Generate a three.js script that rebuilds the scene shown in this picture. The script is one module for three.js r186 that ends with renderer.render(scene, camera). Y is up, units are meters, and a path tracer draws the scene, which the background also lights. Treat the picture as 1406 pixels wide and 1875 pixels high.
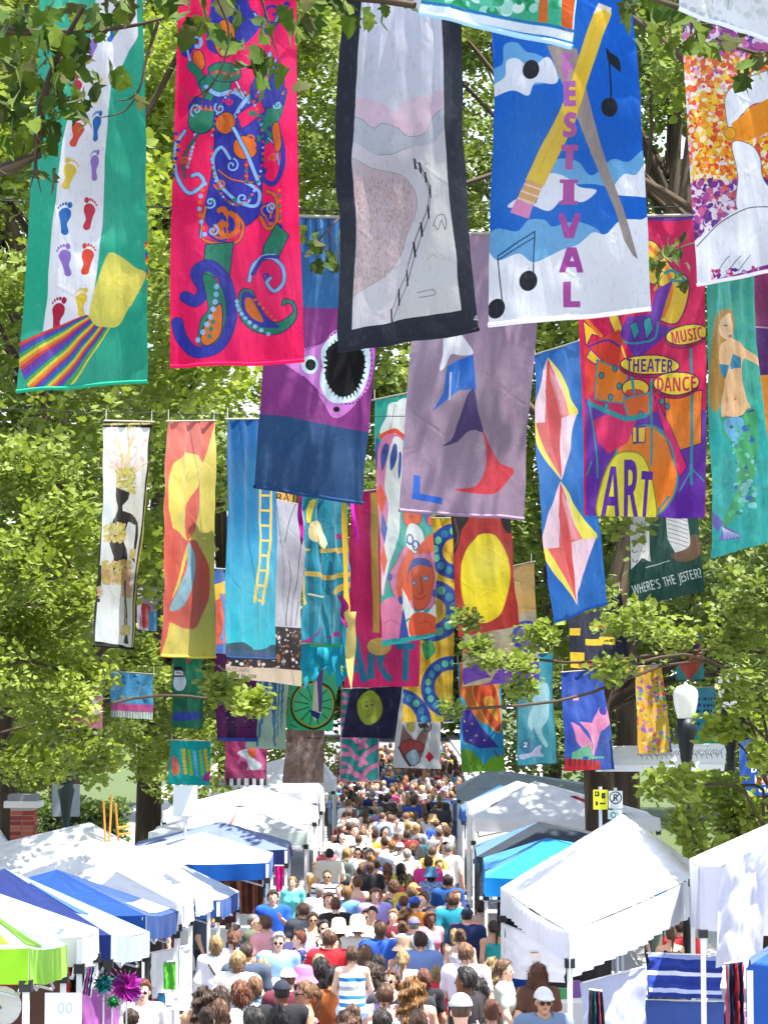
import * as THREE from 'three';
import { mergeGeometries } from 'three/addons/utils/BufferGeometryUtils.js';

// ---------- camera, sky, sun, exposure ----------
const scene = new THREE.Scene();
const PW = 1406, PH = 1875, F = 4300, HZ = 1270, CAMH = 4.45;          // photo size, focal length in its pixels, horizon row, eye height
const camera = new THREE.PerspectiveCamera(2 * Math.atan(PH / 2 / F) * 180 / Math.PI, 767 / 1024, 0.5, 900);
const PITCH = Math.atan((HZ - PH / 2) / F);
camera.position.set(0, CAMH, 0);
camera.rotation.set(PITCH, 0, 0);
scene.add(camera);
{
  const W = 128, H = 64, data = new Float32Array(W * H * 4);
  for (let j = 0; j < H; j++) for (let i = 0; i < W; i++) {
    const up = Math.max(0, Math.sin(((j + 0.5) / H - 0.5) * Math.PI)), t = Math.pow(up, 0.55), k = (j * W + i) * 4;
    data[k] = 0.66 + (0.33 - 0.66) * t; data[k + 1] = 0.7 + (0.42 - 0.7) * t; data[k + 2] = 0.76 + (0.64 - 0.76) * t; data[k + 3] = 1;
  }
  const sky = new THREE.DataTexture(data, W, H, THREE.RGBAFormat, THREE.FloatType);
  sky.mapping = THREE.EquirectangularReflectionMapping; sky.magFilter = THREE.LinearFilter; sky.needsUpdate = true;
  scene.background = sky; scene.environment = sky;
}
const SUN = new THREE.Vector3(0.3, 0.9, 0.14).normalize();
const sun = new THREE.DirectionalLight(new THREE.Color(1, 0.95, 0.87), 5);
sun.position.copy(SUN).multiplyScalar(120).add(new THREE.Vector3(0, 0, -45));
sun.target.position.set(0, 0, -45); scene.add(sun, sun.target);
sun.castShadow = true; sun.shadow.mapSize.set(4096, 4096);
Object.assign(sun.shadow.camera, { left: -60, right: 60, top: 70, bottom: -70, near: 1, far: 260 });
const renderer = new THREE.WebGLRenderer({ antialias: true });
renderer.toneMapping = THREE.LinearToneMapping;
renderer.toneMappingExposure = 3.5;
renderer.shadowMap.enabled = true;

// ---------- helpers ----------
let seed_ = 7;
const rnd = () => { seed_ = (seed_ + 0x6d2b79f5) | 0; let t = Math.imul(seed_ ^ (seed_ >>> 15), 1 | seed_); t = (t + Math.imul(t ^ (t >>> 7), 61 | t)) ^ t; return ((t ^ (t >>> 14)) >>> 0) / 4294967296; };
const rr = (a, b) => a + (b - a) * rnd(), pick = (a) => a[Math.floor(rnd() * a.length)], reseed = (n) => { seed_ = n * 7919 + 13; };
const V = (x, y, z) => new THREE.Vector3(x, y, z);
const ct = Math.cos(PITCH), st = Math.sin(PITCH);
function ray(x, y) { const a = (x - PW / 2) / F, b = (PH / 2 - y) / F; return V(a, b * ct + st, -ct + b * st); }
function at(x, y, d) { const v = ray(x, y); return v.multiplyScalar(d / -v.z).add(V(0, CAMH, 0)); }      // a photo pixel seen at distance d along the street
function atH(x, y, h) { const v = ray(x, y); return v.multiplyScalar((h - CAMH) / v.y).add(V(0, CAMH, 0)); } // ... where its ray passes height h
// the street dips in front of the camera and climbs again beyond
const GP = [[-20, 0], [19, 0], [28.7, -0.33], [41, -0.6], [57, -0.27], [90, 0.4], [130, 1.3], [160, 1.7], [1200, 1.7]];
function G(d) { for (let i = 1; i < GP.length; i++) if (d <= GP[i][0]) { const [a, p] = GP[i - 1], [b, q] = GP[i], m = (k) => (k <= 0 || k >= GP.length - 1 ? 0 : (GP[k + 1][1] - GP[k - 1][1]) / (GP[k + 1][0] - GP[k - 1][0])), t = Math.max(0, (d - a) / (b - a)), w = b - a, t2 = t * t, t3 = t2 * t; return p * (2 * t3 - 3 * t2 + 1) + m(i - 1) * w * (t3 - 2 * t2 + t) + q * (3 * t2 - 2 * t3) + m(i) * w * (t3 - t2); } return 1.7; }
const D = (d) => { let e = d; for (let i = 0; i < 8; i++) e = d * (1 - G(e) / 2.3); return e; };
function atG(x, y, h) { let p = atH(x, y, h); for (let i = 0; i < 10; i++) p = atH(x, y, h + G(-p.z)); return p; }   // ... where its ray passes height h above the street
const pxm = (d) => F / d;
const used = {};
function numbered(n) { const k = used[n] = (used[n] ?? -1) + 1; return k ? n + '_' + String(k).padStart(3, '0') : n; }
function thing(name, label, category, pos, group, turn = 0) {
  const o = new THREE.Group(); o.name = numbered(name); o.position.copy(pos); o.rotation.y = turn; o.userData = { label, category };
  if (group) o.userData.group = group;
  scene.add(o); return o;
}
function part(parent, name, geo, mat, label) {
  const m = new THREE.Mesh(geo, mat); m.name = name; m.castShadow = m.receiveShadow = true;
  const k = parent.userData.n_ ??= {}; const c = k[name] = (k[name] ?? -1) + 1; if (c) m.name = name + '_' + String(c).padStart(3, '0');
  if (label) m.userData.label = label;
  parent.add(m); return m;
}
function structure(name, geo, mat, label, category) {
  const m = new THREE.Mesh(geo, mat); m.name = numbered(name); m.receiveShadow = m.castShadow = true;
  m.userData = { kind: 'structure', label, category: category ?? name.replace(/_/g, ' ') }; scene.add(m); return m;
}
const S = (hex) => new THREE.Color(hex);
const mats = {};
function mat(hex, o = {}) {
  const key = hex + JSON.stringify(o); if (mats[key]) return mats[key];
  return mats[key] = new THREE.MeshPhysicalMaterial({ color: S(hex), roughness: 0.85, side: THREE.DoubleSide, ...o });
}
function clothMat(hex, t = 0.25, o = {}) { return mat(hex, { roughness: 1, transmission: t, thickness: 0, specularIntensity: 0.3, ...o }); }
function tex(canvas, repeat) {
  const t = new THREE.CanvasTexture(canvas); t.colorSpace = THREE.SRGBColorSpace; t.magFilter = THREE.LinearFilter;
  if (repeat) t.wrapS = t.wrapT = THREE.RepeatWrapping; return t;
}
function canvas(w, h) { const c = document.createElement('canvas'); c.width = w; c.height = h; return [c, c.getContext('2d')]; }
// value noise
const hash = (x, y, z) => { let h = Math.imul(x, 374761393) ^ Math.imul(y, 668265263) ^ Math.imul(z, 1274126177); h = Math.imul(h ^ (h >>> 13), 1274126177); return ((h ^ (h >>> 16)) >>> 0) / 4294967296; };
function noise(x, y, z = 0) {
  const X = Math.floor(x), Y = Math.floor(y), Z = Math.floor(z), s = (t) => t * t * (3 - 2 * t), a = s(x - X), b = s(y - Y), c = s(z - Z), l = (p, q, t) => p + (q - p) * t;
  const r = (k) => l(l(hash(X, Y, Z + k), hash(X + 1, Y, Z + k), a), l(hash(X, Y + 1, Z + k), hash(X + 1, Y + 1, Z + k), a), b);
  return l(r(0), r(1), c) * 2 - 1;
}
function tube(points, r0, r1 = r0, seg = 8, rad = 6) {
  const curve = new THREE.CatmullRomCurve3(points), g = new THREE.TubeGeometry(curve, seg, 1, rad, false), p = g.attributes.position, c = V(0, 0, 0), v = V(0, 0, 0);
  for (let i = 0; i <= seg; i++) {
    curve.getPointAt(i / seg, c); const r = r0 + (r1 - r0) * i / seg;
    for (let j = 0; j <= rad; j++) { const k = i * (rad + 1) + j; v.fromBufferAttribute(p, k).sub(c).multiplyScalar(r).add(c); p.setXYZ(k, v.x, v.y, v.z); }
  }
  return g;
}
function box(w, h, d, x = 0, y = 0, z = 0, ry = 0) { const g = new THREE.BoxGeometry(w, h, d); if (ry) g.rotateY(ry); return g.translate(x, y, z); }
function bar(a, b, r, n = 8) { const d = b.clone().sub(a), g = new THREE.CylinderGeometry(r, r, d.length(), n); g.applyQuaternion(new THREE.Quaternion().setFromUnitVectors(V(0, 1, 0), d.clone().normalize())); return g.translate((a.x + b.x) / 2, (a.y + b.y) / 2, (a.z + b.z) / 2); }
function merge(list) {
  list = list.map((g) => { g = g.index ? g.toNonIndexed() : g; for (const k of Object.keys(g.attributes)) if (!['position', 'normal', 'uv'].includes(k)) g.deleteAttribute(k); return g; });
  return mergeGeometries(list);
}
// a sheet given by a function of (u, v) in 0..1, v = 0 at the bottom
function sheet(fn, nu, nv) {
  const pos = [], uv = [], idx = [], p = V(0, 0, 0);
  for (let j = 0; j <= nv; j++) for (let i = 0; i <= nu; i++) { const q = fn(i / nu, j / nv, p) ?? p; pos.push(q.x, q.y, q.z); uv.push(i / nu, j / nv); }
  for (let j = 0; j < nv; j++) for (let i = 0; i < nu; i++) { const a = j * (nu + 1) + i, b = a + nu + 1; idx.push(a, a + 1, b + 1, a, b + 1, b); }
  const g = new THREE.BufferGeometry(); g.setAttribute('position', new THREE.Float32BufferAttribute(pos, 3)); g.setAttribute('uv', new THREE.Float32BufferAttribute(uv, 2)); g.setIndex(idx); g.computeVertexNormals(); return g;
}
// naive surface nets over a distance field
function surf(f, lo, hi, cell) {
  const n = [0, 1, 2].map((k) => Math.ceil((hi[k] - lo[k]) / cell) + 1), [nx, ny, nz] = n, val = new Float32Array(nx * ny * nz), id = new Int32Array(nx * ny * nz).fill(-1);
  for (let z = 0, k = 0; z < nz; z++) for (let y = 0; y < ny; y++) for (let x = 0; x < nx; x++, k++) val[k] = f(lo[0] + x * cell, lo[1] + y * cell, lo[2] + z * cell);
  const pos = [], uv = [], idx = [], off = [0, 1, nx, nx + 1, nx * ny, nx * ny + 1, nx * ny + nx, nx * ny + nx + 1];
  const E = [[0, 1], [2, 3], [4, 5], [6, 7], [0, 2], [1, 3], [4, 6], [5, 7], [0, 4], [1, 5], [2, 6], [3, 7]];
  for (let z = 0; z < nz - 1; z++) for (let y = 0; y < ny - 1; y++) for (let x = 0; x < nx - 1; x++) {
    const k = x + nx * (y + ny * z); let m = 0; for (let c = 0; c < 8; c++) if (val[k + off[c]] < 0) m |= 1 << c;
    if (m === 0 || m === 255) continue;
    let sx = 0, sy = 0, sz = 0, c = 0;
    for (const [a, b] of E) if (((m >> a) & 1) !== ((m >> b) & 1)) {
      const va = val[k + off[a]], vb = val[k + off[b]], t = va / (va - vb), l = (bit) => ((a >> bit) & 1) + t * (((b >> bit) & 1) - ((a >> bit) & 1));
      sx += l(0); sy += l(1); sz += l(2); c++;
    }
    id[k] = pos.length / 3; const px = lo[0] + (x + sx / c) * cell, py = lo[1] + (y + sy / c) * cell, pz = lo[2] + (z + sz / c) * cell;
    pos.push(px, py, pz); uv.push(px * 2 + 0.5, py);
  }
  const quad = (a, b, c, d, flip) => { if (a < 0 || b < 0 || c < 0 || d < 0) return; flip ? idx.push(a, c, b, a, d, c) : idx.push(a, b, c, a, c, d); };
  for (let z = 1; z < nz - 1; z++) for (let y = 1; y < ny - 1; y++) for (let x = 1; x < nx - 1; x++) {
    const k = x + nx * (y + ny * z), s = val[k] < 0;
    if (s !== val[k + 1] < 0) quad(id[k - nx - nx * ny], id[k - nx * ny], id[k], id[k - nx], !s);
    if (s !== val[k + nx] < 0) quad(id[k - 1 - nx * ny], id[k - nx * ny], id[k], id[k - 1], s);
    if (s !== val[k + nx * ny] < 0) quad(id[k - 1 - nx], id[k - nx], id[k], id[k - 1], !s);
  }
  const g = new THREE.BufferGeometry(); g.setAttribute('position', new THREE.Float32BufferAttribute(pos, 3)); g.setAttribute('uv', new THREE.Float32BufferAttribute(uv, 2)); g.setIndex(idx); g.computeVertexNormals(); return g;
}

const creases = [1, 2, 3].map((k) => {                               // hanging folds and packing creases of the cloth, as height
  const [c, x] = canvas(256, 512); reseed(60 + k); x.fillStyle = '#808080'; x.fillRect(0, 0, 256, 512);
  for (let i = 0; i < 150; i++) { const vert = rnd() < 0.78, px = rr(0, 256), py = rr(0, 512), len = vert ? rr(60, 260) : rr(30, 110), a = vert ? rr(1.35, 1.75) : rr(0.2, 2.9), w = vert ? rr(5, 16) : rr(3, 8), up = rnd() < 0.5; for (let q = 4; q >= 1; q--) { x.strokeStyle = up ? `rgba(255,255,255,${0.055})` : `rgba(0,0,0,${0.055})`; x.lineWidth = w * q / 2; x.lineCap = 'round'; x.beginPath(); x.moveTo(px, py); x.quadraticCurveTo(px + Math.cos(a) * len / 2 + rr(-6, 6), py + Math.sin(a) * len / 2, px + Math.cos(a) * len, py + Math.sin(a) * len); x.stroke(); } }
  for (let i = 0; i < 6000; i++) { const g = 110 + rnd() * 40; x.fillStyle = `rgba(${g},${g},${g},0.25)`; rnd() < 0.5 ? x.fillRect(rnd() * 256, rnd() * 512, 4, 1) : x.fillRect(rnd() * 256, rnd() * 512, 1, 4); }
  const t = tex(c, true); t.colorSpace = THREE.NoColorSpace; return t;
});
// ---------- ground ----------
{
  const [c, x] = canvas(512, 512); reseed(1);
  x.fillStyle = '#77767a'; x.fillRect(0, 0, 512, 512);
  for (let i = 0; i < 9000; i++) { const g = 85 + rnd() * 70; x.fillStyle = `rgba(${g},${g},${g + 3},0.5)`; x.fillRect(rnd() * 512, rnd() * 512, 1 + rnd() * 2, 1 + rnd() * 2); }
  const t = tex(c, true), am = new THREE.MeshStandardMaterial({ map: t, roughness: 0.95 });
  // a strip of ground from x0 to x1 that follows the street's dip
  const land = (x0, x1, lift, ku, kv, far = 420, nx = 1) => { const n = 150, g = sheet((u, v, p) => { const d = -40 + (far + 40) * v; p.set(x0 + (x1 - x0) * u, G(d) + lift, -d); }, nx, n); const uv = g.attributes.uv; for (let i = 0; i < uv.count; i++) uv.setXY(i, uv.getX(i) * ku, uv.getY(i) * kv); return g; };
  const g = land(-450, 450, -0.02, 300, 150);
  const [c2, x2] = canvas(256, 256); x2.fillStyle = '#3f4d26'; x2.fillRect(0, 0, 256, 256);
  for (let i = 0; i < 5000; i++) { x2.fillStyle = pick(['#34451c', '#4a5a28', '#3c4c22', '#566030']); x2.fillRect(rnd() * 256, rnd() * 256, 1, 3); }
  structure('ground', g, new THREE.MeshStandardMaterial({ map: tex(c2, true), roughness: 1 }), 'mown grass ground beyond the pavements of the street', 'ground');
  const road = land(-5.4, 4.0, 0, 5, 160, 260);
  structure('road', road, am, 'sunlit grey asphalt street under the festival crowd', 'road');
  const pm = new THREE.MeshStandardMaterial({ color: S('#a9a59d'), roughness: 0.95 });
  for (const s of [-1, 1]) structure(s < 0 ? 'left_pavement' : 'right_pavement', merge([land(s < 0 ? -9 : 4, s < 0 ? -5.4 : 7.6, 0.12, 1, 1, 260), sheet((u, v, p) => { const d = -40 + 300 * u; p.set(s < 0 ? -5.4 : 4, G(d) + 0.12 * v, -d); }, 150, 1)]), pm, s < 0 ? 'concrete pavement along the left edge of the street' : 'concrete pavement along the right edge of the street', 'pavement');
}

// ---------- trees ----------
const LOBES = [[0.0, 0.0], [0.2, -0.04], [0.46, 0.0], [0.36, 0.16], [0.6, 0.4], [0.36, 0.44], [0.33, 0.66], [0, 1.0]];
function leafGeo(fold = 0.25, detail = true) {
  const half = detail ? LOBES : [[0, 0], [0.46, 0.02], [0.36, 0.22], [0.56, 0.44], [0, 1]];
  const pos = [], idx = [], n = half.length;
  pos.push(0, 0.35, 0);
  for (const s of [1, -1]) for (const [x, y] of half) pos.push(s * x, y, Math.abs(x) * fold - (y - 0.35) * (y - 0.35) * 0.22);
  for (let i = 1; i < n; i++) { idx.push(0, i, i + 1); idx.push(0, n + i + 1, n + i); }
  const g = new THREE.BufferGeometry(); g.setAttribute('position', new THREE.Float32BufferAttribute(pos, 3)); g.setIndex(idx); g.computeVertexNormals();
  return g;
}
function sprayGeo(seed, n, size, len, detail) {                       // a twig with n leaves, about len metres long
  reseed(seed); const list = [];
  for (let i = 0; i < n; i++) {
    const g = leafGeo(rr(0.1, 0.5), detail), k = size * rr(0.65, 1.15); g.scale(k, k, k);
    g.rotateX(rr(-1.7, -0.5)); g.rotateZ(rr(-0.5, 0.5)); g.rotateY(rr(0, 6.28)); g.translate(rr(-1, 1) * len * 0.55, rr(-1, 1) * len * 0.4, rr(-1, 1) * len * 0.55); list.push(g);
  }
  return mergeGeometries(list);
}
const leafMat = new THREE.MeshPhysicalMaterial({ color: new THREE.Color().setRGB(0.16, 0.215, 0.032), roughness: 0.9, transmission: 0.5, thickness: 0, side: THREE.DoubleSide, specularIntensity: 0.3, clearcoat: 0.35, clearcoatRoughness: 0.4 });
const barkTex = (() => {
  const [c, x] = canvas(256, 512); reseed(5); x.fillStyle = '#5d5145'; x.fillRect(0, 0, 256, 512);
  for (let i = 0; i < 500; i++) { x.fillStyle = pick(['#7a6f5c', '#4a4036', '#93886f', '#62564a', '#3b332b']); x.globalAlpha = 0.5; x.beginPath(); x.ellipse(rnd() * 256, rnd() * 512, 3 + rnd() * 14, 8 + rnd() * 34, rr(-0.3, 0.3), 0, 7); x.fill(); }
  return tex(c, true);
})();
const barkMat = new THREE.MeshStandardMaterial({ color: S('#b0a392'), map: barkTex, bumpMap: barkTex, bumpScale: 0.02, roughness: 0.95 });
const sprays = [sprayGeo(11, 12, 0.15, 0.44, true), sprayGeo(12, 12, 0.15, 0.44, true), sprayGeo(13, 12, 0.15, 0.44, true)];
const spraysFar = [sprayGeo(14, 12, 0.17, 0.5, false), sprayGeo(15, 12, 0.17, 0.5, false)];
// A tree: its trunk, limbs reaching for its foliage masses, and the crown of leaf sprays that fills those masses.
function tree(name, label, base, trunkR, forkH, blobs, opt = {}) {
  base = base.clone().setY(G(-base.z));
  const t = thing(name, label, 'tree', base, opt.group), loc = blobs.map((b) => ({ p: b.p.clone().sub(base), r: b.r, n: b.n, tone: b.tone ?? 0 }));
  const fork = V(opt.lean?.[0] ?? 0, forkH, opt.lean?.[1] ?? 0);
  const top = loc.reduce((a, b) => (b.p.y > a.p.y ? b : a), loc[0]).p, tp = V(fork.x + (top.x - fork.x) * 0.3, Math.max(forkH + 1, top.y * 0.75), fork.z + (top.z - fork.z) * 0.3);
  part(t, 'trunk', tube([V(0, -0.1, 0), V(fork.x * 0.4 + 0.05, forkH * 0.5, fork.z * 0.4), fork, fork.clone().lerp(tp, 0.5).add(V(0.2, 0, 0.1)), tp], trunkR, trunkR * 0.3, 24, 10), barkMat);
  loc.filter((b, i) => i % (opt.every ?? 4) === 0).slice(0, opt.limbs ?? 16).forEach((b) => {
    const k = Math.min(1, Math.max(0, (b.p.y - forkH) / (tp.y - forkH + 0.01) - 0.35)), s = fork.clone().lerp(tp, Math.min(0.9, k * 0.8)), e = b.p, m = s.clone().lerp(e, 0.5).add(V(rr(-0.4, 0.4), rr(-0.5, 0.6) + (opt.thin ? 0.6 : 0), rr(-0.4, 0.4)));
    part(t, 'limb', tube([s, s.clone().lerp(m, 0.55).add(V(rr(-0.2, 0.2), rr(-0.15, 0.25), rr(-0.2, 0.2))), m, m.clone().lerp(e, 0.5).add(V(rr(-0.25, 0.25), rr(-0.2, 0.3), rr(-0.2, 0.2))), e], trunkR * rr(0.22, 0.4) * (opt.thin ?? 1), 0.02, 14, 6), barkMat);
  });
  const M = new THREE.Matrix4(), q = new THREE.Quaternion(), eu = new THREE.Euler(), col = new THREE.Color(), kinds = opt.far ? spraysFar : sprays, per = kinds.map(() => []);
  for (const b of loc) {
    for (let i = 0; i < b.n; i++) {
      const a = rr(0, 6.283), c = rr(-1, 1), rad = b.r * Math.pow(rnd(), 0.45), s = Math.sqrt(1 - c * c);
      const p = V(b.p.x + Math.cos(a) * s * rad, b.p.y + c * rad * 0.72, b.p.z + Math.sin(a) * s * rad), sc = rr(0.75, 1.25) * (opt.scale ?? 1);
      eu.set(rr(-0.5, 0.5), a, rr(-0.5, 0.5));
      M.compose(p, q.setFromEuler(eu), V(sc, sc, sc)); const tone = b.tone + noise(p.x * 0.9, p.y * 0.9, p.z * 0.9) * 0.35 + rr(-0.25, 0.25);
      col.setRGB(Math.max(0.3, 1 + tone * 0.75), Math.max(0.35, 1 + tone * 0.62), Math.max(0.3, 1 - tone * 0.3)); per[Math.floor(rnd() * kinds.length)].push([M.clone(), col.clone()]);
    }
  }
  per.forEach((list, k) => {
    const im = new THREE.InstancedMesh(kinds[k], leafMat, list.length); list.forEach(([m, c], i) => { im.setMatrixAt(i, m); im.setColorAt(i, c); });
    im.name = k ? 'crown_' + String(k).padStart(3, '0') : 'crown'; im.userData = { kind: 'stuff' }; im.castShadow = im.receiveShadow = true; t.add(im);
  });
  return t;
}
const B = (x, y, d, r, n, tone = 0) => ({ p: at(x, y, d), r, n, tone });
const ground = (x, d) => V((x - PW / 2) / F * d, 0, -d);
{
  reseed(21);
  // masses of leaves behind the banners: a lattice of clumps at several distances, each given to the nearest of the street's trees
  const T = [
    { base: V(-6.15, 0, -38.5), r: 0.24, fork: 4.2, label: 'plane tree with a dark trunk on the left pavement behind the brick pier', blobs: [] },
    { base: V(-6.4, 0, -47), r: 0.36, fork: 5.0, label: 'plane tree on the left pavement behind the white canopies, arching over the street', blobs: [] },
    { base: V(-6.2, 0, -62), r: 0.36, fork: 5.5, label: 'plane tree farther down the left side of the street, between two other planes', blobs: [] },
    { base: V(4.35, 0, -48), r: 0.36, fork: 4.6, label: 'plane tree with a brown trunk beside the yellow road sign on the right', blobs: [] },
    { base: V(6.2, 0, -38), r: 0.34, fork: 4.6, label: 'plane tree on the right pavement behind the lamp posts', blobs: [] },
    { base: V(5.9, 0, -58), r: 0.36, fork: 5.5, label: 'plane tree on the right pavement past the no parking sign', blobs: [] },
    { base: V(-5.6, 0, -84), r: 0.36, fork: 5.5, label: 'far plane tree closing the left side of the street behind the banners', blobs: [], far: true },
    { base: V(5.8, 0, -82), r: 0.36, fork: 5.5, label: 'far plane tree closing the right side of the street behind the banners', blobs: [], far: true },
  ];
  const put = (b) => { let best = null, bd = 1e9; for (const t of T) { const q = (b.p.x - t.base.x) ** 2 * 0.7 + (b.p.z - t.base.z) ** 2 * 1.3; if (q < bd) { bd = q; best = t; } } best.blobs.push(b); };
  for (const [d, step, r, n, keep] of [[37, 150, 1.15, 58, 0.52], [47, 135, 1.3, 66, 0.66], [60, 120, 1.55, 76, 0.78], [80, 110, 1.9, 86, 0.8]]) {
    for (let y = -260; y < 1440; y += step) for (let x = -330; x < 1740; x += step) {
      const X = x + rr(-0.45, 0.45) * step, Y = y + rr(-0.45, 0.45) * step, dd = d + rr(-4, 4);
      const c = Math.abs(X - 720), hole = Y > 1130 && c < (d > 52 ? 165 : 200) + (1420 - Y) * 0.1;                     // the street's own opening
      const low = Y > (d > 52 ? 1425 : X < 720 ? 1400 - (d - 37) * 2 : 1390);
      if (d < 45 && Y > 250 && Y < 1150 && X > 430 && X < 1050) continue;                            // nothing close over the middle of the street
      if (dd < 49 && Y > 1150 && X > 185 && X < 1330) continue;                                      // the far banners hang clear of these trees
      if (hole || low || rnd() > keep + (Y < 750 ? 0.1 : 0)) continue;
      if (noise(X / 210, Y / 210, d) < (Y < 750 ? -0.62 : -0.55)) continue;                                              // gaps for the sky
      { const q = at(X, Y, dd), hx = q.x - SUN.x / SUN.y * (q.y - 1.5), sd = dd + SUN.z / SUN.y * (q.y - 1.5); if (hx > -4.6 && hx < 4 && sd > 23 && sd < 58 && rnd() < 0.86) continue; }   // the street's corridor stays open to the sun
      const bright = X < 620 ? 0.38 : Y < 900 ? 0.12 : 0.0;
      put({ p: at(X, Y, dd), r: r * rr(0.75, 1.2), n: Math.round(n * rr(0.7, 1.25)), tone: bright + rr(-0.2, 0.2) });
    }
  }
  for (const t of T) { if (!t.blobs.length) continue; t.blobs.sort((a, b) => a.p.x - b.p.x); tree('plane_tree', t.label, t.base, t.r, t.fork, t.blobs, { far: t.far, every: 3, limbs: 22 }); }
  // nearer boughs that hang before the smaller banners
  const left = [], right = [];
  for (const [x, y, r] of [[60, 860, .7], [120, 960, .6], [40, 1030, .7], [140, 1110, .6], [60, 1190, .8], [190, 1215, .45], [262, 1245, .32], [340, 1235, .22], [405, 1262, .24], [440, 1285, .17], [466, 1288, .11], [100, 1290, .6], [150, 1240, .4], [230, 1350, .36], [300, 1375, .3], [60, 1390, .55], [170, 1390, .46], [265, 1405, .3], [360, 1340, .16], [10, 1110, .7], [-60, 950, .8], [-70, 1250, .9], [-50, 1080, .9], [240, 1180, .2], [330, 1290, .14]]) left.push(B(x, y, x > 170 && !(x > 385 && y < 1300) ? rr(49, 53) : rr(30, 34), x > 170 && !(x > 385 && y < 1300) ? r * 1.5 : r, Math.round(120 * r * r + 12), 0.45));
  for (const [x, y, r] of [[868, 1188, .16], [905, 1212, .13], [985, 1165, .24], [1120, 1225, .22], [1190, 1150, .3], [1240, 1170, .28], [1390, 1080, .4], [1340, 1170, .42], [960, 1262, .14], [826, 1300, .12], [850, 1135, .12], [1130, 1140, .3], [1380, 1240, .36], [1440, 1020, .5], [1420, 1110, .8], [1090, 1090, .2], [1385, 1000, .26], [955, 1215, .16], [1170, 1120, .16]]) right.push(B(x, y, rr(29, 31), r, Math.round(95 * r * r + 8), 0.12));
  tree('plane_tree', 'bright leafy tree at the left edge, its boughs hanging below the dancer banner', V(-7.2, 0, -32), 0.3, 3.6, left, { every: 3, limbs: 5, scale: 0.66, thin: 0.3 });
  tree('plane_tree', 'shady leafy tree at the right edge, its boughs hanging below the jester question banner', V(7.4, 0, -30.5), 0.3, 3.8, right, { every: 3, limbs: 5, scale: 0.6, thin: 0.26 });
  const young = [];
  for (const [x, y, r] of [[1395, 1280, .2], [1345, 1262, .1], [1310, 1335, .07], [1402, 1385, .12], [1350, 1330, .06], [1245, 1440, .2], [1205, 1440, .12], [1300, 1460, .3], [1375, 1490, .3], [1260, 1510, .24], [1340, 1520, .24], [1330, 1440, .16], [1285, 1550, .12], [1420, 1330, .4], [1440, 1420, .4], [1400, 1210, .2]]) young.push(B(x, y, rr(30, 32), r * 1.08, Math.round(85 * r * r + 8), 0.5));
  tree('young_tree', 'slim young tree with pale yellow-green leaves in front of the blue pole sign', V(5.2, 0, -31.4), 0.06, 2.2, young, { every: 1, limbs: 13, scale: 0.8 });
  // distant wood that closes the view
  const M = new THREE.Matrix4(), im = new THREE.InstancedMesh(spraysFar[0], leafMat, 9000), col = new THREE.Color(), q = new THREE.Quaternion(), eu = new THREE.Euler();
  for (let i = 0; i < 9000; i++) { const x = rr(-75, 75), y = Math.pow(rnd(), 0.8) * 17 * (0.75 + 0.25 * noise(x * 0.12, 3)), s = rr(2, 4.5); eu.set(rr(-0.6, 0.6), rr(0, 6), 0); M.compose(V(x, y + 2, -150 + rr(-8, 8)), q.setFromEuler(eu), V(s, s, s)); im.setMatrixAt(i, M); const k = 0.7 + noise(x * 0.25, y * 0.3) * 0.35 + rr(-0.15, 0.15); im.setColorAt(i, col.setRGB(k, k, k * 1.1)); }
  im.name = 'distant_wood'; im.userData = { kind: 'stuff', label: 'distant green wood closing the far end of the street', category: 'wood' }; scene.add(im);
}
// ---------- canopies of the stalls ----------
const metal = mat('#c9ccd0', { metalness: 0.6, roughness: 0.45 }), whitePaint = mat('#e4e4e2', { roughness: 0.6 }), blackPlastic = mat('#191a1c', { roughness: 0.5 });
const TW = 0.28;
const roofMats = {}; const roofMat = (hex, t, shiny) => roofMats[hex + t + shiny] ??= new THREE.MeshPhysicalMaterial({ color: S(hex), map: roofTex, bumpMap: creases[0], bumpScale: 0.02, roughness: 1, transmission: t, thickness: 0, specularIntensity: 0.4, side: THREE.DoubleSide, ...(shiny ? { clearcoat: 0.35, clearcoatRoughness: 0.3 } : {}) });
const roofTex = (() => { const [c, x] = canvas(512, 512); reseed(41); x.fillStyle = '#fbfbfb'; x.fillRect(0, 0, 512, 512); for (let i = 0; i < 60; i++) { const r = rr(10, 60), gr = x.createRadialGradient(0, 0, 0, 0, 0, r), px = rr(0, 512), py = rr(0, 512); gr.addColorStop(0, 'rgba(120,112,100,0.10)'); gr.addColorStop(1, 'rgba(120,112,100,0)'); x.save(); x.translate(px, py); x.scale(1, rr(0.5, 3)); x.fillStyle = gr; x.fillRect(-r, -r, 2 * r, 2 * r); x.restore(); } x.strokeStyle = 'rgba(90,90,95,0.16)'; x.lineWidth = 2; for (const k of [0.02, 0.5, 0.98]) { x.beginPath(); x.moveTo(512 * k, 0); x.lineTo(512 * k, 512); x.stroke(); } for (const k of [498, 30]) { x.beginPath(); x.moveTo(0, k); x.lineTo(512, k); x.stroke(); } return tex(c, true); })();
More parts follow.
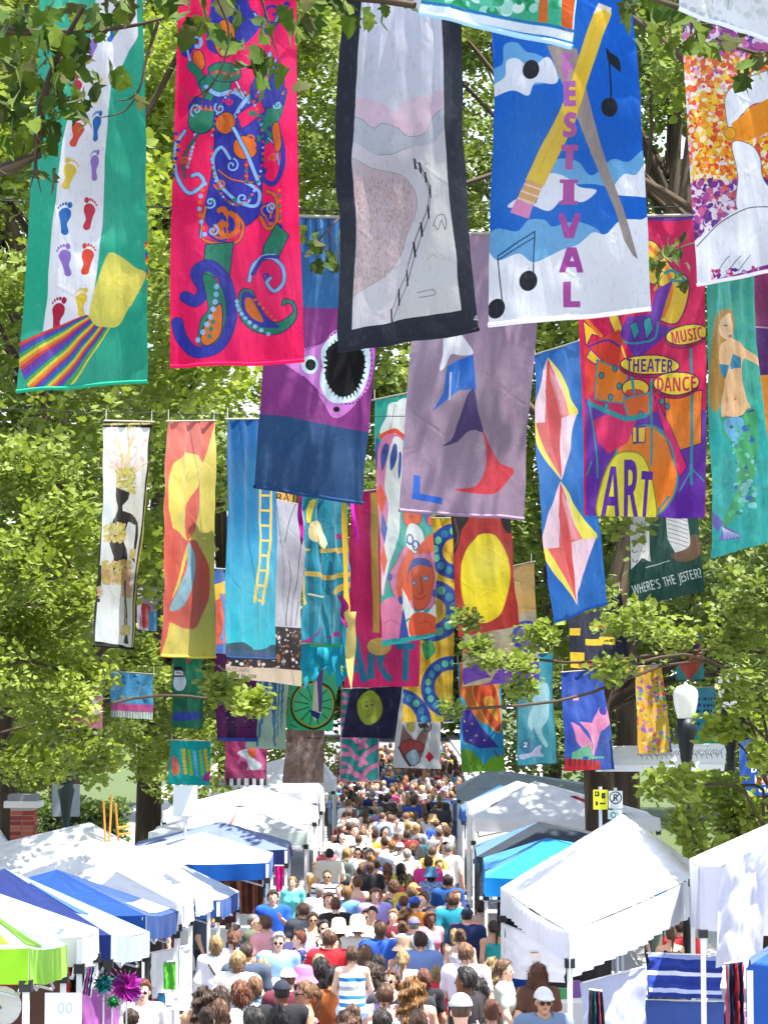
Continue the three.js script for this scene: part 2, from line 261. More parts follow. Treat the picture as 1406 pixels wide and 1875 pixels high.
// near and far corner on the street side as [x, y, distance] in the photo, depth of the stall away from the street, peak as [x, y]
function tent(label, o) {
  const dd = (q) => [q[0], q[1], q[2] === undefined ? undefined : D(q[2])]; o = { ...o, near: dd(o.near), far: dd(o.far), out: o.out && dd(o.out), peak: dd(o.peak) };
  const N = at(...o.near), Fr = at(...o.far), eave = (N.y + Fr.y) / 2, side = o.side;
  const along = V(Fr.x - N.x, 0, Fr.z - N.z), w = o.w ?? 3, L = along.length(), out = o.out ? at(...o.out).sub(N).setY(0) : V(-along.z, 0, along.x).multiplyScalar(w / L * (side > 0 ? 1 : -1)).multiplyScalar(1);
  if (!o.out && Math.sign(out.x) !== side) out.multiplyScalar(-1);
  const c = [N.clone(), Fr.clone(), Fr.clone().add(out), N.clone().add(out)]; c.forEach((p) => { p.y = eave; });
  if (!o.level) { c[0].y = N.y; c[1].y = Fr.y; c[2].y = Fr.y; c[3].y = N.y; }
  const mid = V(0, 0, 0); c.forEach((p) => mid.add(p)); mid.multiplyScalar(0.25);
  const base = V(mid.x, G(-mid.z), mid.z), pk = at(o.peak[0], o.peak[1], o.peak[2] ?? -mid.z);
  const t = thing(o.name ?? 'canopy_tent', label, o.category ?? 'canopy tent', base, o.group);
  const l = c.map((p) => p.clone().sub(base)), top = pk.sub(base), sd = Math.floor(rr(0, 99));
  const names = ['street', 'back', 'outer', 'front'];
  for (let k = 0; k < 4; k++) {
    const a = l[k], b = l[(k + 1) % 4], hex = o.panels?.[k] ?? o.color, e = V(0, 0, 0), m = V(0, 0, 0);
    const nrm = b.clone().sub(a).cross(top.clone().sub(a)).normalize(); if (nrm.y < 0) nrm.negate();
    const pg = sheet((u, v, p) => {
      e.copy(a).lerp(b, u); p.copy(e).lerp(top, v);
      const sag = Math.sin(Math.PI * u) * (1 - v) * v * 0.14 + Math.sin(Math.PI * u) * (1 - v) * 0.045;
      const wr = noise(u * 7 + sd, v * 5, k) * 0.012 * Math.sin(Math.PI * Math.min(1, v * 1.02)) * Math.sin(Math.PI * u) + noise(u * 18 + sd, v * 3, k + 9) * 0.004 * Math.sin(Math.PI * u);
      p.addScaledVector(nrm, wr - sag * 0.8); return p;
    }, 14, 12);
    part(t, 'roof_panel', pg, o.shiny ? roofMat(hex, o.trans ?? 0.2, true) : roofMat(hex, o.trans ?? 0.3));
    if (o.stripe?.[k]) {                                               // a band along the eave or up the hip: another colour, painted glare or painted shadow
      const [sc, u0, u1, v0, v1] = o.stripe[k];
      part(t, 'roof_band', sheet((u, v, p) => { const uu = u0 + (u1 - u0) * u, vv = v0 + (v1 - v0) * v; e.copy(a).lerp(b, uu); p.copy(e).lerp(top, vv); p.addScaledVector(nrm, 0.012 - 0.8 * (Math.sin(Math.PI * uu) * (1 - vv) * vv * 0.14 + Math.sin(Math.PI * uu) * (1 - vv) * 0.045)); return p; }, 12, 6), clothMat(sc, 0.25));
    }
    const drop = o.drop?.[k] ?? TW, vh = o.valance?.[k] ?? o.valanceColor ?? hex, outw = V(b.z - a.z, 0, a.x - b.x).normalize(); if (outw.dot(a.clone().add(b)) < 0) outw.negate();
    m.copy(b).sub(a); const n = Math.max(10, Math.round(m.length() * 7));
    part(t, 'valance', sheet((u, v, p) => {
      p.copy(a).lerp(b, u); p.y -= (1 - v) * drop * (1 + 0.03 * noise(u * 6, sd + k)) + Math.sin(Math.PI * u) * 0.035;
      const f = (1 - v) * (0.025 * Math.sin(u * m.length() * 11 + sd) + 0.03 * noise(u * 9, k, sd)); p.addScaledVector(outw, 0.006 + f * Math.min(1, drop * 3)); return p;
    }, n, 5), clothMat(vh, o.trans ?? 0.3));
  }
  const lm = o.legs ? mat(o.legs, { roughness: 0.5 }) : whitePaint;
  for (let k = 0; k < 4; k++) {
    const p = l[k].clone().multiplyScalar(0.985), g = [box(0.05, l[k].y - 0.9, 0.05, p.x, (l[k].y + 0.9) / 2 - 0.02, p.z), box(0.042, 1, 0.042, p.x, 0.5, p.z), box(0.13, 0.012, 0.13, p.x, 0.008, p.z)];
    const leg = part(t, 'leg', merge(g), lm);
    part(leg, 'bracket', new THREE.BoxGeometry(0.1, 0.09, 0.1).translate(p.x, l[k].y - (o.drop?.[k] ?? TW) - 0.02, p.z), blackPlastic);
  }
  for (let k = 0; k < 4; k++) {
    const a = l[k].clone(), b = l[(k + 1) % 4].clone(), cc = V(0, l[k].y, 0); a.lerp(cc, 0.07); b.lerp(cc, 0.07); const q = a.clone().lerp(b, 0.5); a.y -= 0.12; b.y -= 0.12; q.y -= 0.02;
    const a2 = a.clone(), b2 = b.clone(); a2.y -= 0.28; b2.y -= 0.28; const q2 = q.clone(); q2.y -= 0.36;
    part(t, 'truss', merge([bar(a, q2, 0.014), bar(q2, b, 0.014), bar(a2, q, 0.014), bar(q, b2, 0.014)]), metal);
  }
  t.userData.box_ = c; return t;
}
reseed(31);
const WHITE = '#e4e5e9', LW = '#dfe6ee';
tent('lime green and white canopy at the bottom left corner with a lime valance', { near: [54, 1736, 19.0], far: [122, 1730, 21.4], side: -1, w: 3, peak: [-160, 1560], color: '#e6ebdc', valanceColor: '#86bf2a', stripe: { 3: ['#86bf2a', 0, 0.96, 0.04, 0.26], 0: ['#86bf2a', 0.02, 0.5, 0.03, 0.9] } });
tent('pale translucent white canopy squeezed between the lime and the navy canopy', { near: [150, 1716, 21.9], far: [180, 1700, 23.0], side: -1, w: 2.6, peak: [-60, 1615], color: '#c6cdc4', trans: 0.4 });
tent('navy blue canopy with sun glare painted on its street side slope, behind the lime canopy', { near: [203, 1712, 23.1], far: [274, 1706, 24.6], side: -1, w: 3.2, peak: [10, 1590], color: '#15265f', panels: { 0: '#86a3d6' }, valance: { 0: '#a3bbe2' }, stripe: { 0: ['#1c4f9e', 0.08, 0.6, 0.34, 0.8] }, shiny: true, legs: '#2a2c30', trans: 0.15 });  // pale panel and valance paint in sun glare, the blue band a shadow
tent('medium blue canopy with glossy wrinkled roof in front of the big white one', { near: [268, 1676, 24.8], far: [327, 1668, 26.3], side: -1, w: 3, peak: [105, 1592], color: '#123f80', stripe: { 0: ['#9fbbe4', 0.3, 0.95, 0.06, 0.3] }, shiny: true, trans: 0.2 });  // pale band paints sun glare onto the blue roof
tent('white canopy with a soft low ridge directly behind the medium blue canopy', { near: [330, 1657, 26.5], far: [352, 1648, 27.6], side: -1, w: 3.2, peak: [150, 1560], color: WHITE });
tent('largest white canopy on the left with a long flat ridge', { near: [355, 1632, 27.7], far: [388, 1624, 29.6], side: -1, w: 5.6, peak: [165, 1505], color: WHITE, drop: { 0: 0.34, 3: 0.34 } });
tent('white canopy at the left edge, its ridge level with the largest white one', { near: [60, 1640, 29.2], far: [80, 1630, 31.4], side: -1, w: 4, peak: [-10, 1504], color: WHITE });
tent('pale blue canopy with a dark blue valance next to the largest white canopy', { near: [402, 1648, 29.8], far: [438, 1632, 31.6], side: -1, w: 2.8, peak: [285, 1560], color: '#b9c9e2', valanceColor: '#2b5aa6', shiny: true });
tent('pale canopy with a bright blue valance facing the camera, beside the hanging bead curtain', { near: [492, 1579, 32.2], far: [500, 1562, 34.4], side: -1, w: 2.9, peak: [372, 1524], color: '#c6d3e6', valanceColor: '#1d5cb0', level: true });
tent('grey navy canopy just behind the pale one with the bright blue valance', { near: [526, 1556, 35.4], far: [532, 1540, 38], side: -1, w: 3, peak: [405, 1504], color: '#7180ab', valanceColor: '#27346a', level: true });
tent('white canopy with a thin red seam on its near slope, left row', { near: [562, 1524, 39.5], far: [566, 1512, 42], side: -1, w: 3.2, peak: [440, 1474], color: WHITE, valanceColor: '#d8e6e0', stripe: { 3: ['#c5675f', 0.46, 0.5, 0.05, 0.97] }, level: true });
tent('white canopy with a sunlit plain roof, third from the far end of the left row', { near: [578, 1486, 45.5], far: [582, 1476, 48], side: -1, w: 3.4, peak: [468, 1438], color: WHITE, level: true });
tent('tall white canopy behind the brown landscape banner, left row', { near: [590, 1450, 52], far: [594, 1442, 55], side: -1, w: 3.6, peak: [524, 1386], color: WHITE, drop: { 0: 0.5 }, level: true });
tent('farthest white canopy of the left row, its end just right of the brown banner', { near: [612, 1432, 60], far: [616, 1424, 63.5], side: -1, w: 3.6, peak: [575, 1372], color: WHITE, level: true });

tent('white canopy with painted valance shade at the right edge, walls rolled up under eave', { near: [1280, 1585, 23.6], far: [1262, 1572, 25.6], side: 1, w: 4, peak: [1560, 1440], color: WHITE, drop: { 3: 0.72, 0: 0.72 }, valanceColor: '#b4b6c6' });  // white canvas, its valance greyed to paint in shade
tent('biggest white canopy on the right with a tall pointed peak', { near: [1041, 1706, 22.2], far: [917, 1625, 27.0], out: [1292, 1580, 26.6], side: 1, peak: [1138, 1490, 26], color: '#ededef', drop: { 0: 0.3, 3: 0.46, 1: 0.4, 2: 0.4 }, valance: { 3: '#b9becb', 0: '#dcdce2' } });  // front valance coloured grey for the shade on that side
tent('bright azure canopy left of the biggest white canopy', { near: [887, 1602, 29.4], far: [884, 1575, 32.4], side: 1, w: 3, peak: [1002, 1534], color: '#1683cc', shiny: true, level: true, trans: 0.2 });
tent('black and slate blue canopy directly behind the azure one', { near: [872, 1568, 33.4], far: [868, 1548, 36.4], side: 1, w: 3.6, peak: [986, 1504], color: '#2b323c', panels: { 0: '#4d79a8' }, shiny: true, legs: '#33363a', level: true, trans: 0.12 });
tent('white canopy with a dark red stripe on its street side, right row', { near: [864, 1499, 41], far: [858, 1484, 44.5], side: 1, w: 3.9, peak: [979, 1430], color: WHITE, drop: { 0: 0.5 }, stripe: { 0: ['#8b2b3c', 0.05, 0.62, 0.3, 0.42], 3: ['#8b2b3c', 0.12, 0.2, 0.1, 0.6] }, level: true });
tent('small white canopy peeking behind the one with the red stripe', { near: [858, 1478, 45.5], far: [854, 1470, 48], side: 1, w: 3.2, peak: [946, 1430], color: WHITE, level: true });
tent('blue canopy in the right row with a white glare, before the grey far one', { near: [846, 1484, 49], far: [842, 1474, 52], side: 1, w: 3.4, peak: [915, 1438], color: '#2d6fc0', valanceColor: '#1f53a4', shiny: true, level: true });
tent('faded grey green canopy at the far end of the right row', { near: [838, 1446, 56], far: [836, 1438, 60], side: 1, w: 4, peak: [898, 1408], color: '#9aa6ac', level: true });

// ---------- what hangs and stands about the stalls ----------
function hung(name, label, cat, tl, tr, br, bl, hex, o = {}) {        // a hanging sheet of cloth or plastic given by its four corners
  const P = [tl, tr, br, bl].map((q) => at(q[0], q[1], o.raw ? q[2] : D(q[2]))), mid = P[0].clone().add(P[2]).multiplyScalar(0.5), base = V(mid.x, Math.min(P[2].y, P[3].y), mid.z), l = P.map((p) => p.sub(base)), sd = rr(0, 50);
  const n = l[1].clone().sub(l[0]).cross(l[3].clone().sub(l[0])).normalize(), a = V(0, 0, 0), b = V(0, 0, 0), am = o.amp ?? 0.03, fr = o.freq ?? 9;
  const t = thing(name, label, cat, base, o.group);
  part(t, o.part ?? 'cloth', sheet((u, v, p) => { a.copy(l[3]).lerp(l[2], u); b.copy(l[0]).lerp(l[1], u); p.copy(a).lerp(b, v); p.addScaledVector(n, am * (Math.sin(u * fr + sd + v) + noise(u * 6 + sd, v * 6) * 0.8 + noise(u * 14, v * 9 + sd) * 0.4)); return p; }, 36, 24), o.mat ?? clothMat(hex, o.trans ?? 0.25));
  part(t, 'top_rail', bar(l[0], l[1], 0.012), metal);
  return t;
}
reseed(37);
const stripes = (cols, w = 64, h = 256, vertical) => { const [c, x] = canvas(w, h); const n = cols.length; cols.forEach((k, i) => { x.fillStyle = k; vertical ? x.fillRect(i * w / n, 0, w / n + 1, h) : x.fillRect(0, i * h / n, w, h / n + 1); }); return tex(c, true); };
hung('rolled_wall', 'crumpled clear plastic wall bundled at the right edge canopy', 'tent wall', [1318, 1585, 23.4], [1404, 1545, 23.4], [1396, 1745, 23.3], [1310, 1772, 23.3], '#c3c5d2', { amp: 0.06, freq: 7, trans: 0.5, part: 'plastic' });
hung('tent_wall', 'white canvas wall below the biggest white canopy, left of the blue striped awnings', 'tent wall', [1065, 1800, 23.6], [1180, 1770, 24], [1182, 1960, 24], [1070, 1960, 23.6], '#aab2cc', { amp: 0.03 });
hung('blue_awning', 'dark blue awning with white gathers under the right hand canopies', 'awning', [1183, 1745, 24.6], [1322, 1750, 24.8], [1324, 1828, 24.7], [1184, 1826, 24.5], '#2b3f93', { amp: 0.05, freq: 3, mat: clothMat('#ffffff', 0.2, { map: stripes(['#8f9bd0', '#27398c', '#2b3f93', '#24357f', '#cfd5ee', '#2b3f93', '#27398c', '#2b3f93', '#b8c2e4', '#27398c']) }) });
hung('blue_tarpaulin', 'flat blue tarpaulin below the dark blue awning with white gathers', 'tarpaulin', [1130, 1830, 24.9], [1325, 1834, 25], [1325, 1985, 25], [1130, 1985, 24.9], '#4a64ad', { amp: 0.03 });
tent('blue canopy cut by the right edge of the view at the bottom', { near: [1366, 1772, 19.2], far: [1372, 1752, 20.6], side: 1, w: 3, peak: [1560, 1640], color: '#2f5ba9', drop: { 0: 1.6, 3: 1.6 }, name: 'canopy_tent' });
hung('hanging_scarves', 'bunch of coloured scarves hanging beside the blue canopy at the right edge', 'scarves', [1326, 1765, 21.5], [1362, 1760, 21.5], [1366, 1880, 21.5], [1330, 1890, 21.5], '#ffffff', { amp: 0.08, freq: 24, mat: clothMat('#ffffff', 0.25, { map: stripes(['#b03a5e', '#8fb6a8', '#1f2c63', '#2a2a33', '#d2373f', '#3a6f6a', '#222c52', '#c74d8a'], 128, 64, true) }) });
hung('hanging_scarves', 'dark patterned scarves hanging by the near leg of the biggest white canopy', 'scarves', [1078, 1812, 22.6], [1102, 1815, 22.6], [1108, 1900, 22.6], [1076, 1900, 22.6], '#ffffff', { amp: 0.06, freq: 20, mat: clothMat('#ffffff', 0.2, { map: stripes(['#33353f', '#4a4d5c', '#2a6d66', '#23306a', '#b03a4a', '#2a2c36'], 128, 64, true) }) });
hung('tent_wall', 'white curtain under the street eave of the biggest white canopy', 'tent wall', [922, 1692, 26.4], [1030, 1735, 23], [1030, 1800, 23], [924, 1790, 26.4], '#ecebee', { amp: 0.03, freq: 14 });
{ // printed card in the stall under the big white canopy
  const [c, x] = canvas(256, 160); x.fillStyle = '#e6ddd0'; x.fillRect(0, 0, 256, 160); x.fillStyle = '#b98f69'; x.fillRect(0, 0, 256, 12); x.fillStyle = '#6d655c'; x.font = '26px serif'; x.fillText('garden to be sim', 22, 72); 
  hung('stall_sign', 'cream printed stall sign with small grey lettering under the biggest white canopy', 'sign', [970, 1742, 24.2], [1012, 1742, 24], [1012, 1790, 24], [970, 1790, 24.2], '#fff', { amp: 0.004, mat: mat('#ffffff', { map: tex(c) }), part: 'board' });
}
hung('bead_curtain', 'brown bead and feather curtain hanging in the stall with the bright blue valance', 'bead curtain', [402, 1600, 33.4], [484, 1600, 33.4], [482, 1672, 33.4], [404, 1676, 33.4], '#fff', { amp: 0.06, freq: 40, mat: clothMat('#ffffff', 0.1, { map: stripes(['#6b4030', '#8a5a42', '#4d2c24', '#9d6b4c', '#72402e', '#5a3a30', '#8f5540', '#432820'], 256, 64, true) }) });
hung('hanging_dress', 'hot pink dress hanging at the corner of the grey navy canopy', 'dress', [503, 1585, 35], [520, 1585, 35], [517, 1633, 35], [506, 1633, 35], '#d3187f', { amp: 0.03 });
hung('table_cloth', 'white cloth front of the stall table below the medium blue canopy', 'tablecloth', [275, 1745, 26.6], [352, 1730, 26.8], [352, 1850, 26.8], [278, 1850, 26.6], '#e9ebee', { amp: 0.03 });
hung('green_panel', 'bright green cloth panel behind the blue canopy legs', 'cloth', [300, 1762, 26.2], [322, 1760, 26.2], [322, 1812, 26.2], [300, 1812, 26.2], '#58b53c', { amp: 0.01 });
hung('tent_wall', 'red curtain glimpsed behind the pale translucent canopy', 'tent wall', [110, 1742, 23.2], [130, 1738, 23.2], [128, 1830, 23.2], [112, 1830, 23.2], '#b8343a', { amp: 0.03 });
hung('tent_wall', 'mauve cloth under the navy canopy behind the foil pinwheels', 'tent wall', [143, 1812, 22.6], [218, 1806, 22.6], [218, 1960, 22.6], [143, 1960, 22.6], '#a562a8', { amp: 0.02 });
{ // shaded back wall of the lime stall
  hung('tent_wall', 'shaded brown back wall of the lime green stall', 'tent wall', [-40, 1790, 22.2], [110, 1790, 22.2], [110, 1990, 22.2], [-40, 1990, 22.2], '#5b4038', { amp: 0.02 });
  hung('shop_counter', 'red counter edge inside the lime green stall', 'counter', [-30, 1797, 20.2], [74, 1794, 20.2], [74, 1803, 20.2], [-30, 1806, 20.2], '#a8323c', { amp: 0.004 });
}
{ // paper board with two rings drawn on it
  const [c, x] = canvas(256, 256); x.fillStyle = '#eeeef2'; x.fillRect(0, 0, 256, 256); x.strokeStyle = '#a9b3c9'; x.lineWidth = 6; for (const k of [118, 176]) { x.beginPath(); x.ellipse(k, 96, 20, 30, 0.1, 0, 7); x.stroke(); }
  const b = at(115, 1860, 20.2), t = thing('stall_board', 'white board with two pale rings leaning by the lime green stall', 'sign', V(b.x, 0, b.z));
  const y = 4.45 - 0; part(t, 'board', box(0.3, 0.34, 0.012, 0, at(115, 1855, 20.2).y, 0), mat('#ffffff', { map: tex(c) })); part(t, 'post', bar(V(0, 0, -0.02), V(0, at(115, 1855, 20.2).y, -0.02), 0.015), whitePaint);
}
{ // paper parasol seen from above inside the lime stall
  const p = at(4, 1842, 20.6), t = thing('paper_parasol', 'white paper parasol with ribs inside the lime green stall', 'parasol', p), R = 0.17;
  part(t, 'shade', sheet((u, v, q) => { const a = u * 6.2832, r = R * v; q.set(Math.cos(a) * r, Math.sin(a) * r, 0.09 * (1 - v * v) + 0.004 * Math.cos(a * 16) * v); return q; }, 64, 6), clothMat('#e4e2e4', 0.3));
  for (let i = 0; i < 16; i++) { const a = i / 16 * 6.283; part(t, 'rib', bar(V(0, 0, 0.097), V(Math.cos(a) * R, Math.sin(a) * R, 0.008), 0.0022, 4), mat('#9a9292')); }
  part(t, 'handle', bar(V(0, 0, 0.1), V(0.05, -0.1, -0.45), 0.008), mat('#7a5b3c'));
}
function pinwheel(label, px, r, hex, n) {
  const p = at(...px), t = thing('foil_pinwheel', label, 'pinwheel', p, 'foil pinwheels at the navy canopy'); const m = mat(hex, { metalness: 0.75, roughness: 0.25, iridescence: 0.6 });
  for (let i = 0; i < n; i++) {
    const a = i / n * 6.283 + rr(-0.05, 0.05), k = r * rr(0.85, 1.1), tw = rr(0.3, 0.9);
    const g = sheet((u, v, q) => { const w = 0.16 * k * Math.sin(Math.PI * Math.min(1, 0.15 + v)) * (u - 0.5) * 2, z = (u - 0.5) * tw * 0.1 + v * v * 0.05; q.set(w, v * k, z); return q; }, 2, 6); g.rotateZ(a);
    part(t, 'petal', g, m);
  }
  part(t, 'hub', new THREE.SphereGeometry(0.03, 12, 8), m); part(t, 'stick', bar(V(0, 0, -0.02), V(0, -1.0, -0.05), 0.008), whitePaint);
}
pinwheel('large magenta and silver foil pinwheel at the corner of the navy canopy', [232, 1806, 22.6], 0.19, '#c43fb4', 22);
pinwheel('teal foil pinwheel left of the magenta one under the navy canopy', [190, 1800, 22.7], 0.13, '#1d8f8a', 16);
pinwheel('small green foil garland below the teal and magenta pinwheels', [206, 1832, 22.5], 0.09, '#2f9a55', 12);
{ // folded paper and ribbon bunch by the white canopy
  hung('ribbon_bunch', 'blue and magenta ribbons hanging at the pale translucent canopy corner', 'ribbons', [158, 1770, 21.7], [176, 1768, 21.7], [168, 1825, 21.7], [150, 1820, 21.7], '#fff', { amp: 0.05, freq: 22, mat: clothMat('#ffffff', 0.2, { map: stripes(['#d9d5d4', '#2f4fae', '#b03a86', '#cfd2da', '#3a57b4', '#d7d1c8'], 128, 32, true) }) });
}

// tables of goods inside the stalls
reseed(43);
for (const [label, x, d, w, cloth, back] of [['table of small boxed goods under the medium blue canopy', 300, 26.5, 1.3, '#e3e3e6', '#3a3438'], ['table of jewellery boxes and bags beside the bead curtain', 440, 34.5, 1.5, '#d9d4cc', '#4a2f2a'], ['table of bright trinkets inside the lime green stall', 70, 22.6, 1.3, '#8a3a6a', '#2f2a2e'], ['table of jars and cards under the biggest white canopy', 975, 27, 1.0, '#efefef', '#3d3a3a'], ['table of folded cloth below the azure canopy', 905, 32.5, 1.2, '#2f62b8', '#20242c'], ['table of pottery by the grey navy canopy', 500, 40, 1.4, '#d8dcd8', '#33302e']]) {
  const dd = D(d), X = (x - PW / 2) / F * dd, t = thing('stall_table', label, 'stall table', V(X, G(dd), -dd)), sd = X < 0 ? -1 : 1;
  part(t, 'top', box(w, 0.03, 0.75, sd * w * 0.35, 0.76, 0), whitePaint); part(t, 'cloth_skirt', sheet((u, v, p) => { p.set(sd * w * 0.35 + (u - 0.5) * (w + 0.02), 0.775 - 0.72 * (1 - v), 0.385 + 0.025 * Math.sin(u * 26) * (1 - v)); }, 30, 6), clothMat(cloth, 0.1));
  for (const sx of [-1, 1]) for (const sz of [-1, 1]) part(t, 'leg', box(0.03, 0.76, 0.03, sd * w * 0.35 + sx * (w / 2 - 0.06), 0.38, sz * 0.3), metal);
  const combos = []; for (const c of [['red', '#c23a4a'], ['golden', '#e0b23a'], ['blue', '#2f7fae'], ['green', '#3f9a5a'], ['white', '#d8d4cc'], ['violet', '#7a4f9a'], ['pink', '#d87a9a'], ['brown', '#5a4436']]) for (const k of [0, 1, 2]) combos.push([...c, k]);
  for (let i = 0; i < 10; i++) {
    const [cn, hx, k] = combos.splice(Math.floor(rnd() * combos.length), 1)[0], gx = sd * w * 0.35 + rr(-0.45, 0.45) * w, gz = rr(-0.3, 0.3), h = rr(0.08, 0.26);
    const g = k === 0 ? new THREE.LatheGeometry([[0, 0], [0.05, 0], [0.06, h * 0.5], [0.03, h * 0.8], [0.035, h]].map((p) => new THREE.Vector2(...p)), 12) : k === 1 ? box(rr(0.08, 0.18), h, 0.09, 0, h / 2, 0, rr(0, 1)) : new THREE.LatheGeometry([[0, 0], [0.05, 0], [0.055, 0.01], [0.055, h * 0.8], [0.045, h * 0.86], [0.05, h], [0, h]].map((p) => new THREE.Vector2(...p)), 12);
    const m = new THREE.Mesh(g.translate(gx, 0.776, gz), mat(hx, { roughness: 0.6 })), kn = k === 0 ? 'vase' : k === 1 ? 'box' : 'jar'; m.name = numbered(k === 0 ? 'pottery_vase' : k === 1 ? 'gift_box' : 'jar'); m.userData = { label: `small ${cn} ${kn} on the table ${label.slice(label.search(/under|beside|inside|below|by the/))}`, category: kn, group: 'small wares on the stall tables' }; m.position.copy(t.position); scene.add(m);
  }
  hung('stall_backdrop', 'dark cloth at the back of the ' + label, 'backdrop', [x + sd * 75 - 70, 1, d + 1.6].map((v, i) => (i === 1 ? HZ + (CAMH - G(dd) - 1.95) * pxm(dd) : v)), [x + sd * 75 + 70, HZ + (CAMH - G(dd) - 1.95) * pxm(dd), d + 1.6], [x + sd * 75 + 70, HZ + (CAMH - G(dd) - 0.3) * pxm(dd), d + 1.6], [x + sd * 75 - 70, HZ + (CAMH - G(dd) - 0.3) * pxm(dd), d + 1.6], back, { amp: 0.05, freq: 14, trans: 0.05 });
}

// ---------- street furniture ----------
const iron = mat('#1c2126', { metalness: 0.5, roughness: 0.5 }), greenIron = mat('#1f2f2a', { metalness: 0.4, roughness: 0.5 });
function lampPost(label, px, globe, m) {
  const b = at(px[0], px[1], px[2]), g0 = G(px[2]) + 0.12, t = thing('street_lamp', label, 'street lamp', V(b.x, g0, b.z), null), H = b.y - g0, K = px[3] ?? 0.72;
  part(t, 'post', new THREE.LatheGeometry([[0, 0], [0.2, 0], [0.2, 0.2], [0.13, 0.3], [0.11, 0.8], [0.085, 0.9], [0.075, H - 0.62], [0.1, H - 0.55], [0.1, H - 0.5], [0.14, H - 0.3], [0.19, H - 0.16], [0.15, H - 0.1], [0.15, H], [0, H]].map((p) => new THREE.Vector2(p[0] * (globe ? 0.85 : 0.7), p[1])), 20), m);
  if (globe) { part(t, 'globe', new THREE.LatheGeometry([[0.0, 0], [0.15, 0], [0.165, 0.02], [0.19, 0.12], [0.23, 0.3], [0.248, 0.44], [0.235, 0.54], [0.17, 0.62], [0.08, 0.655], [0, 0.66]].map((p) => new THREE.Vector2(p[0] * K, p[1] * K + H)), 28), mat('#efeeea', { roughness: 0.3, transmission: 0.35, thickness: 0 })); part(t, 'finial', new THREE.SphereGeometry(0.025, 10, 8).scale(1, 1.4, 1).translate(0, H + 0.48, 0), whitePaint); }
  else part(t, 'cap', new THREE.LatheGeometry([[0.11, 0], [0.12, 0.04], [0.07, 0.1], [0.03, 0.14], [0, 0.16]].map((p) => new THREE.Vector2(p[0], p[1] + H)), 16), m);
  return t;
}
lampPost('black street lamp with a white acorn globe right of the swimmer banners', [1255, 1316, 33], true, iron);
lampPost('black street lamp behind the leaves carrying the blue pole sign', [1336, 1296, 34], true, iron);
lampPost('dark green lamp post beside the hedge on the left pavement', [122, 1428, 36], false, greenIron);
{ // pole sign cut by the frame
  const [c, x] = canvas(512, 512); x.fillStyle = '#1d4fa6'; x.fillRect(0, 0, 512, 512);
  x.fillStyle = '#e9eaec'; x.save(); x.translate(215, 100); x.rotate(-0.16); x.fillRect(-150, -34, 260, 68); x.restore(); x.fillRect(95, 130, 300, 60);
  x.fillStyle = '#1d4fa6'; x.save(); x.translate(215, 100); x.rotate(-0.16); for (let i = 0; i < 5; i++) x.fillRect(-130 + i * 50, -16, 26, 32); x.restore();
  x.fillStyle = '#d9a05a'; x.beginPath(); x.ellipse(210, 176, 70, 22, 0, 0, 7); x.fill(); x.fillStyle = '#c4452d'; x.fillRect(150, 176, 120, 8);
  x.fillStyle = '#fff'; x.font = 'bold 92px sans-serif'; x.fillText('DISC', 92, 302); x.fillStyle = '#f2f2f2'; x.fillRect(130, 330, 260, 84); x.fillStyle = '#c8262c'; x.fillRect(146, 342, 120, 64); x.fillStyle = '#fff'; x.font = 'bold 60px sans-serif'; x.fillText('Z', 186, 395); x.fillStyle = '#fff'; x.font = 'bold 60px sans-serif'; x.fillText('ON', 160, 484);
  const d = 33.7, a = at(1353, 1354, d), b = at(1460, 1456, d), w = b.x - a.x, h = a.y - b.y, t = thing('pole_sign', 'blue pole sign with white block letters hung on the rear street lamp', 'sign', V(a.x, b.y, -d));
  part(t, 'panel', box(w, h, 0.03, w / 2, h / 2, 0), mat('#ffffff', { map: tex(c), roughness: 0.7 })); part(t, 'arm', bar(V(-0.15, h + 0.02, 0), V(w, h + 0.02, 0), 0.02), iron); part(t, 'arm', bar(V(-0.15, -0.02, 0), V(w, -0.02, 0), 0.02), iron);
}
function roadSign(label, px0, px1, d, draw) {
  const a = at(...px0, d), b = at(...px1, d), w = b.x - a.x, h = a.y - b.y, [c, x] = canvas(128, Math.round(128 * h / w)); draw(x, 128, Math.round(128 * h / w));
  const t = thing('road_sign', label, 'road sign', V((a.x + b.x) / 2, 0, -d)); part(t, 'plate', box(w, h, 0.015, 0, (a.y + b.y) / 2, 0.03), mat('#ffffff', { map: tex(c), roughness: 0.5 })); part(t, 'post', bar(V(0, G(d), 0), V(0, a.y + 0.05, 0), 0.03), metal);
}
roadSign('yellow road sign with small black symbols in front of the brown trunk', [1085, 1446], [1112, 1482], 40, (x, w, h) => { x.fillStyle = '#d9cf1c'; x.fillRect(0, 0, w, h); x.fillStyle = '#26241a'; x.fillRect(14, 14, 40, 44); x.fillStyle = '#d9cf1c'; x.fillRect(24, 24, 12, 20); x.fillStyle = '#26241a'; x.fillRect(72, 26, 34, 50); x.fillRect(20, 100, 22, 36); x.fillRect(56, 112, 50, 14); });
roadSign('white no parking sign with a crossed R, right of the yellow sign', [1113, 1448], [1139, 1480], 40.2, (x, w, h) => { x.fillStyle = '#e9e8e4'; x.fillRect(0, 0, w, h); x.fillStyle = '#222'; x.font = 'bold 84px sans-serif'; x.fillText('R', 36, 90); x.strokeStyle = '#2b2626'; x.lineWidth = 10; x.beginPath(); x.ellipse(64, 62, 52, 52, 0, 0, 7); x.moveTo(26, 100); x.lineTo(102, 24); x.stroke(); });
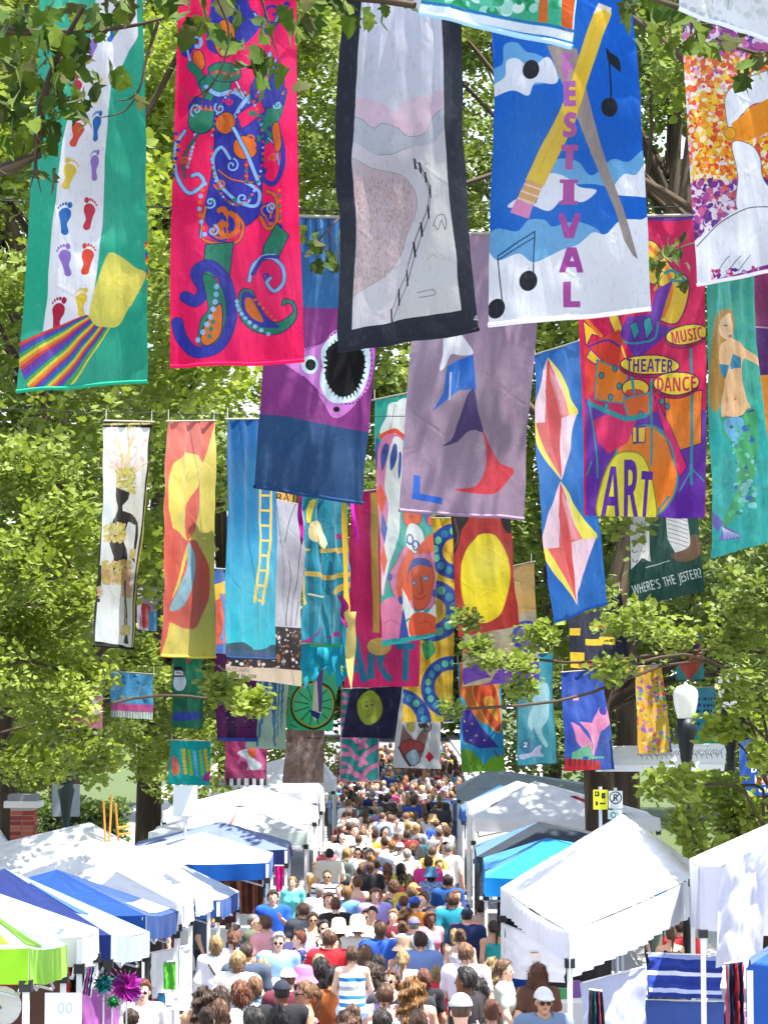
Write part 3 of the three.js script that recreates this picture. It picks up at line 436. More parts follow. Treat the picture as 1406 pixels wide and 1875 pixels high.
roadSign('white sign with a green symbol below the no parking sign', [1112, 1483], [1138, 1500], 40.2, (x, w, h) => { x.fillStyle = '#e2ebe6'; x.fillRect(0, 0, w, h); x.strokeStyle = '#1f8a6d'; x.lineWidth = 10; x.beginPath(); x.ellipse(50, 46, 22, 22, 0, 0, 7); x.moveTo(80, 20); x.lineTo(104, 64); x.stroke(); });
{
  const d = 44, a = at(318, 1438, d), b = at(362, 1494, d), t = thing('notice_board', 'blank pale grey board on a post behind the white canopies at left', 'sign', V((a.x + b.x) / 2, 0, -d)), w = b.x - a.x, h = a.y - b.y;
  part(t, 'board', box(w, h, 0.03, 0, (a.y + b.y) / 2, 0.04), mat('#cfd6d6', { roughness: 0.6 })); part(t, 'post', bar(V(0, G(d), 0), V(0, a.y, 0), 0.035), metal);
  const e = at(88, 1430, 37), t2 = thing('utility_box', 'grey metal box behind the dark green lamp post', 'utility box', V(at(122, 1430, 37).x, 0, -37)); part(t2, 'cabinet', box(0.42, 0.5, 0.12, 0, e.y - 0.3, 0), mat('#8b959c', { metalness: 0.4, roughness: 0.5 })); part(t2, 'post', bar(V(0, G(d), 0), V(0, e.y, 0), 0.04), metal);
}
{ // brick pier with its stone cap: every brick a piece
  const d = 36.5, a = at(22, 1478, d), b = at(66, 1478, d), w = b.x - a.x, top = a.y, t = thing('brick_pier', 'red brick gate pier with a pale stone cap left of the hedge', 'pier', V((a.x + b.x) / 2, 0, -d));
  part(t, 'core', box(w - 0.02, top + 0.6, w - 0.02, 0, top / 2 - 0.3, 0), mat('#b8aa9c')); const bm = ['#8a3a2c', '#9a4a38', '#7c3328', '#a35743'].map((h) => mat(h, { roughness: 0.95 }));
  const bw = w / 2.06, bh = 0.066; const bg = new THREE.BoxGeometry(bw - 0.012, bh, 0.06);
  for (let r = 0, y = -0.5; y < top - 0.03; r++, y += 0.078) for (let k = 0; k < 2; k++) for (const f of [0, 1]) { const m = part(t, 'brick', bg, pick(bm)); m.position.set((k - 0.5) * bw * (r % 2 ? 0.98 : 1.02), y, w / 2 - 0.022); if (f) { m.position.set(w / 2 - 0.022, y, (k - 0.5) * bw); m.rotation.y = Math.PI / 2; } }
  part(t, 'cap', box(w + 0.16, 0.1, w + 0.16, 0, top + 0.05, 0), mat('#cfcbc2')); part(t, 'cap', box(w + 0.06, 0.1, w + 0.06, 0, top + 0.15, 0), mat('#77787c'));
  // clipped hedge
  const h0 = at(78, 1468, 38), h1 = at(228, 1468, 38), hw = h1.x - h0.x, hh = h0.y, hd = thing('hedge', 'clipped green hedge behind the dark green lamp post', 'hedge', V((h0.x + h1.x) / 2, 0, -38));
  const N = 1500, im = new THREE.InstancedMesh(sprays[0], leafMat, N), M = new THREE.Matrix4(), q = new THREE.Quaternion(), eu = new THREE.Euler(), col = new THREE.Color();
  for (let i = 0; i < N; i++) { eu.set(rr(0, 6), rr(0, 6), rr(0, 6)); M.compose(V(rr(-hw / 2, hw / 2), rr(-0.45, hh), rr(-0.5, 0.5)), q.setFromEuler(eu), V(0.42, 0.42, 0.42)); im.setMatrixAt(i, M); const k = rr(0.5, 0.9); im.setColorAt(i, col.setRGB(k * 0.8, k, k)); }
  im.name = 'foliage'; im.userData = { kind: 'stuff' }; hd.add(im); part(hd, 'stems', box(hw - 0.2, hh + 0.2, 0.7, 0, hh / 2 - 0.32, 0), mat('#1d2412'));
  const gr = new THREE.InstancedMesh(new THREE.ConeGeometry(0.006, 0.6, 3), mat('#8aa04a', { transmission: 0.3, thickness: 0, roughness: 1 }), 700); for (let i = 0; i < 700; i++) { eu.set(rr(-0.5, 0.5), 0, rr(-0.5, 0.5)); M.compose(V(at(248, 1530, 37).x + rr(-0.3, 0.3), -0.1, -37 + rr(-0.4, 0.4)), q.setFromEuler(eu), V(1, rr(0.7, 1.6), 1)); gr.setMatrixAt(i, M); }
  gr.name = 'ornamental_grass'; gr.userData = { kind: 'stuff', label: 'tall ornamental grass at the right end of the hedge', category: 'grass' }; scene.add(gr);
}
{ // orange easel
  const d = 34.6, b = at(232, 1540, d), k = (px, py) => at(px, py, d).sub(V(b.x, 0, -d)), wood = mat('#c9832f', { roughness: 0.7 });
  const t = thing('easel', 'orange wooden easel standing between the hedge and the white canopies', 'easel', V(b.x, 0, -d)); const foot = (p, dx, dz) => V(p.x + dx, G(d), p.z + dz);
  const top = k(205, 1455); part(t, 'leg', bar(top, foot(top, -0.12, 0.25), 0.016), wood); part(t, 'leg', bar(k(190, 1465), foot(k(205, 1500), 0.1, 0.25), 0.016), wood); part(t, 'leg', bar(k(212, 1470), foot(k(238, 1550), 0.05, -0.3), 0.016), wood); part(t, 'ledge', bar(k(216, 1516), k(240, 1513), 0.02), wood); part(t, 'ledge', bar(k(218, 1528), k(242, 1525), 0.016), wood);
}
{ // white trimmed awning on the building behind the right lamp, with a black zigzag print
  const [c, x] = canvas(1024, 160); x.fillStyle = '#d5d8dc'; x.fillRect(0, 0, 1024, 160); x.fillStyle = '#eef0f2'; x.fillRect(0, 120, 1024, 40); x.strokeStyle = '#3a3a40'; x.lineWidth = 4;
  for (let i = 0; i < 34; i++) { x.beginPath(); x.ellipse(330 + i * 20, 42 + (i % 3) * 4, 6, 16, 0.5, 0.4, 4.5); x.stroke(); if (i % 2) { x.beginPath(); x.moveTo(330 + i * 20, 60); x.lineTo(340 + i * 20, 84); x.stroke(); } }
  hung('wide_banner', 'wide white banner with a row of black loops between the trees on the right', 'banner', [1095, 1368, 46], [1330, 1362, 46], [1325, 1412, 46], [1090, 1413, 46], '#fff', { amp: 0.03, raw: 1, mat: clothMat('#ffffff', 0.25, { map: tex(c) }) });
}
// ---------- painted and sewn banners ----------
const ppath = (x, p, close = true) => { x.beginPath(); x.moveTo(p[0], p[1]); for (let i = 2; i < p.length; i += 2) x.lineTo(p[i], p[i + 1]); if (close) x.closePath(); };
const smooth = (x, p, close = true) => {                                // a soft curve that passes through the points
  const n = p.length / 2, I = (i) => (close ? (i + n) % n : Math.max(0, Math.min(n - 1, i))), X = (i) => p[I(i) * 2], Y = (i) => p[I(i) * 2 + 1], k = 1 / 6; x.beginPath(); x.moveTo(X(0), Y(0));
  for (let i = 0; i < (close ? n : n - 1); i++) x.bezierCurveTo(X(i) + (X(i + 1) - X(i - 1)) * k, Y(i) + (Y(i + 1) - Y(i - 1)) * k, X(i + 1) - (X(i + 2) - X(i)) * k, Y(i + 1) - (Y(i + 2) - Y(i)) * k, X(i + 1), Y(i + 1));
  if (close) x.closePath();
};
const ink = (x, fill, stroke, lw = 3) => { if (fill) { x.fillStyle = fill; x.fill(); } if (stroke) { x.strokeStyle = stroke; x.lineWidth = lw; x.stroke(); } };
const P = (x, p, fill, stroke, lw) => { ppath(x, p); ink(x, fill, stroke, lw); };
const C = (x, p, fill, stroke, lw) => { smooth(x, p); ink(x, fill, stroke, lw); };
const L = (x, p, stroke, lw, soft = true) => { soft && p.length > 4 ? smooth(x, p, false) : ppath(x, p, false); x.lineCap = 'round'; x.lineJoin = 'round'; ink(x, null, stroke, lw); };
const El = (x, cx, cy, rx, ry, fill, stroke, lw, rot = 0) => { x.beginPath(); x.ellipse(cx, cy, rx, ry, rot, 0, 7); ink(x, fill, stroke, lw); };
const T = (x, s, cx, cy, size, fill, o = {}) => { x.save(); x.translate(cx, cy); if (o.rot) x.rotate(o.rot); x.scale(o.sx ?? 1, 1); x.font = (o.font ?? 'bold ') + size + 'px ' + (o.face ?? 'sans-serif'); x.textAlign = o.align ?? 'center'; x.textBaseline = 'middle'; if (o.stroke) { x.lineJoin = 'round'; x.strokeStyle = o.stroke; x.lineWidth = o.lw ?? 4; x.strokeText(s, 0, 0); } x.fillStyle = fill; x.fillText(s, 0, 0); x.restore(); };
const L_ = L; const swirl = (x, cx, cy, r, turns, a0, lw, c, dir = 1) => { const p = []; for (let i = 0; i <= 40; i++) { const t = i / 40, a = a0 + dir * t * turns * 6.283, q = r * (1 - t * 0.85); p.push(cx + Math.cos(a) * q, cy + Math.sin(a) * q); } L(x, p, c, lw); };
const speck = (x, n, x0, y0, x1, y1, cols, a, b) => { for (let i = 0; i < n; i++) { x.fillStyle = pick(cols); const r = rr(a, b); x.beginPath(); x.ellipse(rr(x0, x1), rr(y0, y1), r, r * rr(0.5, 1.3), rr(0, 3), 0, 7); x.fill(); } };
let art = 0;
const cordMat = mat('#d8d4c8'), rodMat = mat('#8a8478', { roughness: 0.7 });
// q: its corners in the photo (top left, top right, bottom right, bottom left), d: distance; draw(x) paints it in photo coordinates
function banner(label, q, d, color, draw, o = {}) {
  art++; reseed(500 + art);
  const [tl, tr, br, bl] = q, r = o.res ?? 2, w = Math.round(r * (Math.hypot(tr[0] - tl[0], tr[1] - tl[1]) + Math.hypot(br[0] - bl[0], br[1] - bl[1])) / 2), h = Math.round(r * (bl[1] + br[1] - tl[1] - tr[1]) / 2);
  const ux = (tr[0] - tl[0] + br[0] - bl[0]) / 2, uy = (tr[1] - tl[1] + br[1] - bl[1]) / 2, vx = (bl[0] - tl[0] + br[0] - tr[0]) / 2, vy = (bl[1] - tl[1] + br[1] - tr[1]) / 2;
  const cx = (tl[0] + tr[0] + br[0] + bl[0]) / 4 - (ux + vx) / 2, cy = (tl[1] + tr[1] + br[1] + bl[1]) / 4 - (uy + vy) / 2, det = ux * vy - uy * vx;
  const [c, x] = canvas(w, h); x.fillStyle = color; x.fillRect(0, 0, w, h);
  const A = vy / det * w, Bq = -uy / det * h, Cq = -vx / det * w, D = ux / det * h;
  x.setTransform(A, Bq, Cq, D, -(A * cx + Cq * cy), -(Bq * cx + D * cy));
  x.lineCap = 'round'; if (draw) draw(x);
  x.setTransform(1, 0, 0, 1, 0, 0);
  for (let i = 0; i < w * h / 260; i++) { x.fillStyle = rnd() < 0.5 ? 'rgba(255,255,255,0.05)' : 'rgba(0,0,0,0.05)'; x.fillRect(rnd() * w, rnd() * h, 1 + rnd() * 6, 1 + rnd() * 22); }
  for (let i = 0; i < 26; i++) { const q = rr(0.08, 0.3) * h, px = rnd() * w, py = rnd() * h, gr = x.createRadialGradient(px, py, 0, px, py, q), c1 = rnd() < 0.5 ? '255,255,255' : '40,30,30'; gr.addColorStop(0, `rgba(${c1},0.055)`); gr.addColorStop(1, `rgba(${c1},0)`); x.fillStyle = gr; x.fillRect(px - q, py - q, 2 * q, 2 * q); }   // uneven dye and weave
  const yaw = Math.max(-0.035, Math.min(0.035, o.yaw ?? (((HZ - br[1]) / (HZ - bl[1]) - 1) * 0.6 || 0))), dl = d * (1 + yaw / 2), dr = d * (1 - yaw / 2);
  const K = [at(tl[0], tl[1], dl), at(tr[0], tr[1], dr), at(br[0], br[1], dr), at(bl[0], bl[1], dl)];
  const base = K[0].clone().add(K[1]).multiplyScalar(0.5), l = K.map((p) => p.sub(base)), wd = l[1].distanceTo(l[0]), ht = l[3].distanceTo(l[0]);
  const n = l[1].clone().sub(l[0]).cross(l[0].clone().sub(l[3])).normalize(), a = V(0, 0, 0), b = V(0, 0, 0), sd = art * 17.3, am = (o.amp ?? 1) * Math.min(0.026, wd * 0.026), bow = (o.bow ?? 0) / pxm(d), fr = 5 + (art % 4) * 2.2, sway = rr(-0.05, 0.05);
  const place = (u, v, p) => {
    a.copy(l[3]).lerp(l[2], u); b.copy(l[0]).lerp(l[1], u); p.copy(a).lerp(b, v); const dn = 1 - v;
    const f = Math.sin(u * fr * 2 + sd + noise(v * 2, sd) * 1.5) * 0.9 * (0.35 + 0.65 * v) + noise(u * 4 + sd, v * ht / wd * 1.4, sd) * 1.3 + noise(u * 9 + v * 6, v * ht / wd * 5, sd) * 0.55;
    p.addScaledVector(n, am * f + sway * Math.sin(dn * 2.4) * dn * ht * 0.35 + (o.curl ?? 0) * Math.sin(u * 3.14) * dn * 0.1);
    p.x += bow * Math.sin(Math.PI * v) + am * 0.5 * noise(v * ht * 1.4, sd, u > 0.5 ? 3 : 8) * (u < 0.02 || u > 0.98 ? 1 : 1); p.y += am * 0.35 * noise(u * 5, sd, 2) * dn; return p;
  };
  const t = thing('festival_banner', label, 'banner', base, 'painted cloth banners hung over the street');
  const m = new THREE.MeshPhysicalMaterial({ map: tex(c), roughness: 1, transmission: o.trans ?? 0.45, thickness: 0, specularIntensity: 0.25, side: THREE.DoubleSide, color: new THREE.Color(0.73, 0.73, 0.73), bumpMap: creases[art % 3], bumpScale: Math.min(0.022, wd * 0.022) });
  part(t, 'cloth', sheet(place, 26, Math.min(90, Math.round(26 * ht / wd))), m);
  const row = (v, k = 24) => Array.from({ length: k + 1 }, (_, i) => place(i / k, v, V(0, 0, 0)).clone());
  if (!o.noHem) part(t, 'hem', tube(row(0), Math.min(0.016, wd * 0.016), undefined, 24, 8), clothMat(o.hem ?? color, 0.1));
  part(t, 'rod', bar(l[0].clone().lerp(l[1], -0.03).add(V(0, 0.012, 0)), l[0].clone().lerp(l[1], 1.03).add(V(0, 0.012, 0)), Math.min(0.013, wd * 0.014)), rodMat);
  for (const s of [0.02, 0.98]) { const e = l[0].clone().lerp(l[1], s); part(t, 'cord', bar(e, e.clone().add(V(0, o.cord ?? 0.16, 0)), 0.004, 5), cordMat); }
  t.userData.place_ = place; t.userData.l_ = l;
  return t;
}
const Z = (x, ox, oy, k) => { x.translate(ox, oy); x.scale(k, k); };
// a footprint: sole, heel and five toes
function foot(x, cx, cy, h, rot, c, flip = 1, worn = 0) {
  x.save(); x.translate(cx, cy); x.rotate(rot); x.scale(h / 112 * flip, h / 108); x.fillStyle = c;
  C(x, [-17, -24, -6, -32, 8, -28, 16, -14, 10, 6, 6, 26, 4, 42, -8, 46, -15, 36, -10, 14, -18, -8], c);
  if (!worn) x.fill(); else { x.globalCompositeOperation = 'source-over'; }
  El(x, -13, -41, 7, 9, c); El(x, -2, -44, 3.6, 5, c); El(x, 6, -42, 3.2, 4.4, c); El(x, 13, -37, 3, 4, c); El(x, 18, -30, 2.6, 3.4, c); x.restore();
}
const paisley = (x, cx, cy, s, rot, cols, flip = 1) => { x.save(); x.translate(cx, cy); x.rotate(rot); x.scale(s * flip, s); cols.forEach((c, i) => { const k = 1 - i * 0.24; x.save(); x.translate(i * 2, i * 4); x.scale(k, k); C(x, [0, 50, -34, 38, -36, 4, -18, -26, -8, -58, -26, -70, -34, -58, -48, -74, -26, -96, 6, -84, 14, -52, 22, -20, 38, 8, 32, 40], c); x.restore(); }); x.restore(); };
const DIR_A = 14.8, DIR_B = 19.5, DIR_C = 30, DIR_D = 39, DIR_E = 47;

// nearest row
banner('green banner with coloured footprints climbing a white strip and a rainbow bell', [[74, -28], [263, -42], [271, 697], [28, 715]], DIR_A, '#23a583', (x) => {
  Z(x, 0, 0, 0.4267);
  P(x, [440, -120, 620, -120, 612, 150, 560, 215, 490, 380, 466, 600, 432, 940, 404, 1240, 390, 1400, 190, 1470, 235, 930, 268, 600, 340, 290, 400, 130], '#e9e9f0');
  const R = '#c41f35', O = '#d8412a', Y = '#e2c23a', U = '#8d6cc0', B = '#1c5fae';
  foot(x, 405, 215, 150, 0.25, U); foot(x, 325, 380, 120, 0.2, R); foot(x, 420, 395, 130, 0.25, Y, -1); foot(x, 324, 570, 150, 0.2, O); foot(x, 415, 545, 150, 0.18, B, -1); foot(x, 402, 712, 150, 0.12, U, -1);
  foot(x, 296, 752, 155, 0.15, Y); foot(x, 277, 942, 160, 0.05, B, -1); foot(x, 377, 920, 158, 0.1, R); foot(x, 282, 1120, 158, -0.12, U, -1); foot(x, 374, 1115, 155, 0.05, O); foot(x, 252, 1352, 175, 0.16, '#b01a3a', -1); foot(x, 350, 1300, 140, 0.05, Y, -1); foot(x, 500, 140, 110, 0.3, B); foot(x, 560, 60, 110, 0.3, U);
  const rb = ['#d9372c', '#e8842a', '#ecd23f', '#3fa24a', '#2b56b5', '#6a2f9a'];
  for (let i = 0; i < 26; i++) { const f = (t) => [372 + 96 * t, 1352 + 50 * t], g = (t) => (t < 0.5 ? [65 + 170 * t, 1482 + 380 * t] : [150 + 330 * (t - 0.5), 1672 - 60 * (t - 0.5)]), a = f(i / 26), b = f((i + 1.1) / 26), c = g((i + 1.1) / 26), e = g(i / 26); x.beginPath(); x.moveTo(...a); x.lineTo(...b); x.quadraticCurveTo((b[0] + c[0]) / 2 + 24, (b[1] + c[1]) / 2 - 18, ...c); x.lineTo(...e); x.quadraticCurveTo((a[0] + e[0]) / 2 + 24, (a[1] + e[1]) / 2 - 18, ...a); ink(x, rb[(i * 5 + (i >> 3)) % 6]); }
  C(x, [475, 1088, 440, 1122, 404, 1250, 384, 1345, 404, 1392, 432, 1404, 492, 1404, 530, 1340, 606, 1188, 560, 1150], '#ddd45c'); P(x, [475, 1088, 606, 1186, 545, 1320, 410, 1300, 440, 1122], '#ddd45c');
  for (let i = 0; i < 44; i++) { x.fillStyle = rb[i % 6]; x.fillRect(604 + i * 0.4, 1040 + i * 11, 14, 11); }
}, { hem: '#1f9474' });
banner('hot pink banner with a blue and orange paisley dancing figure', [[330, -40], [543, -46], [559, 663], [312, 672]], DIR_A * 1.01, '#f4125a', (x) => {
  Z(x, 0, 0, 0.4267); const L = (x, p, c, lw, soft) => { const w = lw * (c === '#22775a' || lw > 40 ? 1 : 0.72); if (lw > 7) L_(x, p, '#22256e', w + 5, soft); L_(x, p, c, w, soft); }; const B = '#2a2f9c', G = '#22775a', O = '#d8641e', LB = '#86b4e8', PK = '#f4125a', N = '#1c1d5c';
  C(x, [930, -60, 1060, -70, 1080, 20, 1120, 120, 1010, 230, 900, 220, 900, 90], B); El(x, 968, 168, 48, 82, O, N, 5); El(x, 950, 160, 7, 5, N); El(x, 990, 156, 7, 5, N); L(x, [970, 150, 962, 185, 974, 190], N, 4); C(x, [945, 212, 970, 205, 992, 212, 970, 226], '#8a2a6a');
  L(x, [1100, 60, 1160, 130, 1220, 60, 1250, 20], B, 30); L(x, [1104, 60, 1162, 122, 1218, 54], LB, 12); swirl(x, 1185, 50, 50, 1.1, 1, 12, B);
  L(x, [800, 110, 772, 190, 800, 240, 850, 170], B, 28); swirl(x, 845, 200, 48, 0.8, 3, 16, LB); El(x, 858, 268, 28, 46, O, N, 4, -0.2); L(x, [800, 215, 830, 300, 870, 350], LB, 16); L(x, [820, 290, 860, 330, 870, 370], G, 34);
  P(x, [860, 360, 930, 300, 1010, 330, 980, 440, 1030, 520, 930, 590, 880, 430], G, N, 4);
  C(x, [920, 430, 1010, 400, 1120, 430, 1190, 390, 1200, 520, 1150, 620, 1140, 780, 1120, 930, 1010, 1000, 900, 960, 920, 760, 930, 600], B, N, 4);
  L(x, [890, 380, 940, 410, 1010, 400, 1080, 440], LB, 26); L(x, [900, 300, 1000, 330, 1060, 420], '#e2e2ee', 10); L(x, [1000, 540, 1080, 420, 1160, 370, 1170, 230], LB, 24); for (let i = 0; i < 8; i++) El(x, 1010 + i * 20, 520 - i * 20, 7, 7, B);
  C(x, [830, 440, 870, 430, 925, 460, 915, 560, 860, 585, 815, 540], G, N, 5); C(x, [815, 450, 860, 425, 925, 450, 920, 480, 820, 482], B); for (let i = 0; i < 5; i++) P(x, [822 + i * 20, 482, 832 + i * 20, 455, 842 + i * 20, 482], O);
  L(x, [1150, 590, 1190, 500, 1215, 410], G, 70); P(x, [1160, 440, 1200, 360, 1250, 390, 1235, 460], B, N, 4); for (let i = 0; i < 4; i++) P(x, [1165 + i * 18, 440 - i * 8, 1180 + i * 18, 415 - i * 8, 1186 + i * 18, 440 - i * 8], O);
  El(x, 978, 535, 46, 48, O, N, 4, 0.2); El(x, 1065, 640, 52, 52, O, N, 4); L(x, [1015, 560, 1070, 660, 1125, 795], LB, 22);
  L(x, [1120, 570, 1150, 590, 1120, 640], B, 26); L(x, [1170, 560, 1220, 600, 1230, 720, 1190, 800, 1140, 770, 1150, 740], B, 22); L(x, [1165, 600, 1200, 640, 1215, 720], LB, 9); C(x, [1185, 560, 1215, 540, 1225, 640, 1200, 660], O, N, 4);
  L(x, [800, 570, 760, 640, 770, 760, 830, 840, 890, 800, 870, 760, 840, 765], LB, 22); for (let i = 0; i < 12; i++) El(x, 770 + Math.sin(i * 0.5) * 10 - 8, 580 + i * 18, 9, 8, i % 2 ? O : B); for (let i = 0; i < 9; i++) El(x, 850 - i * 4, 590 + i * 17, 8, 8, i % 3 ? LB : '#d6cfe8'); L(x, [860, 590, 800, 680, 805, 770], G, 9);
  L(x, [1000, 690, 960, 640, 925, 690, 950, 790, 1030, 870, 1110, 890, 1125, 830, 1070, 790], LB, 20); L(x, [950, 740, 1010, 780, 1100, 790], O, 9); L(x, [1072, 700, 1075, 790], PK, 12); for (let i = 0; i < 4; i++) El(x, 1072, 715 + i * 24, 9, 7, i % 2 ? G : O);
  C(x, [1110, 330, 1180, 250, 1240, 360, 1180, 470, 1090, 420], B, N, 4); L(x, [1120, 400, 1170, 330, 1200, 260], LB, 14); for (let i = 0; i < 7; i++) El(x, 1100 + i * 14, 440 - i * 26, 8, 8, i % 2 ? PK : O); P(x, [1030, 500, 1130, 430, 1150, 480, 1050, 560], PK, N, 4); El(x, 1095, 490, 16, 12, G);
  C(x, [900, 300, 960, 270, 1040, 300, 1030, 350, 930, 350], G, N, 4); for (let i = 0; i < 8; i++) El(x, 920 + i * 16, 320 - Math.sin(i) * 8, 7, 7, i % 2 ? O : PK); L(x, [900, 900, 880, 1010, 920, 1050, 1030, 1050, 1060, 980, 1030, 930], O, 16); L(x, [885, 960, 880, 1030], LB, 9); for (let i = 0; i < 5; i++) El(x, 930 + i * 24, 870 + (i % 2) * 14, 11, 11, i % 2 ? PK : G);
  paisley(x, 965, 985, 1.25, 0.35, [B, O, B, O]); swirl(x, 985, 985, 62, 1.0, -1.2, 22, O); for (let i = 0; i < 9; i++) El(x, 895 - Math.sin(i * 0.4) * 20, 800 + i * 27, 10, 10, i % 2 ? O : LB);
  paisley(x, 1165, 925, 0.95, 2.9, [B, O, B]); L(x, [1130, 940, 1160, 990, 1200, 960, 1200, 860, 1160, 830], O, 20); for (let i = 0; i < 7; i++) El(x, 1215, 830 + i * 22, 7, 7, i % 2 ? G : O);
  for (const [a, b, r, q, c, dr] of [[850, 480, 30, 2, LB, 1], [950, 470, 24, 4, LB, -1], [1090, 600, 26, 1, O, 1], [1010, 720, 30, 5, LB, 1], [960, 800, 26, 3, O, -1], [1060, 860, 28, 0, LB, 1], [920, 880, 24, 2, LB, -1], [1190, 690, 20, 3, O, 1], [800, 700, 22, 1, O, -1], [1130, 520, 22, 4, G, 1], [990, 440, 18, 0, PK, 1], [1210, 460, 18, 3, LB, -1], [1180, 900, 22, 2, LB, 1], [930, 1000, 24, 5, LB, 1], [1150, 1190, 18, 1, B, 1], [960, 1300, 20, 0, LB, 1]]) swirl(x, a, b, r, 1.2, q, 8, c, dr);
  for (let i = 0; i < 60; i++) { const a = i / 60 * 6.283; El(x, 1030 + Math.cos(a) * 112, 640 + Math.sin(a) * 250, 6, 6, [LB, O, G, PK][i % 4]); }
  P(x, [900, 1060, 1020, 1050, 1000, 1200, 890, 1200], G, N, 4); P(x, [1140, 1060, 1200, 970, 1250, 1020, 1205, 1110, 1130, 1125], G, N, 4);
  L(x, [815, 1280, 860, 1300, 890, 1250, 860, 1180, 920, 1150, 990, 1230, 1000, 1380, 950, 1490, 860, 1515, 800, 1460, 780, 1390], B, 46); C(x, [890, 1190, 960, 1230, 985, 1340, 950, 1470, 870, 1480, 880, 1380, 910, 1330], G, N, 3); C(x, [930, 1340, 965, 1320, 960, 1440, 905, 1490, 878, 1450], O, N, 5); for (let i = 0; i < 8; i++) El(x, 945 - i * i * 1.6, 1240 + i * 32, 11, 12, LB); for (let i = 0; i < 3; i++) El(x, 930 - i * 8, 1390 + i * 30, 9, 11, G);
  L(x, [1080, 1210, 1100, 1140, 1160, 1110, 1215, 1150, 1220, 1220, 1180, 1255, 1150, 1220, 1165, 1200], LB, 20); L(x, [1095, 1180, 1140, 1110, 1200, 1112], B, 16); L(x, [1090, 1160, 1130, 1105, 1190, 1100], LB, 7);
  C(x, [1040, 1260, 1090, 1250, 1120, 1330, 1180, 1390, 1250, 1350, 1240, 1310, 1210, 1320, 1220, 1290, 1262, 1310, 1262, 1380, 1200, 1435, 1110, 1430, 1040, 1370], G, N, 4); C(x, [1050, 1265, 1090, 1265, 1150, 1370, 1200, 1410, 1100, 1400, 1050, 1340], B); C(x, [1062, 1285, 1088, 1290, 1130, 1380, 1090, 1370, 1062, 1330], O); for (let i = 0; i < 9; i++) El(x, 1028 + i * i * 1.9, 1300 + i * 17, 9, 9, LB); for (let i = 0; i < 6; i++) El(x, 1100 + i * 16, 1290 + i * 18, 7, 7, O);
}, { hem: '#e3124f', bow: -4 });
banner('dark bordered banner with a pale pink drawn hill landscape and a fence', [[628, -20], [832, -28], [884, 606], [622, 644]], DIR_A * 0.99, '#262b35', (x) => {
  Z(x, 560, 0, 0.3413);
  x.save(); ppath(x, [258, -80, 756, -90, 768, 500, 782, 1000, 830, 1682, 284, 1757, 272, 900, 264, 300]); x.clip(); x.fillStyle = '#d2d2df'; x.fillRect(200, -100, 700, 2000);
  x.globalAlpha = 0.35; for (let i = 0; i < 26; i++) L(x, [270 + i * 20, -80, 274 + i * 20 + rr(-6, 6), rr(200, 500)], pick(['#cdd6e4', '#f1f1f6', '#c9cfe0']), rr(5, 16)); x.globalAlpha = 1;
  C(x, [200, 560, 330, 545, 420, 560, 495, 600, 560, 540, 700, 505, 830, 480, 830, 760, 200, 760], '#e0c3d3'); C(x, [200, 650, 300, 648, 390, 700, 430, 670, 500, 690, 560, 735, 640, 720, 700, 640, 830, 560, 830, 760, 560, 800, 420, 840, 200, 835], '#bfc3ce', '#7c7f8c', 3);
  C(x, [200, 845, 420, 842, 560, 800, 700, 770, 860, 740, 860, 1800, 200, 1800], '#d9d3da'); C(x, [640, 900, 800, 860, 860, 1800, 520, 1800, 600, 1500, 700, 1100], '#d8d7d6');
  C(x, [200, 905, 400, 918, 520, 945, 590, 1010, 610, 1100, 590, 1220, 520, 1380, 420, 1500, 320, 1560, 200, 1560], '#cfb9bf', '#a58e95', 3);
  for (let i = 0; i < 900; i++) { const px = rr(270, 600), py = rr(960, 1540), e = 340 * Math.sqrt(Math.max(0, 1 - ((py - 1110) / 440) ** 2)); if (px > 262 + e * 0.98) continue; L(x, [px, py, px + rr(-3, 3), py + 12], pick(['#a98c78', '#92806f', '#b59a84', '#9a8a60']), 2.4, false); }
  const post = [[595, 860, 50], [620, 880, 50], [645, 930, 50], [671, 1000, 62], [660, 1110, 66], [631, 1205, 70], [602, 1312, 72], [570, 1460, 80], [530, 1560, 82], [490, 1660, 86]];
  post.forEach(([a, b, h], i) => { L(x, [a, b, a + 6, b + h], '#1d1d20', 9, false); if (i) { const q = post[i - 1]; L(x, [q[0], q[1] + 8, a, b + 8], '#303034', 3.4, false); L(x, [q[0] + 5, q[1] + q[2] - 8, a + 5, b + h - 8], '#303034', 3, false); } });
  L(x, [690, 1220, 712, 1170, 750, 1160, 765, 1195, 758, 1240, 740, 1190, 720, 1240, 700, 1215], '#6d6a6e', 5); L(x, [622, 1580, 660, 1570, 700, 1565, 712, 1590, 670, 1600, 630, 1605], '#85858c', 5); L(x, [640, 890, 660, 880, 676, 884, 676, 898], '#8b888e', 3); L(x, [660, 1400, 690, 1375, 718, 1390], '#b5aa98', 3);
  x.restore(); T(x, '44', 908, 1738, 40, '#d8d9de', { font: '' });
}, { hem: '#20242d' });
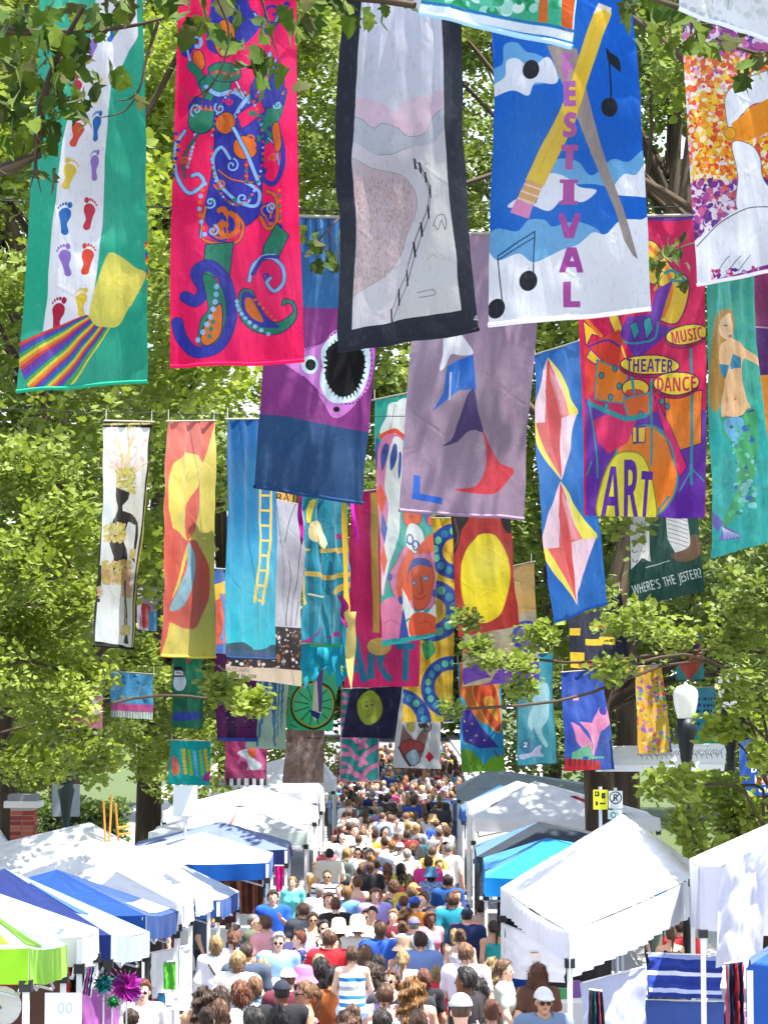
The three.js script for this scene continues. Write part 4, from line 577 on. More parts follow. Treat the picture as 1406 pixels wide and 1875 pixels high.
banner('blue sky banner with a yellow pencil crossing a brush and the word festival', [[902, -30], [1157, -40], [1187, 566], [898, 595]], DIR_A * 1.0, '#1160c8', (x) => {
  Z(x, 840, 0, 0.4026);
  const cl = (p, c) => C(x, p, c), LBL = '#66a9dc', W = '#e8ebf4';
  cl([140, 330, 190, 300, 200, 220, 260, 205, 300, 240, 350, 250, 420, 290, 440, 360, 140, 420], LBL); cl([130, 400, 200, 360, 210, 290, 260, 275, 320, 310, 400, 260, 440, 350, 420, 380, 340, 380, 310, 440, 240, 420, 130, 445], W);
  cl([430, 740, 480, 720, 540, 740, 600, 800, 690, 730, 760, 740, 830, 690, 860, 780, 700, 850, 600, 840, 440, 830], LBL); cl([240, 930, 300, 900, 360, 930, 400, 800, 480, 800, 540, 850, 620, 870, 560, 920, 480, 910, 420, 960, 330, 930, 250, 945], W); cl([690, 880, 740, 800, 790, 800, 840, 750, 870, 890, 780, 900], W);
  cl([100, 1120, 180, 1040, 280, 1050, 330, 1000, 400, 1000, 440, 1030, 540, 1010, 640, 1070, 600, 1180, 100, 1200], LBL); cl([90, 1170, 140, 1130, 200, 1180, 290, 1150, 360, 1190, 470, 1140, 540, 1110, 600, 1060, 660, 1070, 720, 1010, 800, 1005, 880, 1030, 900, 1500, 90, 1520], '#eceef5');
  P(x, [395, 205, 545, 225, 560, 330, 640, 660, 730, 940, 792, 1190, 770, 1170, 735, 1100, 700, 960, 540, 560, 440, 330], '#9a8c86');
  P(x, [655, 10, 712, 55, 700, 90, 460, 690, 395, 850, 310, 822, 430, 530, 560, 240, 630, 70], '#e7bd35'); P(x, [630, 66, 655, 10, 712, 30, 708, 60, 680, 40], '#e8d9c0'); L(x, [640, 120, 360, 800], '#d6a92c', 3); P(x, [318, 815, 392, 842, 356, 935, 280, 906], '#dfa05d'); for (const k of [0, 1, 2]) L(x, [310 - k * 13, 838 + k * 32, 384 - k * 13, 864 + k * 32], '#f0d8b8', 7, false); P(x, [278, 905, 352, 936, 332, 995, 248, 966], '#e27fb4');
  const N = '#20222a'; El(x, 320, 320, 35, 45, N, null, 0, 0.3); El(x, 685, 492, 37, 45, N); L(x, [693, 460, 690, 240], N, 7, false); C(x, [680, 220, 700, 240, 735, 270, 738, 330, 725, 300, 690, 285], N); P(x, [680, 220, 740, 290, 738, 330, 690, 286], N);
  El(x, 336, 1273, 39, 46, N); El(x, 199, 1394, 38, 45, N, null, 0, 0.4); L(x, [356, 1250, 357, 1050], '#23303c', 5, false); L(x, [225, 1370, 198, 1165], '#23303c', 5, false); L(x, [198, 1160, 357, 1050], '#1e3f66', 6, false); L(x, [198, 1180, 357, 1076], '#1e3f66', 5, false);
  'FESTIVAL'.split('').forEach((ch, i) => T(x, ch, [492, 492, 494, 498, 500, 506, 514, 514][i], [300, 424, 566, 716, 876, 1030, 1184, 1340][i], 148, ['#b667ae', '#b05fae', '#b55a9e', '#b5549c', '#b2489a', '#a83e98', '#a83e98', '#b04a9c'][i], { sx: ch === 'I' ? 1.2 : 0.86, face: ch === 'I' ? 'serif' : 'sans-serif', stroke: ['#b667ae', '#b05fae', '#b55a9e', '#b5549c', '#b2489a', '#a83e98', '#a83e98', '#b04a9c'][i], lw: 9 }));
}, { hem: '#e9eaf0' });
banner('orange and violet speckled banner with a plain white figure at the right edge', [[1243, -30], [1452, -44], [1464, 486], [1270, 520]], DIR_A * 0.97, '#e2dbe6', (x) => {
  Z(x, 840, 0, 0.4026);
  speck(x, 900, 960, 0, 1500, 330, ['#8a2f86', '#b5458e', '#5a2b84', '#dcc6dc', '#c765a0'], 8, 20); speck(x, 1400, 960, 240, 1500, 900, ['#e0531f', '#ec7a1c', '#f0c23a', '#e9a3b0', '#d8402a', '#f3e0c0'], 7, 18); speck(x, 700, 1060, 420, 1500, 820, ['#f5c62c', '#f0a41c', '#ee7b1e', '#e2491f', '#f6e7b8'], 6, 16); speck(x, 700, 980, 820, 1400, 1150, ['#7a2d84', '#a23f8e', '#d65b8a', '#4f2a80', '#e2d3e2'], 7, 18);
  C(x, [1210, 480, 1220, 420, 1270, 380, 1380, 330, 1600, 260, 1600, 470, 1380, 470, 1290, 520, 1230, 590], '#e9eaf3', '#6b6570', 4); P(x, [1240, 560, 1420, 440, 1500, 420, 1500, 560, 1330, 640, 1240, 655], '#e98a1e'); El(x, 1232, 606, 26, 28, '#efa21f', '#a8651c', 4);
  C(x, [1240, 650, 1330, 660, 1375, 720, 1390, 820, 1480, 960, 1270, 960, 1265, 800], '#e9eaf3', '#6b6570', 4);
  C(x, [1040, 1110, 1130, 1040, 1260, 950, 1370, 925, 1600, 940, 1600, 1300, 1200, 1270, 1050, 1320], '#e6e7f0'); L(x, [1060, 1110, 1180, 1010, 1300, 950, 1420, 945], '#5a565e', 5); for (const k of [0, 1, 2]) L(x, [1155 + k * 52, 1235 - k * 6, 1190 + k * 50, 1185, 1215 + k * 52, 1158], '#6c6870', 4);
  P(x, [1060, 1270, 1600, 1180, 1600, 1240, 1060, 1330], '#e9e6ee'); P(x, [1120, 1265, 1600, 1170, 1600, 1200, 1170, 1290], '#8b3a80'); speck(x, 80, 1120, 1215, 1420, 1265, ['#c03a6a', '#5c2d80', '#d8b8d4'], 5, 10);
}, { hem: '#d8d4dc' });
banner('tilted banner end with green trees and a white quilted hem at the top', [[800, -260], [1070, -190], [1052, 86], [770, 22]], 11.6, '#4aa9d8', (x) => { P(x, [760, -100, 1080, -60, 1056, 60, 770, 0], '#3fae86'); speck(x, 160, 770, -100, 1060, 30, ['#1f8f56', '#5ac4a0', '#9fdccb', '#2aa06a', '#d7efe4'], 5, 16); P(x, [995, -60, 1012, -60, 1006, 44, 988, 40], '#d66a2a'); P(x, [1034, -40, 1056, -40, 1050, 62, 1032, 56], '#cf5a24'); L(x, [1060, -40, 1052, 62], '#c7e3f1', 6); P(x, [766, 2, 1056, 62, 1054, 78, 768, 18], '#e6edf4'); L(x, [766, -2, 1056, 58], '#2a74b4', 5, false); L(x, [768, 20, 1054, 80], '#3b86c0', 3, false); }, { hem: '#9cc3e0', yaw: 0.03 });
banner('white banner end with a scalloped lace hem at the top right corner', [[1238, -220], [1480, -180], [1468, 96], [1252, 20]], 11.4, '#e6e8ea', (x) => { speck(x, 40, 1270, -60, 1400, 30, ['#cfd6d2', '#dbe2dc'], 4, 10); L(x, [1300, -30, 1310, 10], '#a9b3aa', 2); L(x, [1340, -30, 1336, 20], '#a9b3aa', 2); for (let i = 0; i < 15; i++) El(x, 1254 + i * 15, 20 + i * 5.2, 6, 5, '#bfc6cc'); }, { hem: '#cfd3d8', yaw: 0.03 });

// second row
banner('purple and navy banner with a toothy monster mouth and one round eye', [[500, 397], [706, 402], [667, 923], [465, 890]], DIR_B, '#7c2c74', (x) => {
  Z(x, 440, 380, 0.2988);
  P(x, [150, 20, 1000, 20, 900, 640, 150, 600], '#2b5e97'); for (let i = 0; i < 9; i++) L(x, [380 + i * 34, 60, 384 + i * 34, rr(180, 420)], i % 2 ? '#1d3f6e' : '#4b83b8', rr(8, 18));
  P(x, [100, 1275, 300, 1290, 900, 1392, 900, 1900, 40, 1800], '#1d426f'); 
  C(x, [250, 940, 340, 880, 440, 850, 520, 830, 570, 770, 640, 740, 760, 800, 820, 880, 800, 1080, 720, 1180, 600, 1290, 520, 1200, 440, 1090, 320, 1000], '#c672c4'); for (let i = 0; i < 46; i++) { const a = i / 46 * 6.283; El(x, 655 + Math.cos(a) * 148, 975 + Math.sin(a) * 228, 5.5, 5.5, '#3d1a4a'); }
  for (let i = 0; i < 12; i++) El(x, 310 + i * 18, 905 - i * 7, 5, 5, '#3d1a4a'); for (let i = 0; i < 12; i++) El(x, 380 + i * 12, 1040 + i * 11, 5, 5, '#3d1a4a');
  C(x, [560, 800, 640, 760, 740, 830, 790, 900, 780, 1040, 720, 1160, 610, 1200, 530, 1160, 490, 1060, 510, 980, 505, 880], '#cfe4e8'); C(x, [590, 830, 650, 800, 720, 870, 752, 940, 740, 1040, 690, 1130, 620, 1160, 560, 1110, 525, 1030, 545, 960, 540, 880], '#0b0b0d');
  for (let i = 0; i < 34; i++) { const a = i / 34 * 6.283, a2 = a + 0.09, a3 = a - 0.09, R = [128, 196], q = [96, 150]; P(x, [640 + Math.cos(a) * R[0], 985 + Math.sin(a) * R[1], 640 + Math.cos(a2) * q[0], 985 + Math.sin(a2) * q[1], 640 + Math.cos(a3) * q[0], 985 + Math.sin(a3) * q[1]], '#0b0b0d'); }
  El(x, 420, 965, 56, 56, '#cfe6ec', '#8fb8c2', 4); El(x, 424, 965, 33, 35, '#0d0d10'); El(x, 600, 1236, 16, 16, '#0d0d10');
}, { hem: '#1a3a63', amp: 1.3 });
banner('grey lilac banner with bird like swooping shapes in white, blue, plum and red', [[764, 430], [992, 430], [959, 949], [733, 936]], DIR_B * 1.04, '#9a8299', (x) => {
  Z(x, 660, 560, 0.3735);
  C(x, [400, 140, 470, 120, 520, 180, 545, 235, 500, 245, 440, 240, 410, 300, 380, 318, 395, 240], '#e3e2ea'); P(x, [545, 240, 565, 410, 480, 415, 420, 460, 345, 525, 400, 430, 420, 300, 470, 270], '#1d62c8'); L(x, [440, 330, 430, 460], '#b9c7e8', 10); L(x, [480, 320, 470, 400], '#5f8fdc', 7);
  C(x, [555, 412, 575, 520, 600, 616, 560, 610, 520, 620, 470, 670, 398, 690, 450, 650, 480, 560, 520, 440], '#3f2f66'); C(x, [598, 612, 640, 690, 690, 770, 755, 800, 720, 860, 660, 915, 590, 920, 460, 902, 560, 880, 605, 800, 615, 700], '#cf3340');
  P(x, [262, 838, 292, 842, 290, 928, 402, 945, 398, 976, 252, 956], '#2f62c0');
}, { hem: '#8d768d', amp: 1.2 });
banner('red and purple banner with a drum kit and the words music theater dance art', [[1050, 400], [1290, 396], [1292, 948], [1073, 945]], DIR_B * 1.02, '#c8174a', (x) => {
  Z(x, 940, 380, 0.4); const P1 = '#5a2592', O = '#e2711d', Y = '#e9b92e', TQ = '#23878f', R = '#c8174a', N = '#2b174f';
  P(x, [300, 40, 880, 40, 880, 60, 300, 60], '#5a2a8a'); P(x, [320, 880, 480, 960, 640, 940, 885, 930, 890, 1440, 330, 1440], P1); C(x, [590, 170, 650, 165, 720, 270, 790, 330, 790, 430, 740, 530, 650, 500, 700, 380, 590, 330], Y, N, 5); L(x, [620, 180, 690, 260, 720, 380, 680, 500], O, 18); L(x, [600, 230, 660, 330, 640, 380], O, 12); C(x, [430, 490, 470, 490, 500, 590, 470, 600], Y, N, 4);
  P(x, [520, 500, 620, 490, 650, 380, 730, 330, 700, 420, 660, 540, 740, 550, 560, 700, 500, 600, 470, 600], P1); P(x, [530, 540, 560, 520, 575, 570, 550, 610], TQ, N, 4); P(x, [590, 520, 620, 500, 632, 560, 600, 610], TQ, N, 4); L(x, [470, 600, 520, 620, 580, 620, 640, 600, 655, 530], TQ, 9); L(x, [690, 300, 730, 290, 780, 340, 720, 330], TQ, 14);
  P(x, [320, 520, 420, 600, 360, 580, 330, 640], Y, N, 4); L(x, [325, 500, 400, 590], O, 16); P(x, [330, 660, 360, 680, 440, 660, 350, 740], Y, N, 4); C(x, [370, 620, 420, 610, 410, 650, 370, 650], O); P(x, [320, 640, 480, 560, 520, 700, 330, 880], '#d03a2c'); P(x, [330, 690, 350, 650, 400, 700, 370, 720], Y, P1, 5); L(x, [340, 640, 420, 610, 480, 640], P1, 10); L(x, [490, 640, 510, 690, 540, 710], Y, 10);
  const drum = (p) => P(x, p, O, TQ, 7); drum([380, 700, 520, 760, 500, 900, 370, 880]); El(x, 555, 830, 62, 42, Y, N, 5); El(x, 552, 850, 44, 18, '#c0392b'); L(x, [540, 780, 550, 850], TQ, 12); P(x, [500, 880, 620, 850, 620, 950, 520, 960], '#d8551f', TQ, 8); P(x, [690, 860, 860, 840, 860, 1080, 760, 1110, 700, 980], O, N, 4); for (let i = 0; i < 12; i++) El(x, [400, 440, 460, 480, 420, 680, 705, 580, 640, 650, 690, 735][i], [770, 870, 740, 820, 910, 890, 910, 950, 1060, 1120, 1240, 1130][i], 11, 15, TQ, N, 3);
  C(x, [450, 1160, 520, 1040, 620, 1000, 720, 1060, 760, 1180, 740, 1320, 650, 1400, 600, 1200, 520, 1120], O, TQ, 9); P(x, [535, 1010, 605, 1000, 600, 1080, 545, 1085], '#3b2a70'); P(x, [545, 1010, 560, 1010, 560, 1075, 545, 1075], Y); P(x, [570, 1012, 602, 1008, 596, 1075, 572, 1075], Y); P(x, [640, 860, 720, 1000, 800, 1180, 770, 1230, 690, 1030], '#e01f60', N, 3); P(x, [360, 980, 440, 940, 560, 980, 520, 1080, 430, 1130, 380, 1080], '#d61c56'); 
  L(x, [345, 900, 460, 950, 520, 970, 600, 955], TQ, 22); L(x, [340, 880, 370, 1100, 380, 1240], TQ, 8); L(x, [626, 790, 630, 960, 634, 1180], TQ, 10, false); L(x, [806, 650, 814, 900, 822, 1260], TQ, 12, false); L(x, [820, 1200, 770, 1290], TQ, 7, false); L(x, [820, 1190, 880, 1250], TQ, 7, false); L(x, [350, 1170, 330, 1230], TQ, 7, false); L(x, [650, 1010, 720, 1080, 750, 1180], TQ, 10); L(x, [720, 1320, 640, 1420], TQ, 10, false);
  for (const [cx, cy, rx, ry, s, c, rot, sz] of [[788, 582, 98, 44, 'MUSIC', '#c22047', -0.16, 76], [620, 722, 136, 44, 'THEATER', '#4a2380', 0.02, 84], [740, 806, 104, 52, 'DANCE', '#c22047', -0.04, 90]]) { El(x, cx - 4, cy + 16, rx, ry, '#9c1a3c', N, 3, rot); El(x, cx, cy, rx, ry, '#e6c52f', N, 5, rot); x.save(); x.beginPath(); x.ellipse(cx, cy, rx - 4, ry - 2, rot, 0, 7); x.clip(); T(x, s, cx, cy + 4, sz, c, { rot, sx: s === 'THEATER' ? 0.6 : 0.62 }); x.restore(); }
  C(x, [395, 1440, 395, 1280, 450, 1150, 520, 1120, 600, 1150, 650, 1300, 640, 1440], '#ddcf36', '#8b7a22', 7); T(x, 'A', 446, 1310, 330, '#50258a', { sx: 0.42, rot: 0.06 }); T(x, 'R', 536, 1292, 370, '#50258a', { sx: 0.36 }); T(x, 'T', 610, 1322, 310, '#50258a', { sx: 0.34, rot: 0.05 });
}, { hem: '#4c2080', noHem: true });
banner('teal banner with a long haired mermaid and a blue green tail', [[1290, 430], [1371, 430], [1412, 988], [1297, 1022]], DIR_B * 1.08, '#35a38c', (x) => {
  Z(x, 940, 380, 0.4); P(x, [880, 930, 1180, 880, 1230, 1620, 880, 1640], '#2a9f9a'); x.globalAlpha = 0.4; speck(x, 260, 890, 340, 1180, 1600, ['#2e8f7e', '#47b79e', '#3bb0b8', '#1f8f9a'], 5, 20); x.globalAlpha = 1;
  C(x, [890, 540, 930, 480, 1000, 470, 1012, 540, 1000, 600, 960, 640, 955, 760, 940, 900, 900, 930, 885, 800], '#a9803a'); for (let i = 0; i < 16; i++) L(x, [930 - i * 2, 520 + i * 12, 915 - i, 700, 905 + i * 2, 900], i % 2 ? '#8f6a2c' : '#c09a52', 4); El(x, 968, 550, 38, 62, '#e5bd8e', null, 0, 0.1); El(x, 952, 545, 6, 3, '#3a4652'); El(x, 984, 540, 6, 3, '#3a4652'); C(x, [960, 592, 978, 584, 978, 600], '#a8433a'); L(x, [972, 545, 966, 572], '#c39a6c', 3);
  P(x, [978, 470, 990, 445, 1000, 470, 985, 490], '#c63a36');
  C(x, [930, 640, 990, 600, 1060, 640, 1130, 700, 1120, 725, 1060, 690, 1035, 720, 1040, 820, 1080, 930, 1010, 975, 945, 960, 950, 800, 925, 720], '#e6b886'); P(x, [975, 720, 1000, 670, 1030, 690, 1030, 735, 980, 745], '#2f83a8'); P(x, [920, 720, 968, 725, 950, 790], '#2f83a8'); El(x, 1010, 880, 4, 6, '#9c6f48');
  C(x, [945, 960, 1010, 975, 1085, 920, 1100, 1040, 1080, 1200, 1030, 1320, 990, 1430, 950, 1440, 1000, 1290, 1000, 1130, 960, 1040], '#3d9a63'); P(x, [950, 955, 1010, 980, 1085, 925, 1090, 935, 1010, 965], '#3b3f94'); C(x, [955, 975, 1040, 970, 1020, 1080, 980, 1060], '#5fa8cf'); speck(x, 60, 980, 1000, 1080, 1400, ['#2c5fae', '#49b57a', '#2e7a5a', '#6fc0c0'], 6, 15);
  P(x, [955, 1430, 885, 1350, 900, 1420, 930, 1470], '#5a5cae'); P(x, [955, 1440, 1030, 1510, 980, 1510, 935, 1510], '#5a5cae'); for (let i = 0; i < 7; i++) L(x, [950, 1450, 960 + i * 10, 1505], '#c9cdea', 2.5, false);
}, { noHem: true });
banner('maroon and orange banner cut by the right edge of the picture', [[1368, 470], [1490, 466], [1500, 880], [1399, 900]], DIR_B * 1.12, '#7b2a58', (x) => { P(x, [1370, 600, 1500, 590, 1500, 690, 1372, 690], '#4a2360'); P(x, [1380, 690, 1500, 680, 1500, 900, 1390, 900], '#d8862f'); L(x, [1390, 840, 1420, 860, 1500, 850], '#3a2a30', 4); L(x, [1374, 600, 1500, 606], '#c58a9a', 3); }, { res: 1.5 });

// third row
banner('narrow white banner with a black dancer in ruffled yellow skirts', [[193, 772], [280, 774], [249, 1187], [177, 1182]], DIR_C, '#0f0f0c', (x) => {
  Z(x, 150, 740, 0.2916); P(x, [150, 118, 446, 118, 440, 130, 150, 130], '#c8c46a'); L(x, [440, 120, 340, 1540], '#c4bf56', 9, false); L(x, [100, 1530, 338, 1552], '#c4bf56', 8, false); P(x, [152, 142, 424, 150, 330, 1525, 98, 1490], '#e6eeec');
  for (let i = 0; i < 26; i++) { const a = rr(0.12, 0.88) * 3.14, r = rr(90, 330), ex = 270 - Math.cos(a) * r * 0.6, ey = 470 - Math.sin(a) * r; const c = pick(['#e6a6a6', '#d7c267', '#e3b2b0', '#c9bf5e', '#d8a05c']); L(x, [270, 470, (270 + ex) / 2 + rr(-15, 15), (470 + ey) / 2, ex, ey], c, 4); for (let k = 0; k < 4; k++) L(x, [ex, ey, ex + rr(-26, 26), ey + rr(-30, 16)], c, 4, false); }
  speck(x, 130, 222, 400, 318, 560, ['#c2bd4e', '#d3c95e', '#b2ae44', '#dcd48a'], 5, 12);
  const K = '#121210'; P(x, [222, 522, 250, 534, 292, 560, 286, 600, 262, 640, 262, 680, 232, 682, 234, 642, 216, 606, 212, 570], K); P(x, [232, 672, 262, 672, 318, 700, 352, 734, 340, 760, 288, 742, 276, 800, 268, 870, 292, 950, 316, 1040, 300, 1070, 204, 1062, 210, 960, 168, 872, 172, 780, 184, 730], K); L(x, [326, 716, 352, 750, 358, 830, 350, 920, 344, 955], K, 17);
  P(x, [322, 955, 350, 960, 356, 1002], '#121210');
  speck(x, 170, 140, 750, 272, 870, ['#cfc25a', '#d9cd7a', '#bfae46', '#e0d596'], 6, 13); speck(x, 60, 320, 915, 352, 965, ['#d8bd62', '#e3cd86'], 4, 8); speck(x, 300, 130, 990, 330, 1130, ['#cbb84e', '#d6c56a', '#b9a744', '#dcc88a', '#cf9a6c'], 7, 15); speck(x, 120, 265, 1060, 340, 1210, ['#dba48a', '#cfc060', '#d98f8a', '#c7b54e'], 6, 12);
  L(x, [120, 1020, 118, 1150, 114, 1240], '#121210', 13); speck(x, 30, 108, 1150, 128, 1220, ['#d9a7a0', '#d6c574'], 4, 9); L(x, [290, 1120, 296, 1300, 288, 1400, 290, 1490], '#121210', 26); for (let i = 0; i < 14; i++) El(x, 288 + rr(-8, 10), 1190 + i * 14, 5, 8, '#d3c46a'); speck(x, 60, 250, 1390, 315, 1450, ['#d6c766', '#cdbb55', '#e0d58e'], 5, 12); P(x, [272, 1470, 300, 1470, 308, 1498, 264, 1498], '#121210');
}, { hem: '#17160f' });
banner('yellow banner with a big coral red swirl and a pale blue leaf', [[307, 773], [394, 772], [390, 1204], [293, 1200]], DIR_C * 1.01, '#e3cf58', (x) => {
  Z(x, 150, 740, 0.2916); P(x, [530, 110, 842, 110, 838, 140, 775, 370, 730, 320, 650, 300, 580, 370, 545, 520, 545, 650, 560, 780, 656, 862, 500, 1600, 480, 1600, 520, 700], '#dd5a48'); C(x, [745, 478, 735, 560, 720, 690, 660, 855, 645, 760, 655, 640, 700, 570], '#dd5a48'); P(x, [745, 478, 690, 560, 655, 640, 645, 780, 656, 862, 720, 690, 735, 560], '#dd5a48');
  C(x, [656, 860, 730, 890, 780, 1010, 792, 1140, 760, 1280, 700, 1390, 640, 1410, 570, 1380, 510, 1320, 520, 1000], '#dd5a48'); P(x, [656, 862, 520, 900, 505, 1300, 540, 1340, 560, 1280, 600, 1120], '#dd5a48'); P(x, [656, 870, 672, 900, 600, 1140, 560, 1230], '#e3cf58');
  C(x, [656, 870, 690, 960, 690, 1060, 660, 1170, 610, 1280, 550, 1290, 600, 1150, 650, 1020], '#8fb9c9'); P(x, [550, 1290, 570, 1220, 650, 1120, 625, 1270], '#8fb9c9');
}, { hem: '#d9b944' });
banner('blue to turquoise banner with a yellow ladder above a dark hill', [[415, 769], [512, 768], [506, 1207], [411, 1203]], DIR_C * 1.02, '#1077b4', (x) => {
  Z(x, 150, 740, 0.2916); const g = x.createLinearGradient(0, 100, 0, 1500); g.addColorStop(0, '#0d5596'); g.addColorStop(0.45, '#0b76b2'); g.addColorStop(0.8, '#0aa0c2'); g.addColorStop(1, '#10aec6'); x.fillStyle = g; x.fillRect(850, 60, 450, 1500);
  L(x, [1132, 470, 1120, 800, 1076, 1240], '#e8c24a', 17, false); L(x, [1192, 480, 1178, 850, 1136, 1255], '#e8c24a', 17, false); for (let i = 0; i < 8; i++) L(x, [1138 - i * 6.4, 575 + i * 94, 1186 - i * 6, 578 + i * 94], '#e8c24a', 14, false);
  P(x, [880, 1540, 1300, 1540, 1300, 1640, 880, 1640], '#1c3f6b'); C(x, [880, 1520, 940, 1500, 1010, 1495, 1050, 1520, 1080, 1545, 1160, 1530, 1210, 1510, 1300, 1520, 1300, 1545, 880, 1545], '#163a4a');
}, { hem: '#16335a' });
banner('blue banner with two quilted red, pink and yellow kites', [[977, 652], [1068, 624], [1108, 1104], [1008, 1139]], DIR_C * 0.96, '#1d5cac', (x) => {
  Z(x, 940, 380, 0.4); for (const [dx, dy] of [[0, 0], [56, 570]]) {
    const k = (p) => p.map((v, i) => v + (i % 2 ? dy : dx));
    P(x, k([168, 685, 320, 940, 226, 1250, 72, 1000]), '#e9c3cf'); P(x, k([168, 685, 320, 925, 322, 945, 270, 955]), '#e2d54c'); P(x, k([72, 995, 130, 990, 226, 1250]), '#e2d54c'); P(x, k([168, 690, 205, 900, 270, 950, 225, 965, 225, 1240, 120, 990, 165, 985]), '#d95a58'); P(x, k([168, 690, 160, 840, 195, 1080, 226, 1245, 228, 1000, 190, 760]), '#c93b3c'); P(x, k([172, 740, 270, 950, 228, 960]), '#e2777a'); for (let i = 0; i < 7; i++) L(x, k([176, 730 + i * 8, 250 - i * 5, 950]), 'rgba(240,200,205,0.45)', 2.5, false);
  }
}, { hem: '#1a529b', bow: -9, amp: 1.1 });
banner('teal banner with an orange faced jester and a row of diamond sleeves', [[684, 734], [772, 716], [799, 1163], [695, 1182]], DIR_C * 1.08, '#2f9e8c', (x) => {
  Z(x, 660, 560, 0.3735); const O = '#e5502c', PK = '#d9789f', W = '#e6ebe4', B = '#3a4f9c';
  C(x, [130, 480, 170, 470, 240, 460, 260, 620, 100, 640, 118, 540], W); L(x, [160, 480, 130, 620], '#6f7a72', 3); L(x, [100, 640, 160, 612, 220, 650], O, 24); C(x, [105, 650, 200, 640, 240, 700, 210, 850, 180, 1000, 120, 1420, 60, 1200, 60, 900], PK); C(x, [150, 650, 230, 690, 230, 830, 190, 920, 180, 1100, 110, 1420, 110, 1200, 140, 1000, 120, 860], W);
  for (const [a, b] of [[112, 680], [150, 680], [185, 720]]) C(x, [a, b, a + 18, b + 6, a + 14, b + 70, a - 4, b + 130, a - 12, b + 60], B); L(x, [80, 660, 60, 860], B, 18); P(x, [98, 870, 130, 945, 108, 1020, 64, 940], O); P(x, [110, 1015, 134, 1090, 118, 1170, 86, 1100], B); P(x, [110, 1165, 138, 1250, 118, 1330, 86, 1240], O); L(x, [62, 1000, 82, 1600], '#d3a83a', 18, false);
  C(x, [210, 1000, 280, 1000, 284, 1060, 250, 1090, 212, 1070], O, '#7a2c1c', 3); P(x, [235, 1030, 262, 1028, 252, 1055], '#b03a20'); El(x, 254, 1150, 42, 82, W); El(x, 236, 1148, 17, 24, null, B, 8); El(x, 264, 1176, 13, 22, null, B, 8); L(x, [215, 1160, 240, 1170, 262, 1184], B, 7); C(x, [290, 1000, 330, 1000, 340, 1080, 310, 1070], B); El(x, 330, 1055, 16, 24, O);
  C(x, [170, 1260, 200, 1180, 260, 1215, 310, 1190, 340, 1160, 360, 1260, 350, 1420, 330, 1480, 200, 1480, 150, 1340], PK, '#8a4668', 3); C(x, [270, 1210, 310, 1130, 350, 1130, 352, 1200], O); C(x, [180, 1290, 220, 1200, 260, 1230, 270, 1400, 220, 1450, 180, 1420], O); C(x, [225, 1300, 250, 1250, 300, 1240, 335, 1290, 330, 1420, 305, 1480, 260, 1480, 228, 1380], '#e2512d', '#7a2c1c', 3); C(x, [225, 1310, 250, 1250, 300, 1240, 330, 1285, 290, 1270, 250, 1290], B);
  El(x, 262, 1360, 11, 9, '#8fb1c4', B, 3); El(x, 308, 1336, 11, 9, '#8fb1c4', B, 3); L(x, [290, 1330, 296, 1400, 282, 1412], '#7a2c1c', 4); L(x, [255, 1425, 285, 1438, 312, 1415], '#7a2c1c', 4); El(x, 150, 1330, 11, 20, B); El(x, 192, 1440, 11, 20, B); El(x, 345, 1410, 11, 20, B);
  P(x, [195, 1380, 240, 1480, 300, 1530, 360, 1480, 368, 1530, 300, 1560, 200, 1520], W); P(x, [200, 1440, 240, 1500, 200, 1560, 300, 1490, 310, 1520, 350, 1460, 370, 1520, 360, 1600, 230, 1620, 180, 1600], W); C(x, [90, 1480, 170, 1430, 200, 1520, 190, 1640, 100, 1650], PK); L(x, [110, 1560, 150, 1540, 186, 1560], '#8a4668', 3); P(x, [200, 1480, 228, 1620, 180, 1640], B); C(x, [235, 1530, 300, 1500, 366, 1540, 362, 1610, 240, 1620], O); L(x, [280, 1560, 320, 1545, 350, 1580], '#8a3a24', 3);
  P(x, [90, 1640, 380, 1600, 380, 1650, 90, 1690], '#2f9e9a');
}, { hem: '#3aa39c' });
banner('brick red banner with a large plain yellow oval', [[818, 860], [927, 852], [951, 1146], [841, 1167]], DIR_C * 1.05, '#ad2f28', (x) => { Z(x, 660, 560, 0.3735); C(x, [440, 960, 530, 1030, 500, 1110, 470, 1200, 430, 1210], '#2a2424'); C(x, [690, 1000, 760, 1010, 760, 1090, 720, 1110], '#2a2424'); L(x, [460, 1050, 480, 1130, 455, 1190], '#5c463e', 9); El(x, 622, 1335, 122, 218, '#efd21a', '#d8b516', 3, 0.02); }, { noHem: true });
banner('dark green banner asking where the jester is, with two white stockings', [[1164, 690], [1256, 684], [1289, 1083], [1151, 1113]], DIR_C * 1.1, '#173f35', (x) => {
  Z(x, 940, 380, 0.4); P(x, [560, 1300, 625, 1300, 640, 1620, 600, 1600, 560, 1650, 545, 1420], '#e3e6e6'); for (let i = 0; i < 10; i++) { x.strokeStyle = '#9c5a78'; x.lineWidth = 4; x.beginPath(); x.arc(562 + (i % 2) * 36 + (i >> 1) * 3, 1440 + (i >> 1) * 42, 9, 0, 3.6); x.stroke(); } P(x, [690, 1290, 780, 1300, 800, 1560, 740, 1600, 705, 1520], '#dfe3e4'); for (let i = 0; i < 11; i++) L(x, [700 + i, 1330 + i * 20, 788, 1360 + i * 20], '#7e5d74', 3, false); C(x, [720, 1590, 790, 1560, 800, 1510, 830, 1510, 835, 1590, 790, 1625, 740, 1620], '#6b4f3a'); L(x, [618, 1645, 712, 1620], '#aeb6b4', 5, false);
  T(x, "WHERE'S  THE  JESTER?", 700, 1712, 60, '#e4ebe8', { rot: -0.225, sx: 0.45, font: '' }); T(x, 'N.F', 552, 1790, 22, '#c9d4d0', { font: '' });
}, { noHem: true });

